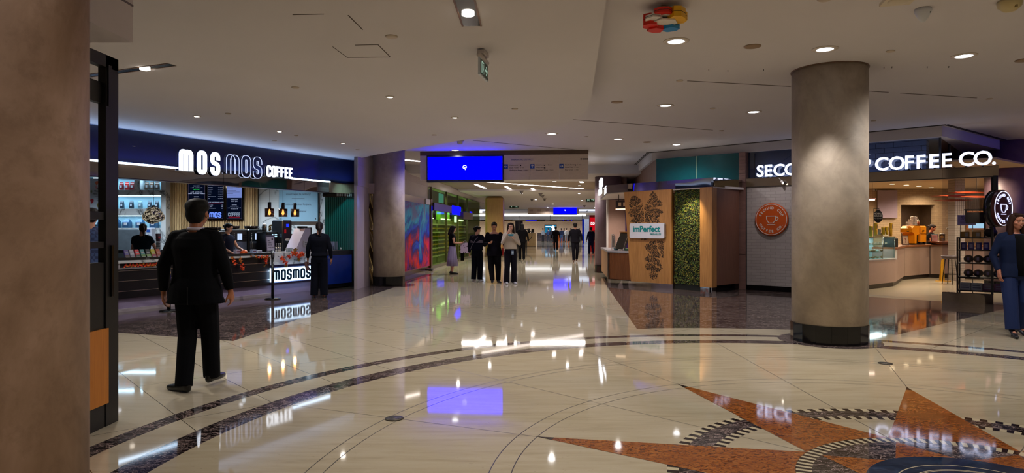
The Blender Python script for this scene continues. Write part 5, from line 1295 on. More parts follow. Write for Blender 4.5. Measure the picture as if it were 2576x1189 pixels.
t = T('round_blade_sign', 'lit round coffee sign hanging edge-on beside the smiling woman', 'sign', p, math.radians(28.5))
round_sign(.37, t, plain('#54201a', .3, vary=.05), emit('#d8dcff', 1.8), emit('#c8ccff', 1.5))
b = MB(); b.lathe([(.375, .0), (.375, .13), (.001, .13)], (0, 0, 0), 56, True, 'y'); P('drum', b, plain('#101218', .2), t)
b = MB(); b.bm((-.03, .05, .36), (.03, .11, 2.62-p.z)); P('bracket', b, BLACK, t)
# spotlights on the brick
for px in (1950,):
    t = T('small_spotlight', 'small white spotlight under the steel band left of the big column', 'spotlight', LS(ss(1972), -.12, 2.70), SRZ)
    b = MB(); b.tube([(-.12, .1, .1), (0, 0, 0)], .008, 6); b.tube([(-.02, .0, .01), (.03, -.04, -.04)], .03, 12); P('arm', b, WHITE, t)
    b = MB(); b.ell((.03, -.045, -.045), (.022, .022, .022), 10, 8); P('lens', b, emit('#fff0e0', 8), t)
spot(LS(1.0, -1.3, 3.6), 60, (1, .9, .85), 1.5, aim=LS(.7, 0, 1.2))
spot(LS(2.8, -1.5, 3.66), 60, (1, .8, .55), 1.1, .9, aim=(4.37, 8.98, .8)) if 0 else None
# shop interior
spot((9.1, 15.9, 3.3), 110, (1, .86, .66), 2.2)  # spot without a fixture, added to brighten the pastry case and yellow cups
spot((11.7, 18.7, 2.98), 130, (1, .84, .62), 2.4)  # likewise added, brightens the white paper cups
YW = 24.0; ZI = 3.04
b = MB(); b.prism([tuple(LS(g0, .13)[:2]), tuple(LS(g1, .13)[:2]), tuple(LS(g1+6, .13)[:2]), (19, 26), (6.2, 26)], ZI-.28+.02, ZI-.25) if 0 else b.prism([tuple(LS(g0+.3, 1.0)[:2]), tuple(LS(g1-.1, .95)[:2]), (17.5, 19.5), (17.5, 26), (8.4, 26), (7.2, 18)], ZI, ZI+.04)
S('trim_7', b, plain('#b8a080', .7, vary=.03))
b = MB()
dx0, dx1 = (2267-1288)/FPX*YW, (2351-1288)/FPX*YW; dz = EYE+(HZ-515)/FPX*YW
b.bm((9.0, YW, 0), (dx0, YW+.2, ZI)); b.bm((dx1, YW, 0), (19.5, YW+.2, ZI)); b.bm((dx0, YW, dz), (dx1, YW+.2, ZI))
S('wall_shop_back', b, mk_brick('tan_painted_brick', '#9c8468', '#8e7860', '#7c6850'))
b = MB(); b.bm((dx0-.6, YW+2.2, 0), (dx1+1, YW+2.3, 2.85)); b.bm((dx1+.9, YW+.2, 0), (dx1+1, YW+2.3, 2.85)); b.bm((dx0-.6, YW+.2, 2.85), (dx1+1, YW+2.3, 2.9)); S('wall_back_room', b, plain('#7c6450', .7)); spot(((dx0+dx1)/2+.2, YW+1.2, 2.8), 45, (1, .82, .6), 2.7)  # spot added so the doorway does not read black
b = MB(); b.bm((8.9, 18.6, 0), (9.0, YW, ZI)); S('wall_shop_side', b, plain('#b09468', .7))
b = MB(); wx = (2402-1288)/FPX*19.5; b.bm((wx, 19.5, 0), (wx+.30, 19.8, ZI)); S('wall_white_pier', b, mk_brick('white_pier_brick', '#b8b0a8', '#b0a8a0', '#8c8478'))
for i, (x, y) in enumerate(((2245, 462), (2280, 464.5), (2312, 467.5), (2342, 471))):
    p = ce(x, y, ZI); t = T('shop_downlight', ('first', 'second', 'third', 'fourth')[i]+' from the left of the four flat ceiling lights inside the right coffee shop', 'ceiling light', (p.x, p.y, ZI), 0, 'downlights inside the right coffee shop')
    b = MB(); b.lathe([(.10, 0), (.10, -.01), (.08, -.012), (.08, -.004)], (0, 0, 0), 18); P('trim_ring', b, RIMW, t)
    b = MB(); b.lathe([(.085, -.003), (.08, -.012), (.001, -.014)], (0, 0, 0), 18); P('lens', b, emit('#ffe0b0', 6), t)
    spot((p.x, p.y, ZI-.06), 165, (1, .80, .54), 2.7)
for X, Y in ((10.0, 16.6), (11.4, 16.0), (13.0, 18.0), (14.5, 21.0), (12.5, 22.5), (13.6, 16.6), (15.2, 18.6)): spot((X, Y, ZI-.06), 165, (1, .82, .58), 2.7)  # spots without fixtures, the last ones added to brighten the right side
# track head seen left
t = T('cylinder_pendant', 'small glowing tube lamp hanging beside the big column inside the shop', 'pendant lamp', at(2190, 501, 17.5))
b = MB(); b.bm((-.15, -.03, -.03), (.1, .03, .0)); P('glowing_tube', b, emit('#ffe0c8', 5), t)
b = MB(); b.bm((-.15, -.03, .0), (.13, .03, .03)); b.cyl((.05, 0, .03), .005, ZI-(EYE+(HZ-501)/FPX*17.5)-.03, 6); P('housing', b, plain('#7c5048', .4), t)
d = YW-.06; a = at(2207, 548, d); c_ = at(2257, 478, d)
b = MB(); b.bbox(((c_.x-a.x)/2, 0, (c_.z-a.z)/2), (c_.x-a.x, .05, c_.z-a.z), .008); one('blank_wall_board', b, plain('#8c7c8c', .25, vary=.03), 'blank grey-mauve board on the back wall of the right coffee shop', 'board', a)
b = MB(); b.bm((-.06, 0, -.04), (.06, .08, .04)); b.mi = 1; b.ell((.01, 0, 0), (.025, .02, .025), 8, 6); one('wall_camera', b, [plain('#a89c94', .5), BLACK], 'small camera on the wall at the top left corner of the blank board', 'camera', at(2202, 478, d))
# mobile order oval
p = at(2209, 544, 16.9); t = T('mobile_order_sign', 'black oval hanging sign for mobile orders above the yellow cups', 'sign', p, SRZ+.35)
b = MB(); n = 36; b.xprism([(.105*math.cos(2*PI*i/n), .165*math.sin(2*PI*i/n)) for i in range(n)], -.01, .01); P('oval_board', b, plain('#0c0808', .4), t)
b = MB(); b.text('MOBILE', .042, 0, .05, -.012, .003, .02); b.text('ORDER', .042, 0, -.01, -.012, .003, .02); b.text('Pick Up Here', .024, 0, -.065, -.012, .003); P('lettering', b, plain('#d0ccc4', .5, vary=0), t)
b = MB(); b.ribbon([(-.1, -.2), (-.1, .2), (.02, .2), (.02, .16)], .012, -.004, .004); b.bm((-.107, -.01, -.55), (-.093, .01, -.19)); P('bracket', b, BLACK, t)
# counters
def cpt(px, py): return Vector(fl(px, py))
A0, A1, A2, A3, A4 = cpt(2140, 734), cpt(2252, 720), cpt(2275, 704), cpt(2339, 698), cpt(2420, 701)
A0 = A1+(A0-A1).normalized()*3.0
t = T('service_counter', 'long taupe coffee counter with a wooden top inside the right shop', 'counter', (0, 0, 0))
kick = MB(); body = MB(); top = MB()
pl = [A0, A1, A2, A3, A4+(A4-A3).normalized()*1.5]
def offs(P_, o):
    R = []
    for i, p in enumerate(P_):
        d1 = (P_[i]-P_[i-1]).normalized() if i else (P_[1]-P_[0]).normalized(); d2 = (P_[i+1]-P_[i]).normalized() if i < len(P_)-1 else d1
        n_ = (Vector((-d1.y, d1.x))+Vector((-d2.y, d2.x))).normalized(); R.append(p+n_*o/max(.5, n_.dot(Vector((-d1.y, d1.x)))))
    return R
def band(mb, P_, o0, o1, z0, z1, i0=0, i1=None):
    a, c_ = offs(P_, o0), offs(P_, o1)
    for i in range(i0, (i1 or len(P_)-1)): mb.prism([tuple(a[i]), tuple(a[i+1]), tuple(c_[i+1]), tuple(c_[i])], z0, z1)
band(kick, pl, .05, .6, 0, .12); P('dark_kick', kick, plain('#20140c', .4), t)
band(body, pl, .0, .6, .12, .72, 0, 1); band(body, pl, .0, .6, .12, 1.0, 1); P('taupe_front', body, plain('#9c8478', .55, vary=.03), t)
band(top, pl, -.04, .65, 1.0, 1.05, 1); P('wood_top', top, WOODT, t)
b = MB(); sm_ = A3; b.cyl((sm_.x, sm_.y-.01, .12), .012, .88, 8); sm_ = A2; b.cyl((sm_.x-.01, sm_.y-.01, .12), .008, .88, 8); P('panel_joint', b, plain('#3c2c28', .5), t)
# pastry case
dr = (A1-A0).normalized(); rz = math.atan2(dr.y, dr.x); Lc = 2.6
o0 = A1-dr*Lc
t = T('pastry_case', 'glass pastry case lit inside, at the left end of the right shop counter', 'display case', (o0.x, o0.y, 0), rz)
b = MB(); b.bm((0, -.0, .72), (Lc+.12, .62, .76)); b.bm((0, -.02, .745), (Lc+.02, .0, .765)); b.bm((Lc, 0, .76), (Lc+.12, .62, 1.05)) ; P('white_base', b, plain('#c0bcb8', .4, vary=.02), t)
b = MB(); b.bm((0, 0, .77), (Lc, .008, 1.33)); b.bm((Lc-.008, 0, .77), (Lc, .6, 1.33)); b.bm((0, 0, 1.33), (Lc, .6, 1.34)); P('glass_pane', b, clearpane('#e8f2f2', .05), t)
b = MB(); b.bm((0, .08, .93), (Lc-.25, .55, .94)); b.bm((0, .08, 1.12), (Lc-.25, .55, 1.13)); P('inner_shelf', b, clearpane('#d0e4e4', .1), t)
b = MB(); b.bm((0, .56, .76), (Lc, .6, 1.33)); P('back_panel', b, plain('#9ab0b0', .4), t)
b = MB()
for x in (Lc-.01, Lc-.75): b.cyl((x, .006, .76), .008, .58, 8)
b.bm((0, -.004, 1.325), (Lc, .012, 1.345)); P('steel_edge', b, BRUSH, t)
b = MB()
for k in range(7): b.bm((Lc-.25-k*.2-.13, .1, 1.14), (Lc-.25-k*.2, .104, 1.19))
P('price_tags', b, plain('#c8c0b0', .5), t)
area((o0.x+dr.x*1.8-dr.y*.3, o0.y+dr.y*1.8+dr.x*.3, 1.31), 1.4, .3, 14, (.85, .95, 1), (0, 0, rz))
Ic = lambda x, y: (o0.x+dr.x*x-dr.y*y, o0.y+dr.y*x+dr.x*y)
k = 0
for zz, row in ((.767, 9), (.942, 8)):
    for i in range(row):
        x, y = Ic(Lc-.35-i*.13, .2+.12*(i % 2)); b = MB(); b.ell((0, 0, .028), (.055, .035, .028), 12, 8)
        if i % 3 == 0: b.ell((.02, 0, .045), (.03, .03, .02), 10, 6)
        one('pastry', b, plain(('#a87848', '#8a5830', '#c8a880', '#d0c0b0')[(i+k) % 4], .5, vary=.2, scale=30), 'small pastry on the %s shelf of the lit glass case' % ('bottom' if k == 0 else 'middle'), 'pastry', (x, y, zz), rz+.5*i, 'pastries on the %s shelf of the case' % ('bottom' if k == 0 else 'middle'))
    k += 1
# cups on top of the case
def cups(px, h, r, col, label, y=.38, grp='cup stacks on the pastry case', z=1.345, rows=None):
    # stand on the case line
    P0 = o0+Vector((-dr.y, dr.x))*y; r_ = (px-1288)/FPX; s_ = (P0.y*r_-P0.x)/(dr.x-dr.y*r_); q = P0+dr*s_
    t = T('cup_stack', label, 'cups', (q.x, q.y, z), rz, grp)
    b = MB(); n = max(1, int(h/.16))
    for i in range(n): b.lathe([(r*.84, h*i/n), (r*.98, h*(i+.97)/n), (r*1.02, h*(i+.975)/n), (r*1.02, h*(i+1)/n)], (0, 0, 0), 16)
    P('cups', b, plain(col, .45, vary=.05), t)
    b = MB(); b.bm((-r*.35, -r*1.05, h*.6), (r*.1, -r*.98, h*.9)); P('dark_mark', b, plain('#3c2c14', .5), t)
YEL = '#ffce38'
cups(2191, .28, .05, YEL, 'leftmost yellow cup stack, short, beside the big column'); cups(2203, .36, .045, YEL, 'tall yellow cup stack under the mobile order sign')
cups(2212, .2, .04, '#b0a498', 'short white cup stack between the yellow stacks'); cups(2222, .25, .05, YEL, 'wide yellow cup stack right of the white cups'); cups(2231, .27, .042, YEL, 'narrow yellow cup stack left of the tallest one'); cups(2241, .37, .042, YEL, 'tallest yellow cup stack at the right end of the case')
P0 = o0+dr*2.3+Vector((-dr.y, dr.x))*.2; b = MB(); b.bm((-.2, -.1, 0), (.12, .1, .05)); b.mi = 1; b.bm((-.2, -.104, .01), (.12, -.1, .04)); one('napkin_tray', b, [plain('#a08058', .5), plain('#c8b898', .5)], 'low wooden tray on top of the pastry case in front of the cups', 'tray', (P0.x, P0.y, 1.345), rz)
# till and signs by the case
def onc(px, i, y):
    P_ = [A0, A1, A2, A3, A4]; d_ = (P_[i+1]-P_[i]).normalized(); P0 = P_[i]+Vector((-d_.y, d_.x))*y; r_ = (px-1288)/FPX; s_ = (P0.y*r_-P0.x)/(d_.x-d_.y*r_); q = P0+d_*s_; return (q.x, q.y), math.atan2(d_.y, d_.x)
(q, rr_) = onc(2262, 1, .2) if 0 else ((A1.x+.02, A1.y+.35), 0)
b = MB(); b.bbox((0, 0, .13), (.3, .3, .26), .03); b.mi = 1; b.M = Matrix.Rotation(-.5, 4, 'X'); b.bm((-.14, -.03, .18), (.14, -.01, .42)); one('card_till', b, [plain('#181818', .4), BLACKG], 'dark till at the right end of the pastry case', 'till', (q[0]+.1, q[1]+.1, 1.05), .4)
(q, rr_) = onc(2279, 2, .12)
b = MB(); b.M = Matrix.Rotation(-.2, 4, 'X'); b.bm((-.1, 0, 0), (.1, .02, .30)); b.mi = 1; b.bm((-.08, -.004, .02), (.08, 0, .28)); b.mi = 2; b.ribbon([(-.0, .07), (.02, .16), (-.01, .2), (.03, .22)], .02, -.008, -.004)
one('picture_card', b, [plain('#3c1c14', .4), plain('#9c8068', .5), plain('#702818', .5)], 'brown framed card leaning in front of the orange machine', 'sign', (q[0], q[1], 1.052), 0)
# orange espresso machine (seen from behind and the side)
(q, rr_) = onc(2300, 2, .38)
mz = 1.052; d = q[1]; wpx = FPX/d
t = T('orange_espresso_machine', 'bright orange espresso machine with cups on top on the wooden counter', 'coffee machine', (q[0], q[1], mz), rr_)
OR = plain('#f0940c', .3, vary=.04)
b = MB(); b.xprism([(-.50, .52), (-.50, .40), (-.36, .34), (-.34, .04), (-.22, .04), (-.2, .30), (.0, .34), (.0, .60), (-.35, .60)], -.16, .2); P('left_shell', b, OR, t)
b = MB(); b.bbox((.2, .02, .34), (.44, .42, .16+.36), .03); P('rear_shell', b, OR, t)
b = MB(); b.bm((-.04, -.205, .35), (.43, -.188, .355)); b.bm((.12, -.21, .42), (.21, -.19, .46)); P('badge', b, plain('#2c1c10', .3), t)
b = MB(); b.bm((-.22, -.12, .03), (.0, .2, .34)); b.bm((.02, -.16, .0), (.06, -.1, .08)); b.bm((.34, -.16, .0), (.38, -.1, .08)); b.bm((-.3, -.14, 0), (.4, .2, .05)); P('dark_base', b, BLACK, t)
b = MB(); b.tube([(-.5, -.05, .42), (-.6, -.06, .43), (-.63, -.06, .42)], .012, 8); b.tube([(-.48, .0, .24), (-.58, .0, .26), (-.62, .0, .22)], .02, 8); b.cyl((-.5, -.02, .0), .006, .3, 6); P('steam_levers', b, BLACK, t)
b = MB(); b.bm((-.18, -.12, .60), (.4, .2, .612)); P('cup_rail', b, CHROME, t)
for i, (x, h, r) in enumerate(((-.42, .12, .05), (-.28, .2, .045), (-.14, .28, .04), (-.02, .30, .06), (.12, .28, .05))):
    zc = .602 if x < -.2 else .613; p = Vector((q[0], q[1]))+Vector((math.cos(rr_), math.sin(rr_)))*x
    b = MB(); n = max(2, int(h/.035))
    for kk in range(n): b.lathe([(r, h*kk/n), (r*.92, h*(kk+1)/n)], (0, 0, 0), 14)
    one('paper_cup_stack', b, plain('#d4c8c0', .5, vary=.05), 'upside-down white paper cups on the orange machine, %s stack from the left' % ('first', 'second', 'third', 'fourth', 'fifth')[i], 'cups', (p.x, p.y+.03, mz+zc), 0, 'paper cups on the orange machine')
p = Vector((q[0], q[1]))+Vector((math.cos(rr_), math.sin(rr_)))*.27
b = MB(); b.lathe([(.04, 0), (.042, .1), (.035, .12)], (0, 0, 0), 16); b.mi = 1; b.lathe([(.036, .12), (.03, .16), (.006, .19), (.004, .22)], (0, 0, 0), 16); one('syrup_bottle', b, [plain('#a04c20', .3), plain('#c0b8a0', .4)], 'squeeze bottle of brown syrup on the orange machine', 'bottle', (p.x, p.y, mz+.613))
(q, rr_) = onc(2352, 3, .2)
b = MB(); b.M = Matrix.Rotation(-.12, 4, 'X'); b.bbox((0, 0, .17), (.24, .02, .34), .004); b.mi = 1; b.bm((-.095, -.014, .03), (.095, -.0105, .31)); b.mi = 2
for k_, (x, r) in enumerate(((-.05, .03), (.03, .03))): b.bm((x-.02, -.018, .05), (x+.025, -.0145, .12))
b.bm((-.07, -.018, .27), (.07, -.0145, .28)); b.bm((-.07, -.018, .22), (.07, -.0145, .225))
one('framed_drink_poster', b, [plain('#1c1014', .4), plain('#c0989c', .5), plain('#b03c30', .5)], 'black framed pink drink poster standing on the wooden counter', 'sign', (q[0], q[1], 1.052), 0)
(q, rr_) = onc(2370, 3, .35)
b = MB(); b.lathe([(.08, 0), (.08, .3)], (0, 0, 0), 20); b.mi = 1; b.lathe([(.083, .3), (.083, .34), (.03, .36)], (0, 0, 0), 20); b.mi = 2; b.lathe([(.074, .02), (.074, .2)], (0, 0, 0), 16); one('drinks_jar', b, [glass('#c8b078', .3), plain('#3c3024', .4), plain('#6c5018', .4)], 'tall glass jar of amber tea right of the pink poster', 'jar', (q[0], q[1], 1.052))
(q, rr_) = onc(2372, 3, .12)
b = MB(); b.lathe([(.12, 0), (.3, .05), (.42, .11), (.40, .115), (.28, .06), (.1, .015)], (0, 0, 0), 32); one('wooden_bowl', b, plain('#7c3c1c', .35, vary=.1), 'wide shallow wooden bowl on the counter right of the framed poster', 'bowl', (q[0], q[1], 1.052))
b = MB(); b.bm((-.06, 0, -.03), (.06, .02, .03)); b.mi = 1; b.bm((-.04, -.003, -.012), (.03, 0, .012)); one('wall_thermostat', b, [plain('#b0a898', .5), BLACK], 'small white thermostat on the back wall right of the doorway', 'thermostat', at(2385, 574, YW-.03))
# wooden trellis lamp
p = at(2445, 495, 16.6); t = T('wooden_ring_chandelier', 'hanging rack of orange wooden slats under the shop ceiling at the right', 'chandelier', p, .2)
for i, (x, z, L_, y) in enumerate(((.0, .12, 1.0, 0), (-.1, .04, 1.35, .2), (.0, -.06, .95, .4), (.05, -.0, 1.1, -.15))):
    b = MB(); n = 12; b.add([(x+L_*(k/n-.5), y+.0, z+.02*math.sin(PI*k/n)) for k in range(n+1)]+[(x+L_*(k/n-.5), y+.0, z-.022*math.sin(PI*k/n)-.004) for k in range(n+1)]+[(x+L_*(k/n-.5), y+.3, z+.02*math.sin(PI*k/n)) for k in range(n+1)]+[(x+L_*(k/n-.5), y+.3, z-.022*math.sin(PI*k/n)-.004) for k in range(n+1)],
        [[k, n+1+k, n+2+k, k+1] for k in range(n)]+[[2*(n+1)+k, 2*(n+1)+k+1, 3*(n+1)+k+1, 3*(n+1)+k] for k in range(n)]+[[k, k+1, 2*(n+1)+k+1, 2*(n+1)+k] for k in range(n)]+[[n+1+k, 3*(n+1)+k, 3*(n+1)+k+1, n+2+k] for k in range(n)], False)
    P('slat', b, plain('#b0481c', .5, vary=.1), t)
b = MB()
for x in (-.3, .35): b.cyl((x, .2, .1), .006, ZI-p.z-.1, 6)
for k in range(14): b.bm((-.4+k*.06, .1, -.5+.03*(k % 4)), (-.392+k*.06, .108, -.05))
P('cords', b, plain('#3c342c', .5), t)
# screen, notice, shelf behind the glass
p = at(2465, 554, 18.5); t = T('wall_screen', 'glowing pale screen with coffee wording behind the black shelf', 'screen', p)
b = MB(); b.bm((-.35, 0, -.26), (.22, .06, .26)); P('wood_frame', b, plain('#a05c2c', .5), t)
b = MB(); b.bm((-.32, -.012, -.22), (.17, 0, .22)); P('display', b, emit('#a8d8f0', 1.2), t)
b = MB(); b.text("WE'LL", .06, -.1, .02, -.015, .003, .01); b.text('COFFEE.', .06, -.08, -.08, -.015, .003, .01); P('lettering', b, BLACK, t)
p = at(2432, 553, 15.6); t = T('notice_board', 'white notice board with coffee lettering left of the glowing screen', 'sign', p)
b = MB(); b.bm((-.22, 0, -.12), (.22, .015, .12)); P('board', b, plain('#8c8898', .4), t)
b = MB(); b.text('SECOND', .042, -.02, .06, -.003, .003, .01); b.text('COFFEE', .042, -.02, .0, -.003, .003, .01); b.bm((-.16, -.004, -.04), (.14, -.001, -.035)); b.bm((-.16, -.004, -.065), (.12, -.001, -.06)); P('lettering', b, BLACK, t)
b = MB(); b.cyl((-.15, .01, -p.z), .008, p.z-.11, 6); b.cyl((.15, .01, -p.z), .008, p.z-.11, 6); P('stand', b, BLACK, t)
# black shelf rack in the glass bay
(gx, gy) = LS(s23, 0)[:2]
tw = s25-s23
sc0 = s23+.22
t = T('black_shelf_rack', 'black metal shelf rack with coffee goods behind the glass bay', 'shelf', LS(sc0, .30, .0), SRZ)
b = MB()
for x in (0, .88):
    for y in (0, .34): b.bm((x, y, .0), (x+.03, y+.03, 1.36))
P('upright', b, BLACK, t)
def rz_(py, d=13.9): return EYE+(HZ-py)/FPX*d
lv_ = [.22, .50, .80, 1.08, 1.34]
for z in lv_: b = MB(); b.bm((0, 0, z), (.91, .37, z+.025)); P('shelf', b, BLACK, t)
b = MB(); b.bm((.45, .34, 1.36), (.48, .37, 1.98)); b.bm((.1, .33, 1.95), (.85, .36, 1.97)); b.bm((.12, .33, 1.7), (.15, .36, 1.97)); P('top_frame', b, BLACK, t)
b = MB(); b.bm((.13, .3, 1.66), (.48, .33, 1.90)); P('black_board', b, plain('#181014', .5), t)
def rackp(x, y, z): return LS(sc0+x, .30+y, z)
for i in range(6):
    b = MB(); b.bbox((0, 0, .075), (.10, .1, .15), .005); b.mi = 1; b.bm((-.028, -.053, .03), (.028, -.05, .12)); 
    one('coffee_pack', b, [plain('#1c1c80' if i < 5 else '#5c1038', .4, vary=.1), plain('#8c88c0', .5)], '%s coffee pack on the second shelf of the rack, %s from the left' % ('blue' if i < 5 else 'maroon', ('first', 'second', 'third', 'fourth', 'fifth', 'sixth')[i]), 'pack', rackp(.12+i*.13, .12, 1.106), SRZ, 'coffee packs in a row on the rack')
for i, x in enumerate((.14, .34)):
    b = MB(); b.bbox((0, 0, .06), (.15, .1, .12), .005); b.mi = 1; b.bm((.0, -.053, .02), (.06, -.05, .1)); one('yellow_box', b, [plain('#a07818', .4, vary=.1), plain('#a8a89c', .5)], '%s yellow box on top of the black rack' % ('left' if i == 0 else 'right'), 'box', rackp(x, .12, 1.366), SRZ, 'yellow boxes on the rack')
b = MB(); b.ell((0, 0, .1), (.12, .1, .1)); b.ell((.03, 0, .17), (.06, .05, .08)); one('dark_bag', b, plain('#0c0c10', .5, vary=.3), 'dark rounded bag on top of the rack right of the yellow boxes', 'bag', rackp(.58, .14, 1.366), SRZ)
for k, (z, n_) in enumerate(((.825, 4), (.525, 5))):
    for i in range(n_):
        b = MB(); b.ell((0, 0, .08), (.09, .09, .08)); b.mi = 1; b.bm((-.02, -.095, .05), (.02, -.085, .12)); one('dark_pouch', b, [plain('#2c1c20', .4, vary=.2), plain('#5c5080', .5)], 'dark rounded pouch on the %s shelf of the rack' % ('third' if k == 0 else 'fourth'), 'pouch', rackp(.2+i*.17, .14, z), SRZ, 'dark pouches on the %s shelf' % ('third' if k == 0 else 'fourth'))
for i in range(4):
    b = MB(); b.bbox((0, 0, .075), (.19, .14, .15), .004); b.mi = 1; b.bm((-.07, -.073, .04), (.07, -.07, .06)); b.bm((-.07, -.073, .09), (.05, -.07, .105)); one('white_carton', b, [plain('#88909c' if i < 2 else '#3c1440', .5, vary=.05), plain('#485068', .5)], '%s carton on the lowest shelf of the rack, %s from the left' % ('white' if i < 2 else 'plum', ('first', 'second', 'third', 'fourth')[i]), 'carton', rackp(.15+i*.2, .12, .246), SRZ, 'cartons on the lowest shelf')
# glass bay
t = T('glass_bay', 'clear glass shopfront bay on a polished steel base at the right', 'shop window', LS(0), SRZ)
b = MB(); b.bm((s23, .03, .2), (s25-.05, .045, 2.61)); P('pane', b, clearpane('#f0eef0', .05), t)
b = MB(); b.bm((s23, -.02, 0), (s25-.02, .14, .2)); P('steel_base', b, MIRROR, t)
b = MB(); b.bm((s25-.06, .02, .2), (s25-.02, .06, 2.61)); P('edge_post', b, BLACK, t)
# bar stool
(X, Y) = fl(2408, 700); X, Y = 12.3, 18.3
t = T('bar_stool', 'tall bar stool with a grey shell seat behind the black rack', 'stool', (X, Y, 0), .5)
b = MB(); b.lathe([(.05, .70), (.18, .71), (.22, .76), (.22, .80), (.17, .74), (.001, .73)], (0, 0, 0), 20); P('seat', b, plain('#5c5054', .5), t)
for a in range(4): b = MB(); b.tube([(.12*math.cos(a*PI/2+.78), .12*math.sin(a*PI/2+.78), .71), (.2*math.cos(a*PI/2+.78), .2*math.sin(a*PI/2+.78), 0)], .012, 8); P('leg', b, BLACK, t)
b = MB(); pts = [(.17*math.cos(k*PI/8), .17*math.sin(k*PI/8), .28) for k in range(17)]; b.tube(pts, .008, 6); P('foot_ring', b, BLACK, t)
# yellow wet floor stand
(X, Y) = fl(2371, 707)
t = T('wet_floor_stand', 'narrow yellow folded floor warning stand in the shop entrance', 'floor sign', (X, Y, 0), -.2)
YM = plain('#c89410', .4, vary=.05)
b = MB(); b.xprism([(-.05, .0), (.05, .0), (.035, .62), (.015, .66), (-.015, .66), (-.035, .62)], -.02, .0) ; P('front_leaf', b, YM, t)
b = MB(); b.M = Matrix.Translation((0, .0, .64)) @ Matrix.Rotation(.16, 4, 'X') @ Matrix.Translation((0, 0, -.64)); b.xprism([(-.045, .0), (.045, .0), (.03, .62), (-.03, .62)], .004, .02); P('rear_leaf', b, YM, t)
b = MB(); b.bm((-.2, -.06, 0), (.2, .0, .02)); P('foot_bar', b, YM, t)
# ============================================================ CORRIDOR
L0 = Vector((-3.5, 20.9)); UL = Vector((.084, .9965))
def LW(s, y=0, z=0): return on(L0, UL, s, y, z)
URZ = math.atan2(UL.y, UL.x)
b = MB(); b.bm((-4.2, .10, 2.66), (4.2, .2, 3.5)); b.bm((-4.2, .12, 0), (-.1, .2, 3.5)); b.bm((-4.2, .09, 3.19), (30, .12, 3.22))
o = S('wall_corridor_left', b, plain('#a89ca4', .6, vary=.03)); o.location = LW(0); o.rotation_euler = (0, 0, URZ)
# mural
def mk_mural():
    n = NT('poured_paint_mural'); co = n.co((1, 1, 1))
    s = n.n('SeparateXYZ'); n.l(co, s.inputs[0]); Z = s.outputs['Z']; X = s.outputs['X']
    f = n.noise(n.co((.55, 1, .75)), 1.15, 6, .58, 1.0); g = n.noise(n.co((1.4, 1, .6), (0, .3, 0)), 1.7, 5, .6, 1.6)
    hz = n.math('MULTIPLY_ADD', Z, .30, -.02); v = n.math('ADD', n.math('MULTIPLY', f, 1.35), n.math('SUBTRACT', hz, .52))
    c = n.ramp(v, [(.10, '#380418'), (.28, '#d81c04'), (.38, '#780c28'), (.44, '#0c0870'), (.52, '#1030c8'), (.60, '#0c4088'), (.66, '#1490c0'), (.78, '#1c78b0'), (.86, '#50307c'), (.95, '#1c68a0')])
    c = n.mix(n.ramp(g, [(.45, (0, 0, 0, 1)), (.62, (.6, .6, .6, 1))]), c, n.ramp(v, [(.2, '#1810a0'), (.45, '#081878'), (.6, '#1488b4'), (.74, '#781448'), (.9, '#2c80b0')]))
    n.set(c, .6, 0, .15); return n.m
t = T('painted_mural', 'large mural hoarding of poured blue, turquoise and red paint behind the grey column', 'mural', LW(0), URZ)
b = MB(); b.bm((.0, -.0, .17), (4.05, .06, 2.47)); P('printed_panel', b, mk_mural(), t)
b = MB(); b.bm((.0, .02, .0), (4.05, .08, .17)); P('brass_foot', b, BRASS, t)
b = MB(); b.bm((.0, .0, 2.47), (4.1, .08, 2.68)); P('brass_band', b, BRASS, t)
b = MB(); b.bm((0, -.01, .155), (4.05, .0, .172)); b.bm((4.04, -.01, .17), (4.06, .05, 2.47)); P('edge_strip', b, plain('#8c2840', .4), t)
b = MB(); b.bm((3.2, -.25, .03), (3.6, -.02, .1)); b.tube([(3.22, -.2, .06), (3.3, -.3, .05)], .03, 10); b.cyl((3.5, -.2, .0), .05, .05, 12); P('caster', b, plain('#3c3c44', .3, .7), t)
b = MB(); b.bm((4.1, -.06, 0), (4.35, .1, 2.7)); one('brass_pilaster', b, BRASS, 'brass pilaster at the far edge of the mural', 'pilaster', LW(0), URZ)
b = MB(); b.bm((3.3, -.03, 2.48), (4.3, .0, 2.68)); one('small_white_light_box', b, plain('#a8a4b8', .4), 'small pale box sign above the far end of the mural', 'sign', LW(0), URZ)
b = MB(); b.bm((4.15, -.07, 2.25), (4.3, -.05, 2.45)); one('blue_wall_light', b, emit('#1010e0', .8), 'small blue lit plate on the brass pilaster', 'light', LW(0), URZ)
# glass shop on the left
t = T('glass_shopfront', 'glass shopfront with blue lit fascia strips along the left of the corridor', 'shop front', LW(0), URZ)
b = MB()
for a, c_ in ((4.4, 7.6), (7.65, 10.6), (10.65, 13.6), (13.65, 18.5)): b.bm((a, .0, .12), (c_-.0, .015, 3.18))
P('pane', b, clearpane('#d8e4c4', .10), t)
b = MB()
for a in (4.36, 7.6, 10.6, 13.6): b.bm((a, -.03, 0), (a+.05, .06, 3.19))
b.bm((4.36, -.02, 0), (18.5, .04, .12)); P('mullion', b, plain('#6c6450', .3, .6), t)
b = MB(); b.bm((4.4, -.12, 2.28), (10.0, -.02, 2.58)); b.bm((10.4, -.3, 2.05), (13.5, -.02, 2.4)); P('fascia_band', b, plain('#2a1c30', .3), t)
b = MB(); b.bm((8.3, -.15, 2.22), (10.6, -.12, 2.62)); P('blue_screen', b, emit('#1010ff', 1.8), t); b = MB(); b.bm((13.6, -.15, 2.1), (14.3, -.12, 2.5)); P('blue_screen', b, emit('#1010ff', 1.8), t)
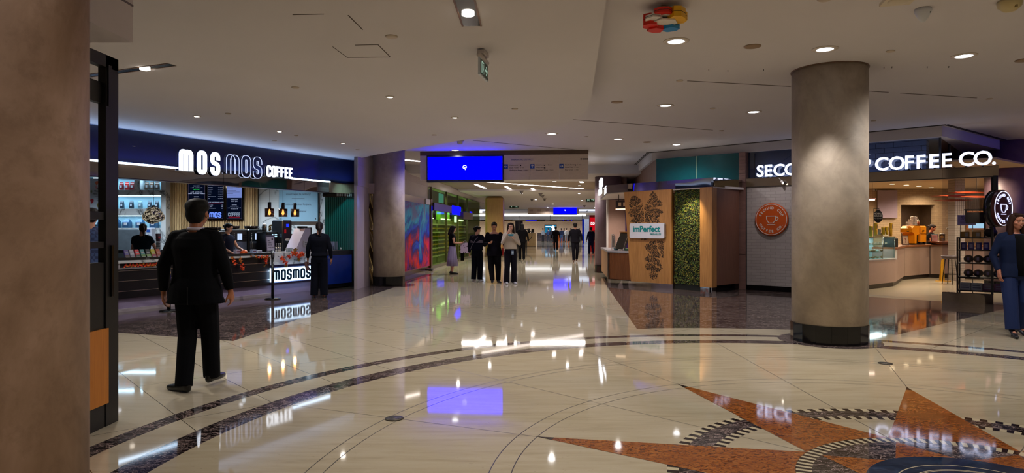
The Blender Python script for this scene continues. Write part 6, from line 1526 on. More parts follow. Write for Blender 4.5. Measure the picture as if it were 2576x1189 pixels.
# the blue column of light reflected in the floor comes from this tall screen edge
b = MB(); b.bm((0, 0, 0), (.06, .9, 1.6)); 
b = MB(); b.bm((4.4, 2.9, 0), (19, 3.0, 3.2)); o = S('wall_left_shop', b, plain('#8c9048', .6)); o.location = LW(0); o.rotation_euler = (0, 0, URZ)
b = MB(); b.bm((4.3, .1, 0), (4.4, 3, 3.2)); b.bm((19, .1, 0), (19.1, 3, 3.2)); o = S('trim_8', b, plain('#7c7448', .6)); o.location = LW(0); o.rotation_euler = (0, 0, URZ)
random.seed(9)
for j in range(3):
    t = T('shelf_unit', 'wall unit with yellow and white horizontal shelves in the green shop, %s from the front' % ('first', 'second', 'third')[j], 'shelf', LW(5.2+j*4.2, .75), URZ, 'striped shelves in the green shop')
    b = MB(); b.bm((0, 0, 0), (3.8, .5, 2.0)); P('body', b, plain('#6c7c30', .5), t)
    b = MB(); b2 = MB()
    for k in range(9): (b if k % 2 else b2).bm((.05, -.1, .3+k*.18), (3.75, .0, .36+k*.18))
    P('yellow_shelf', b, plain('#a88c18', .5), t); P('white_shelf', b2, plain('#b8bc98', .5), t)
    b = MB(); b.bm((.6, -.02, 2.0), (3.0, .2, 2.75)); P('green_panel', b, plain('#6cb41c', .5), t)
    b = MB(); b.bm((.6, -.06, 2.02), (3.0, -.03, 2.06)); P('light_tube', b, emit('#f0ffe0', 5), t)
for s_ in (5.5, 7.5, 9.5, 12, 15): p = LW(s_, .4, 3.1); spot(p, 170, (.95, 1, .75), 2.7)
b = MB(); b.bm((11.5, .3, 1.9), (12.6, .34, 2.2)); one('hanging_white_lamp', b, emit('#e0f0ff', 2.5), 'bright white hanging lamp inside the glass shopfront', 'lamp', LW(0), URZ)
p = LW(7.0, -.05, 2.75); b = MB(); b.bm((0, 0, 0), (.9, .05, .4)); one('lit_window_sign', b, emit('#58a8b8', .8), 'pale blue lit sign high in the shopfront glass', 'sign', LW(7.6, .3, 2.72), URZ)
# tan pillar
p = at(1245, 578, 37); t = T('tan_pillar', 'square tan wood-clad pillar in the corridor behind the group of women', 'column', (p.x, 37, 0), URZ-PI/2)
b = MB(); b.bbox((0, 0, HC/2), (1.0, 1.0, HC-.02), .12); P('shaft', b, mk_wood('tan_cladding', '#987244', '#ac8652'), t)
b = MB(); b.bm((-.53, -.53, 0), (.53, .53, .25)); P('base', b, plain('#5c4430', .4), t)
# light lines in the recessed field
def lline(x0, y0, x1, y1, h, w, label, nm='ceiling_light_line'):
    p, q = ce(x0, y0, h), ce(x1, y1, h); p = Vector(p[:2]); q = Vector(q[:2]); n = (q-p).normalized(); n = Vector((-n.y, n.x))*w/2; c = (p+q)/2
    t = T(nm, label, 'ceiling light', (c.x, c.y, h), 0, 'light lines in the corridor ceiling'); b = MB()
    b.prism([tuple(p-n-c), tuple(q-n-c), tuple(q+n-c), tuple(p+n-c)], -.02, -.001); P('diffuser', b, emit('#fff0e8', 7), t)
    n2 = n*1.25; b = MB(); b.prism([tuple(p-n2-c), tuple(q-n2-c), tuple(q+n2-c), tuple(p+n2-c)], -.006, .0); P('trim_edge', b, plain('#3a2c24', .6), t)
HR = HC+.07
lline(1213, 456, 1467, 474, HR, .10, 'long diagonal light line crossing the corridor ceiling below the direction sign')
lline(1448, 446.5, 1499, 449.5, HR, .10, 'second light line, just below the right end of the direction sign')
for x0, y0, x1, y1, l in ((1197, 463, 1220, 472.5, 'leftmost short light dash below the screen'), (1273, 468.5, 1284, 475.5, 'short light dash left of the middle in the lower row'), (1339, 473.5, 1345, 478, 'short light dash in the middle of the lower row'), (1400, 476, 1405, 480, 'short light dash right of the middle in the lower row'),
                          (1315, 447.5, 1323, 453, 'short light dash under the middle of the direction sign'), (1390, 450.5, 1395, 456, 'short light dash under the right part of the direction sign'), (1460, 454, 1464, 458.5, 'rightmost short light dash in the upper row')):
    lline(x0, y0, x1, y1, HR, .14, l)
lline(1020, 401, 1057, 405, HU, .12, 'light line left of the blue screen beside the grey column')
for x, y in ((-1, 28.5), (2, 28.5), (5, 28.5)): area((x, y, HC), 2.4, .2, 55, (1, .92, .86))
for X, Y, pw in ((-.8, 23.5, 200), (2.0, 23.5, 200), (.5, 34, 300), (3.5, 34, 300), (.3, 29, 200), (3, 29, 200), (1.5, 41, 300), (4.5, 42, 300), (3, 48, 300), (7, 48, 300), (3, 55, 300), (7, 55, 300), (-1.7, 20.6, 80), (-1.5, 26.0, 170)):
    t = T('corridor_downlight', 'small downlight in the corridor ceiling', 'ceiling light', (X, Y, HC+(.07 if 25.6 < Y < 31.6 else 0)), 0, 'small downlights of the corridor'); b = MB(); b.lathe([(.06, 0), (.06, -.01), (.001, -.012)], (0, 0, 0), 14); P('lens', b, LAMPC, t)
    spot((X, Y, (HC if Y > 20 else HU)-.08), pw, (1, .9, .8), 2.8)
# ceiling domes in the corridor
for x, y, d, l in ((1312, 484, 36, 'white ceiling detector left in the corridor'), (1338, 504, 42, 'grey dome camera in the middle of the corridor ceiling'), (1365, 494, 38, 'grey detector in a row with two others in the corridor'), (1370, 503, 42, 'lower detector right of the corridor dome camera'), (1360, 490, 36, 'nearest detector of the corridor row'), (1470, 520, 50, 'twin lamp fitting right of the far direction sign')):
    p = ce(x, y-4, HC); b = MB(); b.lathe([(.12, 0), (.12, -.02), (.07, -.05), (.065, -.10), (.03, -.15), (.001, -.155)], (0, 0, 0), 16); one('ceiling_detector', b, plain('#6c6468', .4), l, 'detector', (p.x, p.y, HC), 0, 'detectors in the corridor ceiling')
# red display and white kiosk
p = at(1489.5, 632, 46); t = T('red_display_pillar', 'narrow red advertising pillar with a white mark at the right of the corridor', 'display', (p.x, 46, 0), 0)
b = MB(); b.bbox((.12, .15, 1.28), (.62, .3, 2.56), .02); P('red_casing', b, plain('#a00810', .35, vary=.05), t)
b = MB(); b.bm((-.14, -.012, 1.5), (.28, -.002, 2.4)); P('red_screen', b, emit('#d81020', .7), t)
b = MB(); b.ribbon([(-.08, 1.9), (.0, 1.9), (.0, 2.05), (-.08, 2.05)], .03, -.02, -.013, True); b.ribbon([(.06, 1.9), (.16, 1.93), (.16, 2.03), (.06, 2.05)], .03, -.02, -.013, True); P('white_mark', b, emit('#ffffff', 1.2), t)
p = at(1475, 612, 73); t = T('white_kiosk_pillar', 'tall white pillar with a blue left edge left of the red display', 'display', (p.x, 73, 0), 0)
b = MB(); b.bm((-.25, 0, 0), (.4, .4, 2.75)); P('white_side', b, plain('#d8e0f4', .4), t)
b = MB(); b.bm((-.42, -.01, 0), (-.25, .4, 2.75)); P('blue_edge', b, emit('#1830c0', .35), t)
# the far hall
b = MB(); b.bm((-8, 92, 0), (24, 92.3, 3.8)); S('wall_far', b, plain('#d0bca8', .6))
b = MB(); b.bm((-30, 60.2, 3.42), (30, 60.4, 3.6)); S('trim_9', b, WHITE)
t = T('food_court_fascia', 'bright white glass fascia across the far end of the hall', 'shop front', (0, 84, 0))
b = MB(); b.bm((-6, 0, 2.85), (14, .3, 3.45)); P('glass_band', b, plain('#a8aab0', .3), t)
b = MB(); b.bm((-6, -.02, 3.30), (9.5, .0, 3.62)); b.bm((-10, -14, 3.35), (-3.2, -13.9, 3.55)); P('light_band', b, emit('#ffffff', 1.6), t)
b = MB(); b.bm((-6, -.03, 2.68), (14, .3, 2.85)); P('steel_strip', b, MIRROR, t)
b = MB()
for x in (-5.5, -2.4, 1.0, 4.9, 9): b.bm((x, -.04, 2.85), (x+.06, 0, 3.45))
P('joint', b, plain('#58585c', .4), t)
b = MB(); b.bm((1.8, -.05, 2.7), (3.2, -.03, 2.82)); P('painted_blue_reflection', b, emit('#1010d0', .7), t)  # blue reflection on the strip, put in as a glowing plate
# skylight slabs
for i, (x0, x1) in enumerate(((-11.5, -1.8), (6.2, 14.5))):
    t = T('skylight', 'bright slanted skylight glazing at the %s of the far hall' % ('left' if i == 0 else 'right'), 'skylight', (0, 70, 0), 0)
    b = MB(); b.add([(x0, 0, 3.55), (x1, 0, 3.55), (x1, 9, 4.6), (x0, 9, 4.6), (x0, .1, 3.65), (x1, .1, 3.65), (x1, 9, 4.7), (x0, 9, 4.7)], [(0, 1, 2, 3), (7, 6, 5, 4)], False); P('glazing', b, emit('#dce8ff', 1.3), t)
    b = MB()
    for k in range(5): xx = x0+(x1-x0)*k/4.5; b.tube([(xx, -.05, 3.5), (xx+1.4, 8.8, 4.55)], .06, 6)
    P('glazing_bar', b, plain('#807c80', .4), t)
for X in (-4, 1, 6, 11):
    for Y in (66, 74, 82): spot((X, Y, 3.5), 420, (.95, .97, 1), 2.8)
    spot((X, 88.5, 3.4), 500, (1, .93, .84), 2.8)
t = T('food_court_screen', 'dark blue glowing menu screen behind the distant crowd', 'menu screen', at(1385, 576, 91.9))
b = MB(); b.bm((-.85, 0, -.6), (.85, .1, .65)); P('casing', b, BLACK, t)
b = MB(); b.bm((-.8, -.02, -.55), (.8, 0, .6)); P('display', b, emit('#1c6c90', 1.0), t)
b = MB(); b.ell((.35, -.02, .1), (.3, .02, .4), 10, 8); b.bm((-.7, -.04, .3), (.1, -.02, .42)); P('bright_image', b, emit('#d8f0ff', 1.6), t)
p = at(1337, 620, 59); t = T('beige_service_desk', 'beige desk block with dark items on top at the left of the far hall', 'desk', (p.x-.1, 59, 0)); b = MB(); b.bm((-1.0, 0, 0), (.48, 1.2, 1.25)); P('block', b, plain('#b09468', .5), t)
b = MB(); b.bm((-.98, -.02, 0), (.46, .0, .04)); P('foot', b, plain('#6c5840', .5), t)
for i in range(4): b = MB(); b.bbox((0, 0, .2), (.26, .2, .4-.06*(i % 2)), .01); one('desk_screen', b, BLACK, 'small dark device on the beige desk, %s from the left' % ('first', 'second', 'third', 'fourth')[i], 'device', (p.x-.95+i*.36, 59.4, 1.252), 0, 'dark devices on the beige desk')
t = T('food_counter', 'long low counter with patterned and orange fronts behind the crowd', 'counter', at(1352, 606, 88.6)); t.location.z = 0
b = MB(); b.bm((0, 0, 0), (2.0, .8, 1.1)); P('patterned_front', b, plain('#4c4450', .5, vary=.9, scale=9), t)
b = MB(); b.bm((2.0, 0, 0), (4.4, .8, 1.0)); P('orange_front', b, plain('#b85818', .5), t)
b = MB(); b.bm((4.4, 0, 0), (8.5, .8, 1.05)); P('grey_front', b, plain('#6c6460', .5), t)
b = MB(); b.bm((-.05, -.05, 1.1), (9, .85, 1.16)); P('worktop', b, WHITE, t)
for x, l in ((1302, 'left dark post in the far hall under the white glow'), (1313, 'second dark post in the far hall')):
    p = at(x, 600, 56); b = MB(); b.bbox((0, 0, 1.2), (.35, .2, 2.4), .02); one('dark_totem', b, plain('#3c3c50', .4), l, 'totem', (p.x, 62, 0), 0, 'dark totems in the far hall')
b = MB(); pts = [(.45*math.cos(k*PI/12), 0, .45*math.sin(k*PI/12)) for k in range(25)]; b.tube(pts, .03, 6); b.cyl((0, 0, -1.1), .03, .7, 8); one('hoop_stand', b, BLACK, 'thin black hoop on a stand beside the walking silhouette', 'stand', (at(1325, 597, 55).x, 55, 1.1))
# right wall of the corridor
b = MB(); pr0 = Vector((3.95, 23.6)); b.seg(tuple(pr0), tuple(pr0+Vector((.13, .99))*22), 0, HC+.3, -.2); S('wall_corridor_right', b, plain('#8c7060', .6))
b = MB(); b.bm((15, 60, 0), (15.2, 92, 3.6)); S('wall_hall_right', b, plain('#9c9094', .6))
b = MB(); b.bm((-12, 60, 0), (-11.8, 92, 3.6)); S('wall_hall_left', b, plain('#a89c94', .6))
# ============================================================ PEOPLE
def remesh(shells, voxel, smooth=2, name='body'):
    me = shells.mesh(name, SKIN); o = bpy.data.objects.new('tmp', me); COL.objects.link(o)
    m = o.modifiers.new('r', 'REMESH'); m.mode = 'VOXEL'; m.voxel_size = voxel; m.use_smooth_shade = True
    if smooth: k = o.modifiers.new('s', 'SMOOTH'); k.iterations = smooth; k.factor = .5
    bpy.context.view_layer.update()
    r = bpy.data.meshes.new_from_object(o.evaluated_get(bpy.context.evaluated_depsgraph_get())); r.name = name
    bpy.data.objects.remove(o); bpy.data.meshes.remove(me); r.materials.clear()
    r.polygons.foreach_set('use_smooth', [True]*len(r.polygons))
    return r
def V(*a): return Vector(a)
def limb(b, pts, n=12, flat=False):              # pts: (position, radius) joined by a round tapering tube with round ends
    P_ = [Vector(p) for p, r in pts]; R = [r for p, r in pts]
    d0 = (P_[1]-P_[0]).normalized(); d1 = (P_[-1]-P_[-2]).normalized()
    Q = []; RR = []
    for a in (80, 55, 28): Q.append(P_[0]-d0*R[0]*math.sin(math.radians(a))); RR.append(R[0]*math.cos(math.radians(a)))
    Q += P_; RR += R
    for a in ((28, 55, 80) if not flat else ()): Q.append(P_[-1]+d1*R[-1]*math.sin(math.radians(a))); RR.append(R[-1]*math.cos(math.radians(a)))
    vs = []; fs = []; up = None; m = len(Q)
    for k, p in enumerate(Q):
        d = (Q[min(k+1, m-1)]-Q[max(k-1, 0)]).normalized()
        if up is None: up = d.orthogonal().normalized()
        u = (up-d*up.dot(d)).normalized(); up = u; w = d.cross(u)
        vs += [p+(u*math.cos(2*PI*i/n)+w*math.sin(2*PI*i/n))*RR[k] for i in range(n)]
    for k in range(m-1):
        for i in range(n): fs.append([k*n+i, k*n+(i+1) % n, (k+1)*n+(i+1) % n, (k+1)*n+i])
    fs.append(list(range(n-1, -1, -1))); fs.append(list(range((m-1)*n, m*n)))
    b.add(vs, fs, True)
def loft(b, rings, n=20, fold=None):  # rings: (x, y, z, rx, ry) horizontal ellipses, slightly squared
    vs = []; fs = []; m = len(rings)
    for k, (x, y, z, rx, ry) in enumerate(rings):
        for i in range(n):
            a = 2*PI*i/n; f = 1 if fold is None else fold(a, k/(m-1))
            ca, sa = math.cos(a), math.sin(a); q = .88
            vs.append((x+rx*f*math.copysign(abs(ca)**q, ca), y+ry*f*math.copysign(abs(sa)**q, sa), z))
    for k in range(m-1):
        for i in range(n): fs.append([k*n+i, k*n+(i+1) % n, (k+1)*n+(i+1) % n, (k+1)*n+i])
    fs.append(list(range(n-1, -1, -1))); fs.append(list(range((m-1)*n, m*n)))
    b.add(vs, fs, True)
def hand(b, w, d, nrm, side, curl=.5, k=1.0, fine=True):
    # w wrist, d direction of the fingers, nrm the palm side, side = +1 when the thumb leaves along d x nrm
    d = Vector(d).normalized(); nrm = Vector(nrm); nrm = (nrm-d*nrm.dot(d)).normalized(); lat = d.cross(nrm)*side
    w = Vector(w)
    limb(b, [(w-d*.02*k, .027*k), (w+d*.03*k, .026*k)], 10)
    for q in (-.028, -.010, .010, .028): limb(b, [(w+d*.01*k+lat*q*.6*k, .016*k), (w+d*.085*k+lat*q*k, .0135*k)], 8)
    if not fine: 
        limb(b, [(w+d*.085*k-lat*.012*k, .018*k), (w+d*.13*k+nrm*.02*k-lat*.012*k, .014*k)], 8); limb(b, [(w+d*.085*k+lat*.014*k, .018*k), (w+d*.13*k+nrm*.025*k+lat*.014*k, .014*k)], 8); limb(b, [(w+d*.03*k+lat*.02*k, .013*k), (w+d*.08*k+lat*.05*k+nrm*.02*k, .01*k)], 8); return
    for q, L_ in ((.030, .072), (.010, .080), (-.011, .074), (-.030, .060)):
        p = w+d*.085*k+lat*q*k; a = curl*.5; r = .0088*k; pts = [(p, r*1.08)]
        for s_ in (.45, .32, .25):
            dirn = d*math.cos(a)+nrm*math.sin(a); p = p+dirn*L_*s_*k; r *= .94; pts.append((p, r)); a += curl*.8
        limb(b, pts, 8)
    p = w+d*.022*k+lat*.022*k; dirn = (d*.7+lat*.75+nrm*.35).normalized()
    p2 = p+dirn*.042*k; d2 = (d*.95+lat*.25+nrm*.45).normalized(); limb(b, [(p, .0135*k), (p2, .0105*k), (p2+d2*.032*k, .009*k), (p2+d2*.052*k, .008*k)], 8)
def head_shells(b, c, yaw, pitch, k=1.0):
    M0 = b.M
    M_ = Matrix.Translation(c) @ Matrix.Rotation(yaw, 4, 'Z') @ Matrix.Rotation(pitch, 4, 'X')
    b.M = M_ if M0 is None else M0 @ M_
    e = lambda x, y, z, rx, ry, rz_: b.ell((x*k, y*k, z*k), (rx*k, ry*k, rz_*k), 16, 12)
    e(0, -.012, .03, .076, .094, .088); e(0, .022, -.025, .062, .070, .082); e(0, .040, -.080, .036, .040, .032)
    e(0, .070, -.062, .022, .022, .018); e(0, .075, .035, .052, .022, .035)
    for s_ in (-1, 1): e(s_*.042, .058, -.022, .026, .028, .026); e(s_*.078, -.004, -.008, .010, .020, .032); e(s_*.028, .083, .016, .022, .012, .009)
    limb(b, [(V(0, .086, .012)*k, .009*k), (V(0, .104, -.026)*k, .013*k), (V(0, .094, -.034)*k, .012*k)], 10); e(-.013, .092, -.032, .010, .011, .009); e(.013, .092, -.032, .010, .011, .009)
    e(0, .087, -.054, .024, .012, .0065); e(0, .085, -.066, .020, .012, .0075)
    b.M = M0
    return M_
def person(label, loc, rz, H=1.75, k=1.0, w=1.0, arms=None, legs=None, head=(0, 0), skin=SKIN, top=None, bottom=None, shoes='#0c0c0c', hair=('short', '#100c0a'),
           vox=.012, fine=True, lean=0, group=None, hairlen=.3, heels=False, face=True, hk=1.0, handv=True):
    S_ = H/1.75
    t = T('person', label, 'person', (loc[0], loc[1], 0), rz, group)
    M_ = Matrix.Scale(S_, 4)
    A = {'L': ((-.25*w, -.03, 1.14), (-.27*w, .03, .89), (0, .1, -1), (1, 0, 0)), 'R': ((.25*w, -.03, 1.14), (.27*w, .03, .89), (0, .1, -1), (-1, 0, 0))}
    A.update(arms or {})
    G = {'L': ((-.10, .02, .49), (-.11, -.02, .085), (-.12, 1, 0)), 'R': ((.10, .02, .49), (.11, -.02, .085), (.12, 1, 0))}
    G.update(legs or {})
    sh = {'L': V(-.165*w, -.01, 1.415), 'R': V(.165*w, -.01, 1.415)}; hp = {'L': V(-.085*w, 0, .90), 'R': V(.085*w, 0, .90)}
    lift = .05 if heels else 0
    b = MB(M_)
    loft(b, [(0, 0, .84, .13*w, .085), (0, 0, .93, .16*w, .105), (0, 0, 1.05, .135*w, .09), (0, .005, 1.2, .15*w, .1), (0, 0, 1.33, .165*w, .1), (0, -.005, 1.42, .14*w, .08), (0, -.01, 1.47, .07*w, .06)])
    hc = V(0, .035, 1.63)
    limb(b, [(V(0, -.015, 1.40), .062), (V(0, -.005, 1.50), .055), (V(0, .015, 1.58), .053)])
    HM = head_shells(b, hc, head[0], head[1], hk) @ Matrix.Scale(hk, 4)
    for s_, sg in (('L', -1), ('R', 1)):
        el, wr, hd, nn = [Vector(q) for q in A[s_]]
        limb(b, [(sh[s_], .052), (sh[s_].lerp(el, .5), .045), (el, .037), (el.lerp(wr, .35), .038), (wr, .025)])
        if handv: hand(b, wr, hd, nn, 1 if s_ == 'L' else -1, .55, .98, fine)
        kn, an, toe = [Vector(q) for q in G[s_]]
        limb(b, [(hp[s_], .088), (hp[s_].lerp(kn, .5), .073), (kn, .052), (kn.lerp(an, .35), .054), (an, .034)])
        td = Vector((toe.x, toe.y, 0)).normalized(); limb(b, [(an-td*.03-V(0, 0, .035), .03), (an+td*.1-V(0, 0, .05), .026)])
    body = P('body', remesh(b, vox, 2), None, t); body.data.materials.append(skin)
    # eyes, brows, mouth
    if face:
        b = MB(M_); b.M = M_ @ HM
        for s_ in (-1, 1): b.ell((s_*.029, .0875, .002), (.0125, .006, .006), 10, 6)
        P('eyes', b, plain('#c0b8b0', .3, vary=0), t)
        b = MB(M_); b.M = M_ @ HM
        for s_ in (-1, 1): b.ell((s_*.029, .0925, .002), (.0055, .003, .0055), 8, 6); b.tube([(s_*.012, .094, .020), (s_*.03, .094, .026), (s_*.047, .084, .021)], .0032, 6); b.tube([(s_*.016, .0915, .009), (s_*.03, .0935, .0105), (s_*.043, .087, .006)], .0022, 6)
        P('brows', b, plain('#140c08', .6, vary=0), t)
        b = MB(M_); b.M = M_ @ HM; b.ell((0, .0955, -.0585), (.021, .006, .0065), 12, 6); P('mouth', b, plain('#8c3c38', .45, vary=0), t)
    # hair
    hs, hcol = hair; hm = plain(hcol, .65, vary=.25, scale=40, stretch=(6, 6, 1), spec=.2)
    b = MB(M_); b.M = M_ @ HM
    b.ell((0, -.020, .042), (.086, .100, .086), 18, 12); b.ell((0, -.045, -.005), (.080, .068, .085), 16, 10); b.ell((0, .055, .092), (.06, .04, .026), 12, 8)
    if hs == 'short': b.ell((0, -.01, .062), (.098, .105, .070), 16, 10); b.ell((0, -.05, -.02), (.074, .055, .075), 14, 10); b.ell((0, .05, .095), (.066, .048, .034))
    if hs == 'bun': b.ell((0, -.115, .02), (.045, .04, .045))
    if hs == 'pony': limb(b, [(V(0, -.11, .04), .03), (V(.02, -.16, -.04), .034), (V(.03, -.15, -.2), .02)])
    if hs in ('long', 'bob'):
        L_ = hairlen if hs == 'long' else .14
        for s_ in (-1, 1): limb(b, [(V(s_*.055, .0, .08), .035), (V(s_*.082, .005, -.02), .030), (V(s_*.088, .0, -.09-L_*.3), .034), (V(s_*.08, .01, -.10-L_*.9), .024)])
        limb(b, [(V(0, -.06, .03), .075), (V(0, -.085, -.1), .07), (V(0, -.09, -.1-L_*.8), .055)])
        limb(b, [(V(-.04, -.075, -.05), .05), (V(-.05, -.09, -.1-L_*.85), .04)]); limb(b, [(V(.04, -.075, -.05), .05), (V(.05, -.09, -.1-L_*.85), .04)])
    P('hair', remesh(b, min(vox, .009), 2, 'hair'), None, t).data.materials.append(hm)
    # top garment
    def torso(b, hem, grow, wid=1.0, neck=.075, necky=1.475, cut=0):
        R = [(.78, .19, .125), (.86, .185, .125), (.94, .18, .122), (1.04, .155, .105), (1.16, .165, .112), (1.28, .185, .118), (1.36, .185, .112), (1.42, .150, .09), (necky-.02-cut, .085+cut, .068+cut*.3)]
        rr_ = [r for r in R if r[0] > hem+.03]; r0_ = min(R, key=lambda r: abs(r[0]-hem))
        rr_ = [(hem, r0_[1]*wid, r0_[2])]+rr_
        loft(b, [(0, 0, z, (x*w+grow)*(wid if z < 1.1 else 1), y+grow) for z, x, y in rr_])
    if top:
        b = MB(M_); g = top.get('g', .012)
        torso(b, top.get('hem', .92), g, top.get('wid', 1.0), cut=top.get('cut', 0))
        for s_ in 'LR':
            el, wr = Vector(A[s_][0]), Vector(A[s_][1]); sl = top.get('sleeve', 1.0); r = top.get('r', .058)*.86
            pts = [(sh[s_]+V(0, 0, -.012), r+.008), (sh[s_].lerp(el, .5), r*.97), (el, r*.88)]
            if sl >= 1: pts += [(el.lerp(wr, .5), r*.76), (el.lerp(wr, .93), r*.62)]
            elif sl <= .5: pts = pts[:1]+[(sh[s_].lerp(el, sl), r*1.0)]
            limb(b, pts, 12, True)
        if top.get('shoulder'): limb(b, [(V(-.165*w, -.01, 1.412), .058), (V(-.07, -.01, 1.435), .062), (V(.07, -.01, 1.435), .062), (V(.165*w, -.01, 1.412), .058)]); loft(b, [(0, -.005, 1.2, .17*w, .115+g), (0, -.012, 1.32, .20*w, .118+g), (0, -.012, 1.40, .19*w, .095+g)])
        o = P(top.get('name', 'shirt'), remesh(b, vox, 6, 'top'), None, t); o.data.materials.append(top['mat'])
    if bottom:
        b = MB(M_); g = bottom.get('g', .01)
        if bottom.get('skirt'):
            z0 = bottom['skirt']; nf = 13
            loft(b, [(0, 0, 1.06, .145*w, .105), (0, 0, .98, .165*w, .115), (0, 0, .85, .20*w, .135), (0, 0, .6, .225, .165), (0, 0, z0, .26, .20)], 90, lambda a, q: 1+.055*min(1, (1-q if False else q)*1.6)*math.sin(nf*a))
            me = b.mesh('skirt', bottom['mat']); P('skirt', me, None, t)
        else:
            r0_, r1, r2 = bottom.get('r', (.098, .078, .068))
            loft(b, [(0, 0, .80, .14*w, .10), (0, 0, .88, .165*w+g, .115+g), (0, 0, .96, .165*w+g, .112+g), (0, 0, 1.07, .138*w+g, .095+g)])
            for s_ in 'LR':
                kn, an, toe = [Vector(q) for q in G[s_]]; hem = bottom.get('hem', .04)
                e = an+(an-kn).normalized()*hem*.6; e.z = max(e.z, .045)
                limb(b, [(hp[s_]+V(0, 0, -.02), r0_*.93), (hp[s_].lerp(kn, .5), (r0_+r1)*.45), (kn, r1*.86), (kn.lerp(e, .5), (r1+r2)/2*.84), (e, r2*.84)], 12, True)
            o = P('trousers', remesh(b, vox, 2, 'trousers'), None, t); o.data.materials.append(bottom['mat'])
    # shoes
    for s_ in 'LR':
        kn, an, toe = [Vector(q) for q in G[s_]]; td = Vector((toe.x, toe.y, 0)).normalized(); up = V(0, 0, 1); tz = toe.z
        b = MB(M_); c_ = an-V(0, 0, an.z)+V(0, 0, max(0, an.z-.085-lift)) if True else an
        base = V(an.x, an.y, max(.0, an.z-.085-lift))
        fd = (td+V(0, 0, tz)).normalized()
        hl = base-td*.045+V(0, 0, .036+lift); bl = base+fd*.13+V(0, 0, .028); tp = base+fd*.20+V(0, 0, .024)
        limb(b, [(hl, .036), (base+fd*.04+V(0, 0, .042+lift*.6), .040), (bl, .036), (tp, .024)])
        if not heels: limb(b, [(hl+V(0, 0, .02), .036), (an+V(0, 0, .0), .040)])
        me = remesh(b, min(vox, .01), 1, 'shoe')
        for v in me.vertices:
            if not heels and tz == 0 and v.co.z < base.z*S_+.006: v.co.z = base.z*S_+.004
        P('shoe', me, None, t).data.materials.append(plain(shoes, .35, vary=.1))
        if heels: b = MB(M_); b.tube([hl+V(0, 0, -.0), V(hl.x, hl.y, base.z)], .014, 8, .007); P('heel', b, plain(shoes, .35, vary=.1), t)
    return t, S_
def fl2(x, y): return fl(x, y)
SUIT = plain('#07080d', .9, vary=.12, scale=3, spec=.12); BLK = plain('#07060a', .9, vary=.15, spec=.1); NVY = plain('#080b18', .9, vary=.15, spec=.12)
# 1 suited man walking away in the foreground
X, Y = fl(492, 985)
t, k_ = person('man in a black suit seen from behind, walking away in the left foreground', (X-.045, Y+.10), -.02, 1.80, w=1.06, vox=.009, head=(0, 0), hk=1.1, skin=plain('#9c6040', .5, vary=.05),
    arms={'L': ((-.275, -.05, 1.15), (-.315, .02, .90), (-.02, .22, -1), (1, .1, 0)), 'R': ((.27, -.02, 1.15), (.295, .06, .91), (.05, .35, -1), (-1, .1, 0))},
    legs={'L': ((-.085, .01, .49), (-.06, -.10, .085), (-1, .45, 0)), 'R': ((.085, .10, .50), (.06, .18, .115), (.1, 1, .0))},
    top=dict(mat=SUIT, hem=.80, g=.024, r=.080, wid=1.10, name='suit_jacket', shoulder=True), bottom=dict(mat=SUIT, r=(.115, .098, .092), hem=.06, g=.02), hair=('short', '#0c0a0a'), face=False)
b = MB(Matrix.Scale(k_, 4)); b.lathe([(.078, 0), (.070, .028), (.064, .028), (.070, 0)], (0, -.006, 1.475), 28); P('shirt_collar', b, plain('#b8b0c0', .6), t)
b = MB(Matrix.Scale(k_, 4)); b.bm((-.003, -.158, .80), (.003, -.145, .96)); P('jacket_vent', b, BLACK, t)
b = MB(Matrix.Scale(k_, 4)); b.ell((.092, .03, 1.60), (.008, .008, .012), 8, 6); P('ear_stud', b, CHROME, t)
# 2 woman at the counter
X, Y = fl(803, 748)
t, k_ = person('woman in dark clothes with a small bag standing at the counter, seen from behind', (X, Y), .15, 1.70, w=1.0, vox=.011, skin=SKIND,
    arms={'L': ((-.25, -.02, 1.14), (-.26, .03, .90), (0, .1, -1), (1, 0, 0))}, top=dict(mat=NVY, hem=.96, g=.02, r=.07, name='blouse', shoulder=True), bottom=dict(mat=NVY, r=(.115, .11, .105), hem=.05), hair=('pony', '#140c0c'), face=False, heels=True)
hp_ = t.matrix_world
c_, s_ = math.cos(.15), math.sin(.15); lx, ly = -.27, .06
b = MB(); b.M = Matrix.Rotation(-.25, 4, 'Y'); b.bbox((0, 0, 0), (.08, .05, .2), .02); one('small_handbag', b, plain('#6c4c50', .5), 'small dusky bag held low by the woman at the counter', 'bag', (X+lx*c_-ly*s_-.01, Y+lx*s_+ly*c_, .71), .2)
# 3 baristas of the left shop
X = (358-1288)/FPX*14.7
person('barista with a ponytail and dark t-shirt behind the snack boxes', (X, 14.7), .1, 1.66, vox=.012, skin=SKINL, top=dict(mat=plain('#0c1c28', .9, spec=.12), hem=.92, g=.018, r=.075, sleeve=.5, name='t_shirt', shoulder=True), bottom=dict(mat=BLK), hair=('pony', '#2c1408'), head=(.35, -.2),
       arms={'L': ((-.27, .1, 1.14), (-.18, .3, 1.06), (.3, 1, 0), (0, 0, -1)), 'R': ((.27, .1, 1.14), (.18, .3, 1.06), (-.3, 1, 0), (0, 0, -1))})
X = (572-1288)/FPX*15.9
person('barista with tied dark hair looking right behind the pumpkin', (X, 15.9), -PI/2-.2, 1.68, vox=.012, skin=SKINL, top=dict(mat=plain('#14182c', .9, spec=.12), hem=.92, g=.015, r=.068, sleeve=.45, name='t_shirt', shoulder=True), bottom=dict(mat=BLK), hair=('bun', '#101418'), head=(.1, -.25),
       arms={'L': ((-.24, .12, 1.14), (-.16, .34, 1.06), (.3, 1, 0), (0, 0, -1)), 'R': ((.24, .05, 1.12), (.2, .28, 1.0), (-.2, 1, 0), (0, 0, -1))})
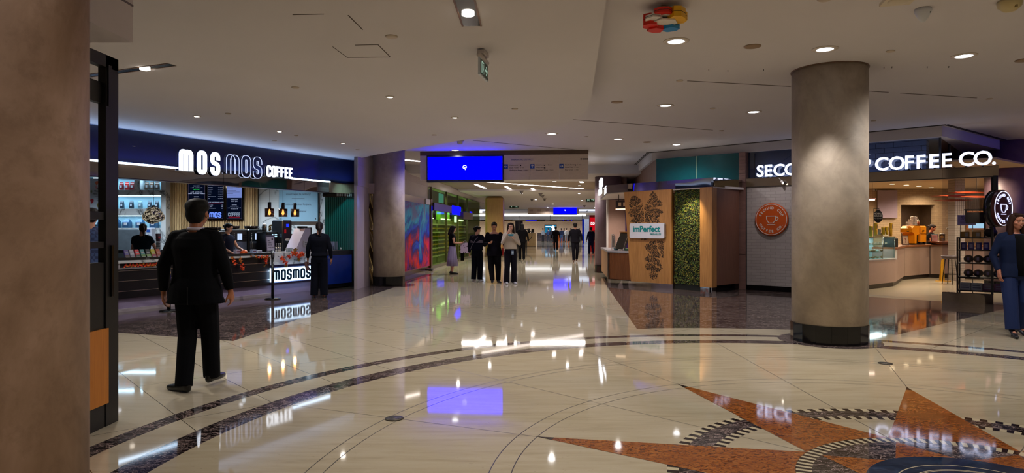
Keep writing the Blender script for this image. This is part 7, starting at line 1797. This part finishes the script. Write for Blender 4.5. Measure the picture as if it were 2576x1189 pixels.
# person behind the black frame
plaid = NT('blue_plaid_cloth'); kx = plaid.n('TexChecker'); plaid.l(plaid.co((1, 1, 1)), kx.inputs[0]); kx.inputs['Scale'].default_value = 22; kx.inputs[1].default_value = rgb('#16244c'); kx.inputs[2].default_value = rgb('#2c406c'); plaid.set(kx.outputs[0], .8)
X = (228-1288)/FPX*9.6
person('person in a blue plaid shirt mostly hidden behind the black frame', (X, 9.6), .3, 1.84, vox=.014, fine=False, top=dict(mat=plaid.m, hem=.85, g=.03, r=.08, name='plaid_shirt', shoulder=True), bottom=dict(mat=BLK), hair=('short', '#181010'), face=False)
# 5 woman with gift bag
X, Y = fl(1138, 689)
t, k_ = person('woman with dark hair and a lavender skirt looking at her phone by the mural', (X, Y), -PI/2+.25, 1.66, vox=.011, skin=SKINL, w=.92, head=(0, -.3), hair=('bob', '#140c14'),
    arms={'R': ((.24, .03, 1.14), (.15, .28, 1.13), (-.25, 1, .2), (-.6, 0, 1)), 'L': ((-.22, .05, 1.14), (-.08, .27, 1.12), (.35, 1, .1), (.3, 0, 1))},
    top=dict(mat=plain('#0a0812', .9, spec=.12), hem=1.0, g=.012, r=.06, sleeve=.4, name='t_shirt', shoulder=True), bottom=dict(mat=plain('#9088b8', .8, vary=.05), skirt=.30), hairlen=.15)
def loc2(t, p, s_): return t.location+Matrix.Rotation(t.rotation_euler.z, 3, 'Z') @ (Vector(p)*s_)
b = MB(); b.box((0, 0, 0), (.07, .14, .012)); one('phone', b, BLACKG, 'dark phone in the hands of the woman with the lavender skirt', 'phone', loc2(t, (.03, .42, 1.17), k_), t.rotation_euler.z)
def mk_dots():
    n = NT('spotted_paper'); k = n.n('TexVoronoi'); n.l(n.co((1, 1, 1)), k.inputs[0]); k.inputs['Scale'].default_value = 18; n.set(n.ramp(k.outputs[0], [(.28, '#2c2040'), (.34, '#b8a8d0')]), .6); return n.m
p = loc2(t, (.06, .40, .0), k_); tt = T('gift_bag', 'white spotted paper gift bag hanging from the arm of the woman with the skirt', 'bag', (p.x+.05, p.y, .72), .1)
b = MB(); b.xprism([(-.15, 0), (.17, 0), (.18, .36), (-.16, .36)], -.05, .05); P('paper_body', b, mk_dots(), tt)
b = MB(); b.ribbon([(-.06, .35), (-.03, .42), (.04, .42), (.07, .35)], .008, -.054, -.05); P('handle', b, plain('#a898b8', .6), tt)
b = MB(); b.bm((-.06, -.04, 0), (.06, .04, .26)); one('dark_pouch_bag', b, BLK, 'small dark bag hanging under the spotted gift bag', 'bag', (p.x-.04, p.y+.02, .46), .1)
# 6 woman in navy, back to us
X, Y = fl(1200, 706)
t, k_ = person('woman in a navy outfit with white stripes across the back, seen from behind', (X, Y), -.35, 1.63, vox=.011, w=1.02, skin=SKINL, head=(-.9, -.25), hair=('bun', '#0c0a10'),
    arms={'R': ((.25, .06, 1.15), (.14, .28, 1.12), (-.2, 1, .1), (0, 0, 1))}, top=dict(mat=plain('#0c0e20', .9, spec=.12), hem=.98, g=.03, r=.082, name='sweater', shoulder=True), bottom=dict(mat=NVY, r=(.12, .11, .10), hem=.06), shoes='#a8a4b0')
b = MB(Matrix.Scale(k_, 4))
for z in (1.235, 1.26, 1.285): loft(b, [(0, 0, z-.005, .222, .151), (0, 0, z+.005, .222, .151)], 30)
P('stripe_band', b, plain('#a8a0b0', .7, vary=0), t)
b = MB(Matrix.Scale(k_, 4)); b.tube([(.09, -.13, 1.42), (0, -.165, 1.3), (-.12, -.165, 1.12), (-.17, -.12, 1.02)], .008, 6); P('bag_strap', b, plain('#78748c', .5), t)
# 7 woman in black looking at her phone
X, Y = fl(1243, 711)
t, k_ = person('woman in black with bare collarbones, looking down at her phone', (X, Y), PI+.1, 1.74, vox=.011, w=1.1, skin=SKIN, head=(-.1, -.45), hair=('bun', '#140c0c'),
    arms={'R': ((.28, .0, 1.14), (.15, .26, 1.15), (-.5, 1, .25), (0, -.2, 1)), 'L': ((-.30, -.02, 1.14), (-.36, .06, .93), (0, .3, -1), (1, 0, 0))},
    legs={'L': ((-.11, .08, .49), (-.12, .02, .085), (-.3, 1, 0)), 'R': ((.09, .02, .49), (.06, .14, .10), (.1, 1, .0))},
    top=dict(mat=plain('#0c0a14', .9, spec=.12), hem=.78, g=.022, r=.07, name='long_top', cut=.05), bottom=dict(mat=BLK, r=(.12, .105, .08), hem=.02), shoes='#14141c')
b = MB(); b.box((0, 0, 0), (.075, .15, .012)); one('phone', b, BLACKG, 'phone held by the woman in black', 'phone', loc2(t, (.05, .37, 1.2), k_), t.rotation_euler.z)
# 8 woman eating
X, Y = fl(1284, 714)
t, k_ = person('woman with long dark hair and a cream sweater eating from a blue bowl', (X, Y), PI+.25, 1.72, vox=.011, w=.98, skin=SKINL, head=(-.15, -.05), hair=('long', '#1c1010'), hairlen=.42,
    arms={'R': ((.26, .06, 1.16), (.12, .20, 1.45), (-.4, .2, 1), (0, -1, 0)), 'L': ((-.25, .06, 1.14), (-.02, .25, 1.32), (.9, .3, .5), (0, 0, 1))},
    top=dict(mat=plain('#a89c90', .85, vary=.06), hem=1.0, g=.022, r=.064, wid=1.05, name='sweater', shoulder=True), bottom=dict(mat=plain('#0e0c16', .9, spec=.12), r=(.11, .095, .098), hem=.07), shoes='#a8a8b4')
p = loc2(t, (.06, .29, 1.375), k_); b = MB(); b.lathe([(.06, 0), (.095, .05), (.088, .05), (.055, .008)], (0, 0, 0), 24); b.mi = 1; b.ell((0, 0, .045), (.08, .08, .02)); b.tube([(0, 0, .05), (.05, .02, .12)], .004, 6)
one('blue_bowl', b, [plain('#1c7ca0', .4), plain('#5c5830', .7, vary=.3, scale=30)], 'bright blue takeaway bowl held up by the eating woman', 'bowl', p)
b = MB(); b.bm((-.035, -.006, 0), (.035, .006, .12)); b.mi = 1; b.bm((-.028, -.008, .03), (.028, -.006, .10)); one('badge', b, [plain('#586888', .4), plain('#a8bccc', .4)], 'small pass card hanging at the waist of the eating woman', 'badge', loc2(t, (-.02, .165, .84), k_), t.rotation_euler.z+PI+.1)
b = MB(); b.ell((0, 0, 0), (.03, .07, .12)); b.tube([(0, -.04, .1), (0, 0, .22), (0, .04, .1)], .006, 6); one('red_bag', b, plain('#b81810', .5), 'red bag showing between the two women on the right of the group', 'bag', at(1265, 633, 18.75))
bpy.data.objects['red_bag'].location.z -= .0
# walkers
def walker(px, py, H, rz, label, mat, d=None, hair=('short', '#0c0a0a'), ph=1, top_c=None, w=1.05, vox=.02, bag=False, shoes='#101010'):
    X, Y = fl(px, py)
    return person(label, (X, Y), rz, H, vox=vox, fine=False, w=w, face=False, skin=SKIND, hair=hair, top=dict(mat=top_c or mat, hem=.86, g=.02, r=.068, name='jacket', shoulder=True), bottom=dict(mat=mat, r=(.105, .088, .075)), shoes=shoes,
                  arms={'L': ((-.27*w, -.06*ph, 1.14), (-.30*w, -.08*ph+.04, .90), (0, .1, -1), (1, 0, 0)), 'R': ((.27*w, .04*ph, 1.14), (.30*w, .12*ph, .91), (0, .2, -1), (-1, 0, 0))},
                  legs={'L': ((-.09, .10*ph, .49), (-.08, .12*ph, .085), (0, 1, 0)), 'R': ((.09, .0, .48), (.08, -.16*ph, .12), (0, 1, .0))})
walker(1313, 656, 1.82, .05, 'dark silhouette of a person walking away behind the eating woman', BLK, hair=('bob', '#0a080c'))
walker(1398, 630.5, 1.76, .05, 'man in a dark suit walking away in the middle of the corridor', plain('#120e14', .9, spec=.12))
walker(1447, 658, 1.85, .0, 'man in black walking away on the right of the corridor', plain('#0c0a12', .9, spec=.12), ph=-1, shoes='#5c3828')
walker(1487, 640, 1.7, .3, 'dark figure half hidden behind the red pillar', plain('#101030', .9, spec=.12))
crowd = [(1366, 607.3, '#9098a8', '#141828', .8, 'person in a white shirt at the counter, leftmost of the distant crowd'), (1379.5, 608, '#1c3460', '#1c2438', .4, 'person in a blue denim jacket in the distant crowd'), (1388, 610.5, '#181c34', '#14141c', .0, 'person in dark blue beside the screen in the distant crowd'),
         (1412, 608.5, '#182850', '#3c5c90', .0, 'person in a navy top and blue jeans in the distant crowd'), (1425, 608, '#a0a0a4', '#787880', .1, 'person with a pale backpack in the distant crowd'), (1419, 606.8, '#281c24', '#30303c', -.3, 'person with reddish hair behind the backpack wearer'),
         (1436, 607, '#34343c', '#202028', -.2, 'person with grey hair in the distant crowd'), (1457, 607, '#202028', '#181820', -.4, 'dark person at the right end of the distant crowd')]
for px, py, c1c, c2c, rz, lab in crowd:
    X, Y = fl(px, py); person(lab, (X, Y), rz, 1.74, vox=.03, fine=False, face=False, w=1.05, top=dict(mat=plain(c1c, .8), hem=.9, g=.03, r=.075), bottom=dict(mat=plain(c2c, .8), r=(.11, .095, .085)), hair=('short', '#2c1810' if 'reddish' in lab else '#16120f'), group='people at the far counter')
X, Y = fl(1425, 608); b = MB(); b.bbox((0, -.24, 1.22), (.34, .2, .46), .05); one('backpack', b, plain('#8c8480', .6), 'pale backpack on a person in the distant crowd', 'backpack', (X, Y, 0), .1)
# smiling woman on the right
X, Y = fl(2538, 843)
t, k_ = person('smiling woman with long brown hair and a navy suit walking in from the right', (X+.09, Y), PI-.12, 1.76, vox=.008, w=1.08, skin=plain('#b0745c', .5, vary=.05), head=(.05, 0), hair=('long', '#2c160c'), hairlen=.24, heels=True,
    arms={'R': ((.28, -.03, 1.14), (.26, .08, .92), (0, .2, -1), (-1, 0, 0)), 'L': ((-.29, -.03, 1.14), (-.28, .10, .92), (0, .2, -1), (1, 0, 0))},
    legs={'R': ((.12, .10, .50), (.13, .16, .115), (.3, 1, 0)), 'L': ((-.11, .04, .49), (-.12, -.12, .115), (0, 1, 0))},
    top=dict(mat=plain('#0a1838', .8, vary=.1, spec=.2), hem=.84, g=.016, r=.068, wid=1.06, name='suit_jacket', shoulder=True), bottom=dict(mat=plain('#0e2250', .7, vary=.12, scale=2, spec=.3), r=(.12, .105, .105), hem=.02), shoes='#14141c')
b = MB(Matrix.Scale(k_, 4)); loft(b, [(0, .035, .86, .07, .125), (0, .035, 1.05, .065, .115), (0, .037, 1.22, .08, .130), (0, .036, 1.34, .095, .118), (0, .026, 1.41, .10, .100), (0, .016, 1.45, .085, .085)], 24); P('black_top', b, plain('#08080c', .9, spec=.12), t)
b = MB(Matrix.Scale(k_, 4)); HMx = Matrix.Translation((0, .035, 1.63)) @ Matrix.Rotation(.05, 4, 'Z'); b.M = Matrix.Scale(k_, 4) @ HMx; b.ell((0, .0975, -.057), (.013, .0042, .0032), 10, 6); P('teeth', b, plain('#d8d4d0', .3, vary=0), t)
# barista of the right shop
X = (2342-1288)/FPX*21.7
person('barista in black working behind the orange espresso machine', (X, 21.7), PI+.9, 1.70, vox=.012, skin=plain('#a8684c', .5), top=dict(mat=BLK, hem=.9, g=.015, r=.066, sleeve=.45, name='t_shirt', shoulder=True), bottom=dict(mat=BLK), hair=('bun', '#1c100c'), head=(0, -.4),
       arms={'L': ((-.25, .1, 1.14), (-.14, .34, 1.10), (.2, 1, 0), (0, 0, -1)), 'R': ((.25, .05, 1.14), (.16, .28, 1.12), (-.2, 1, 0), (0, 0, -1))})
# dark figure passing beside the grey column
X, Y = fl(934, 716)
# off to the right another direction sign with a blue screen lights the wall there
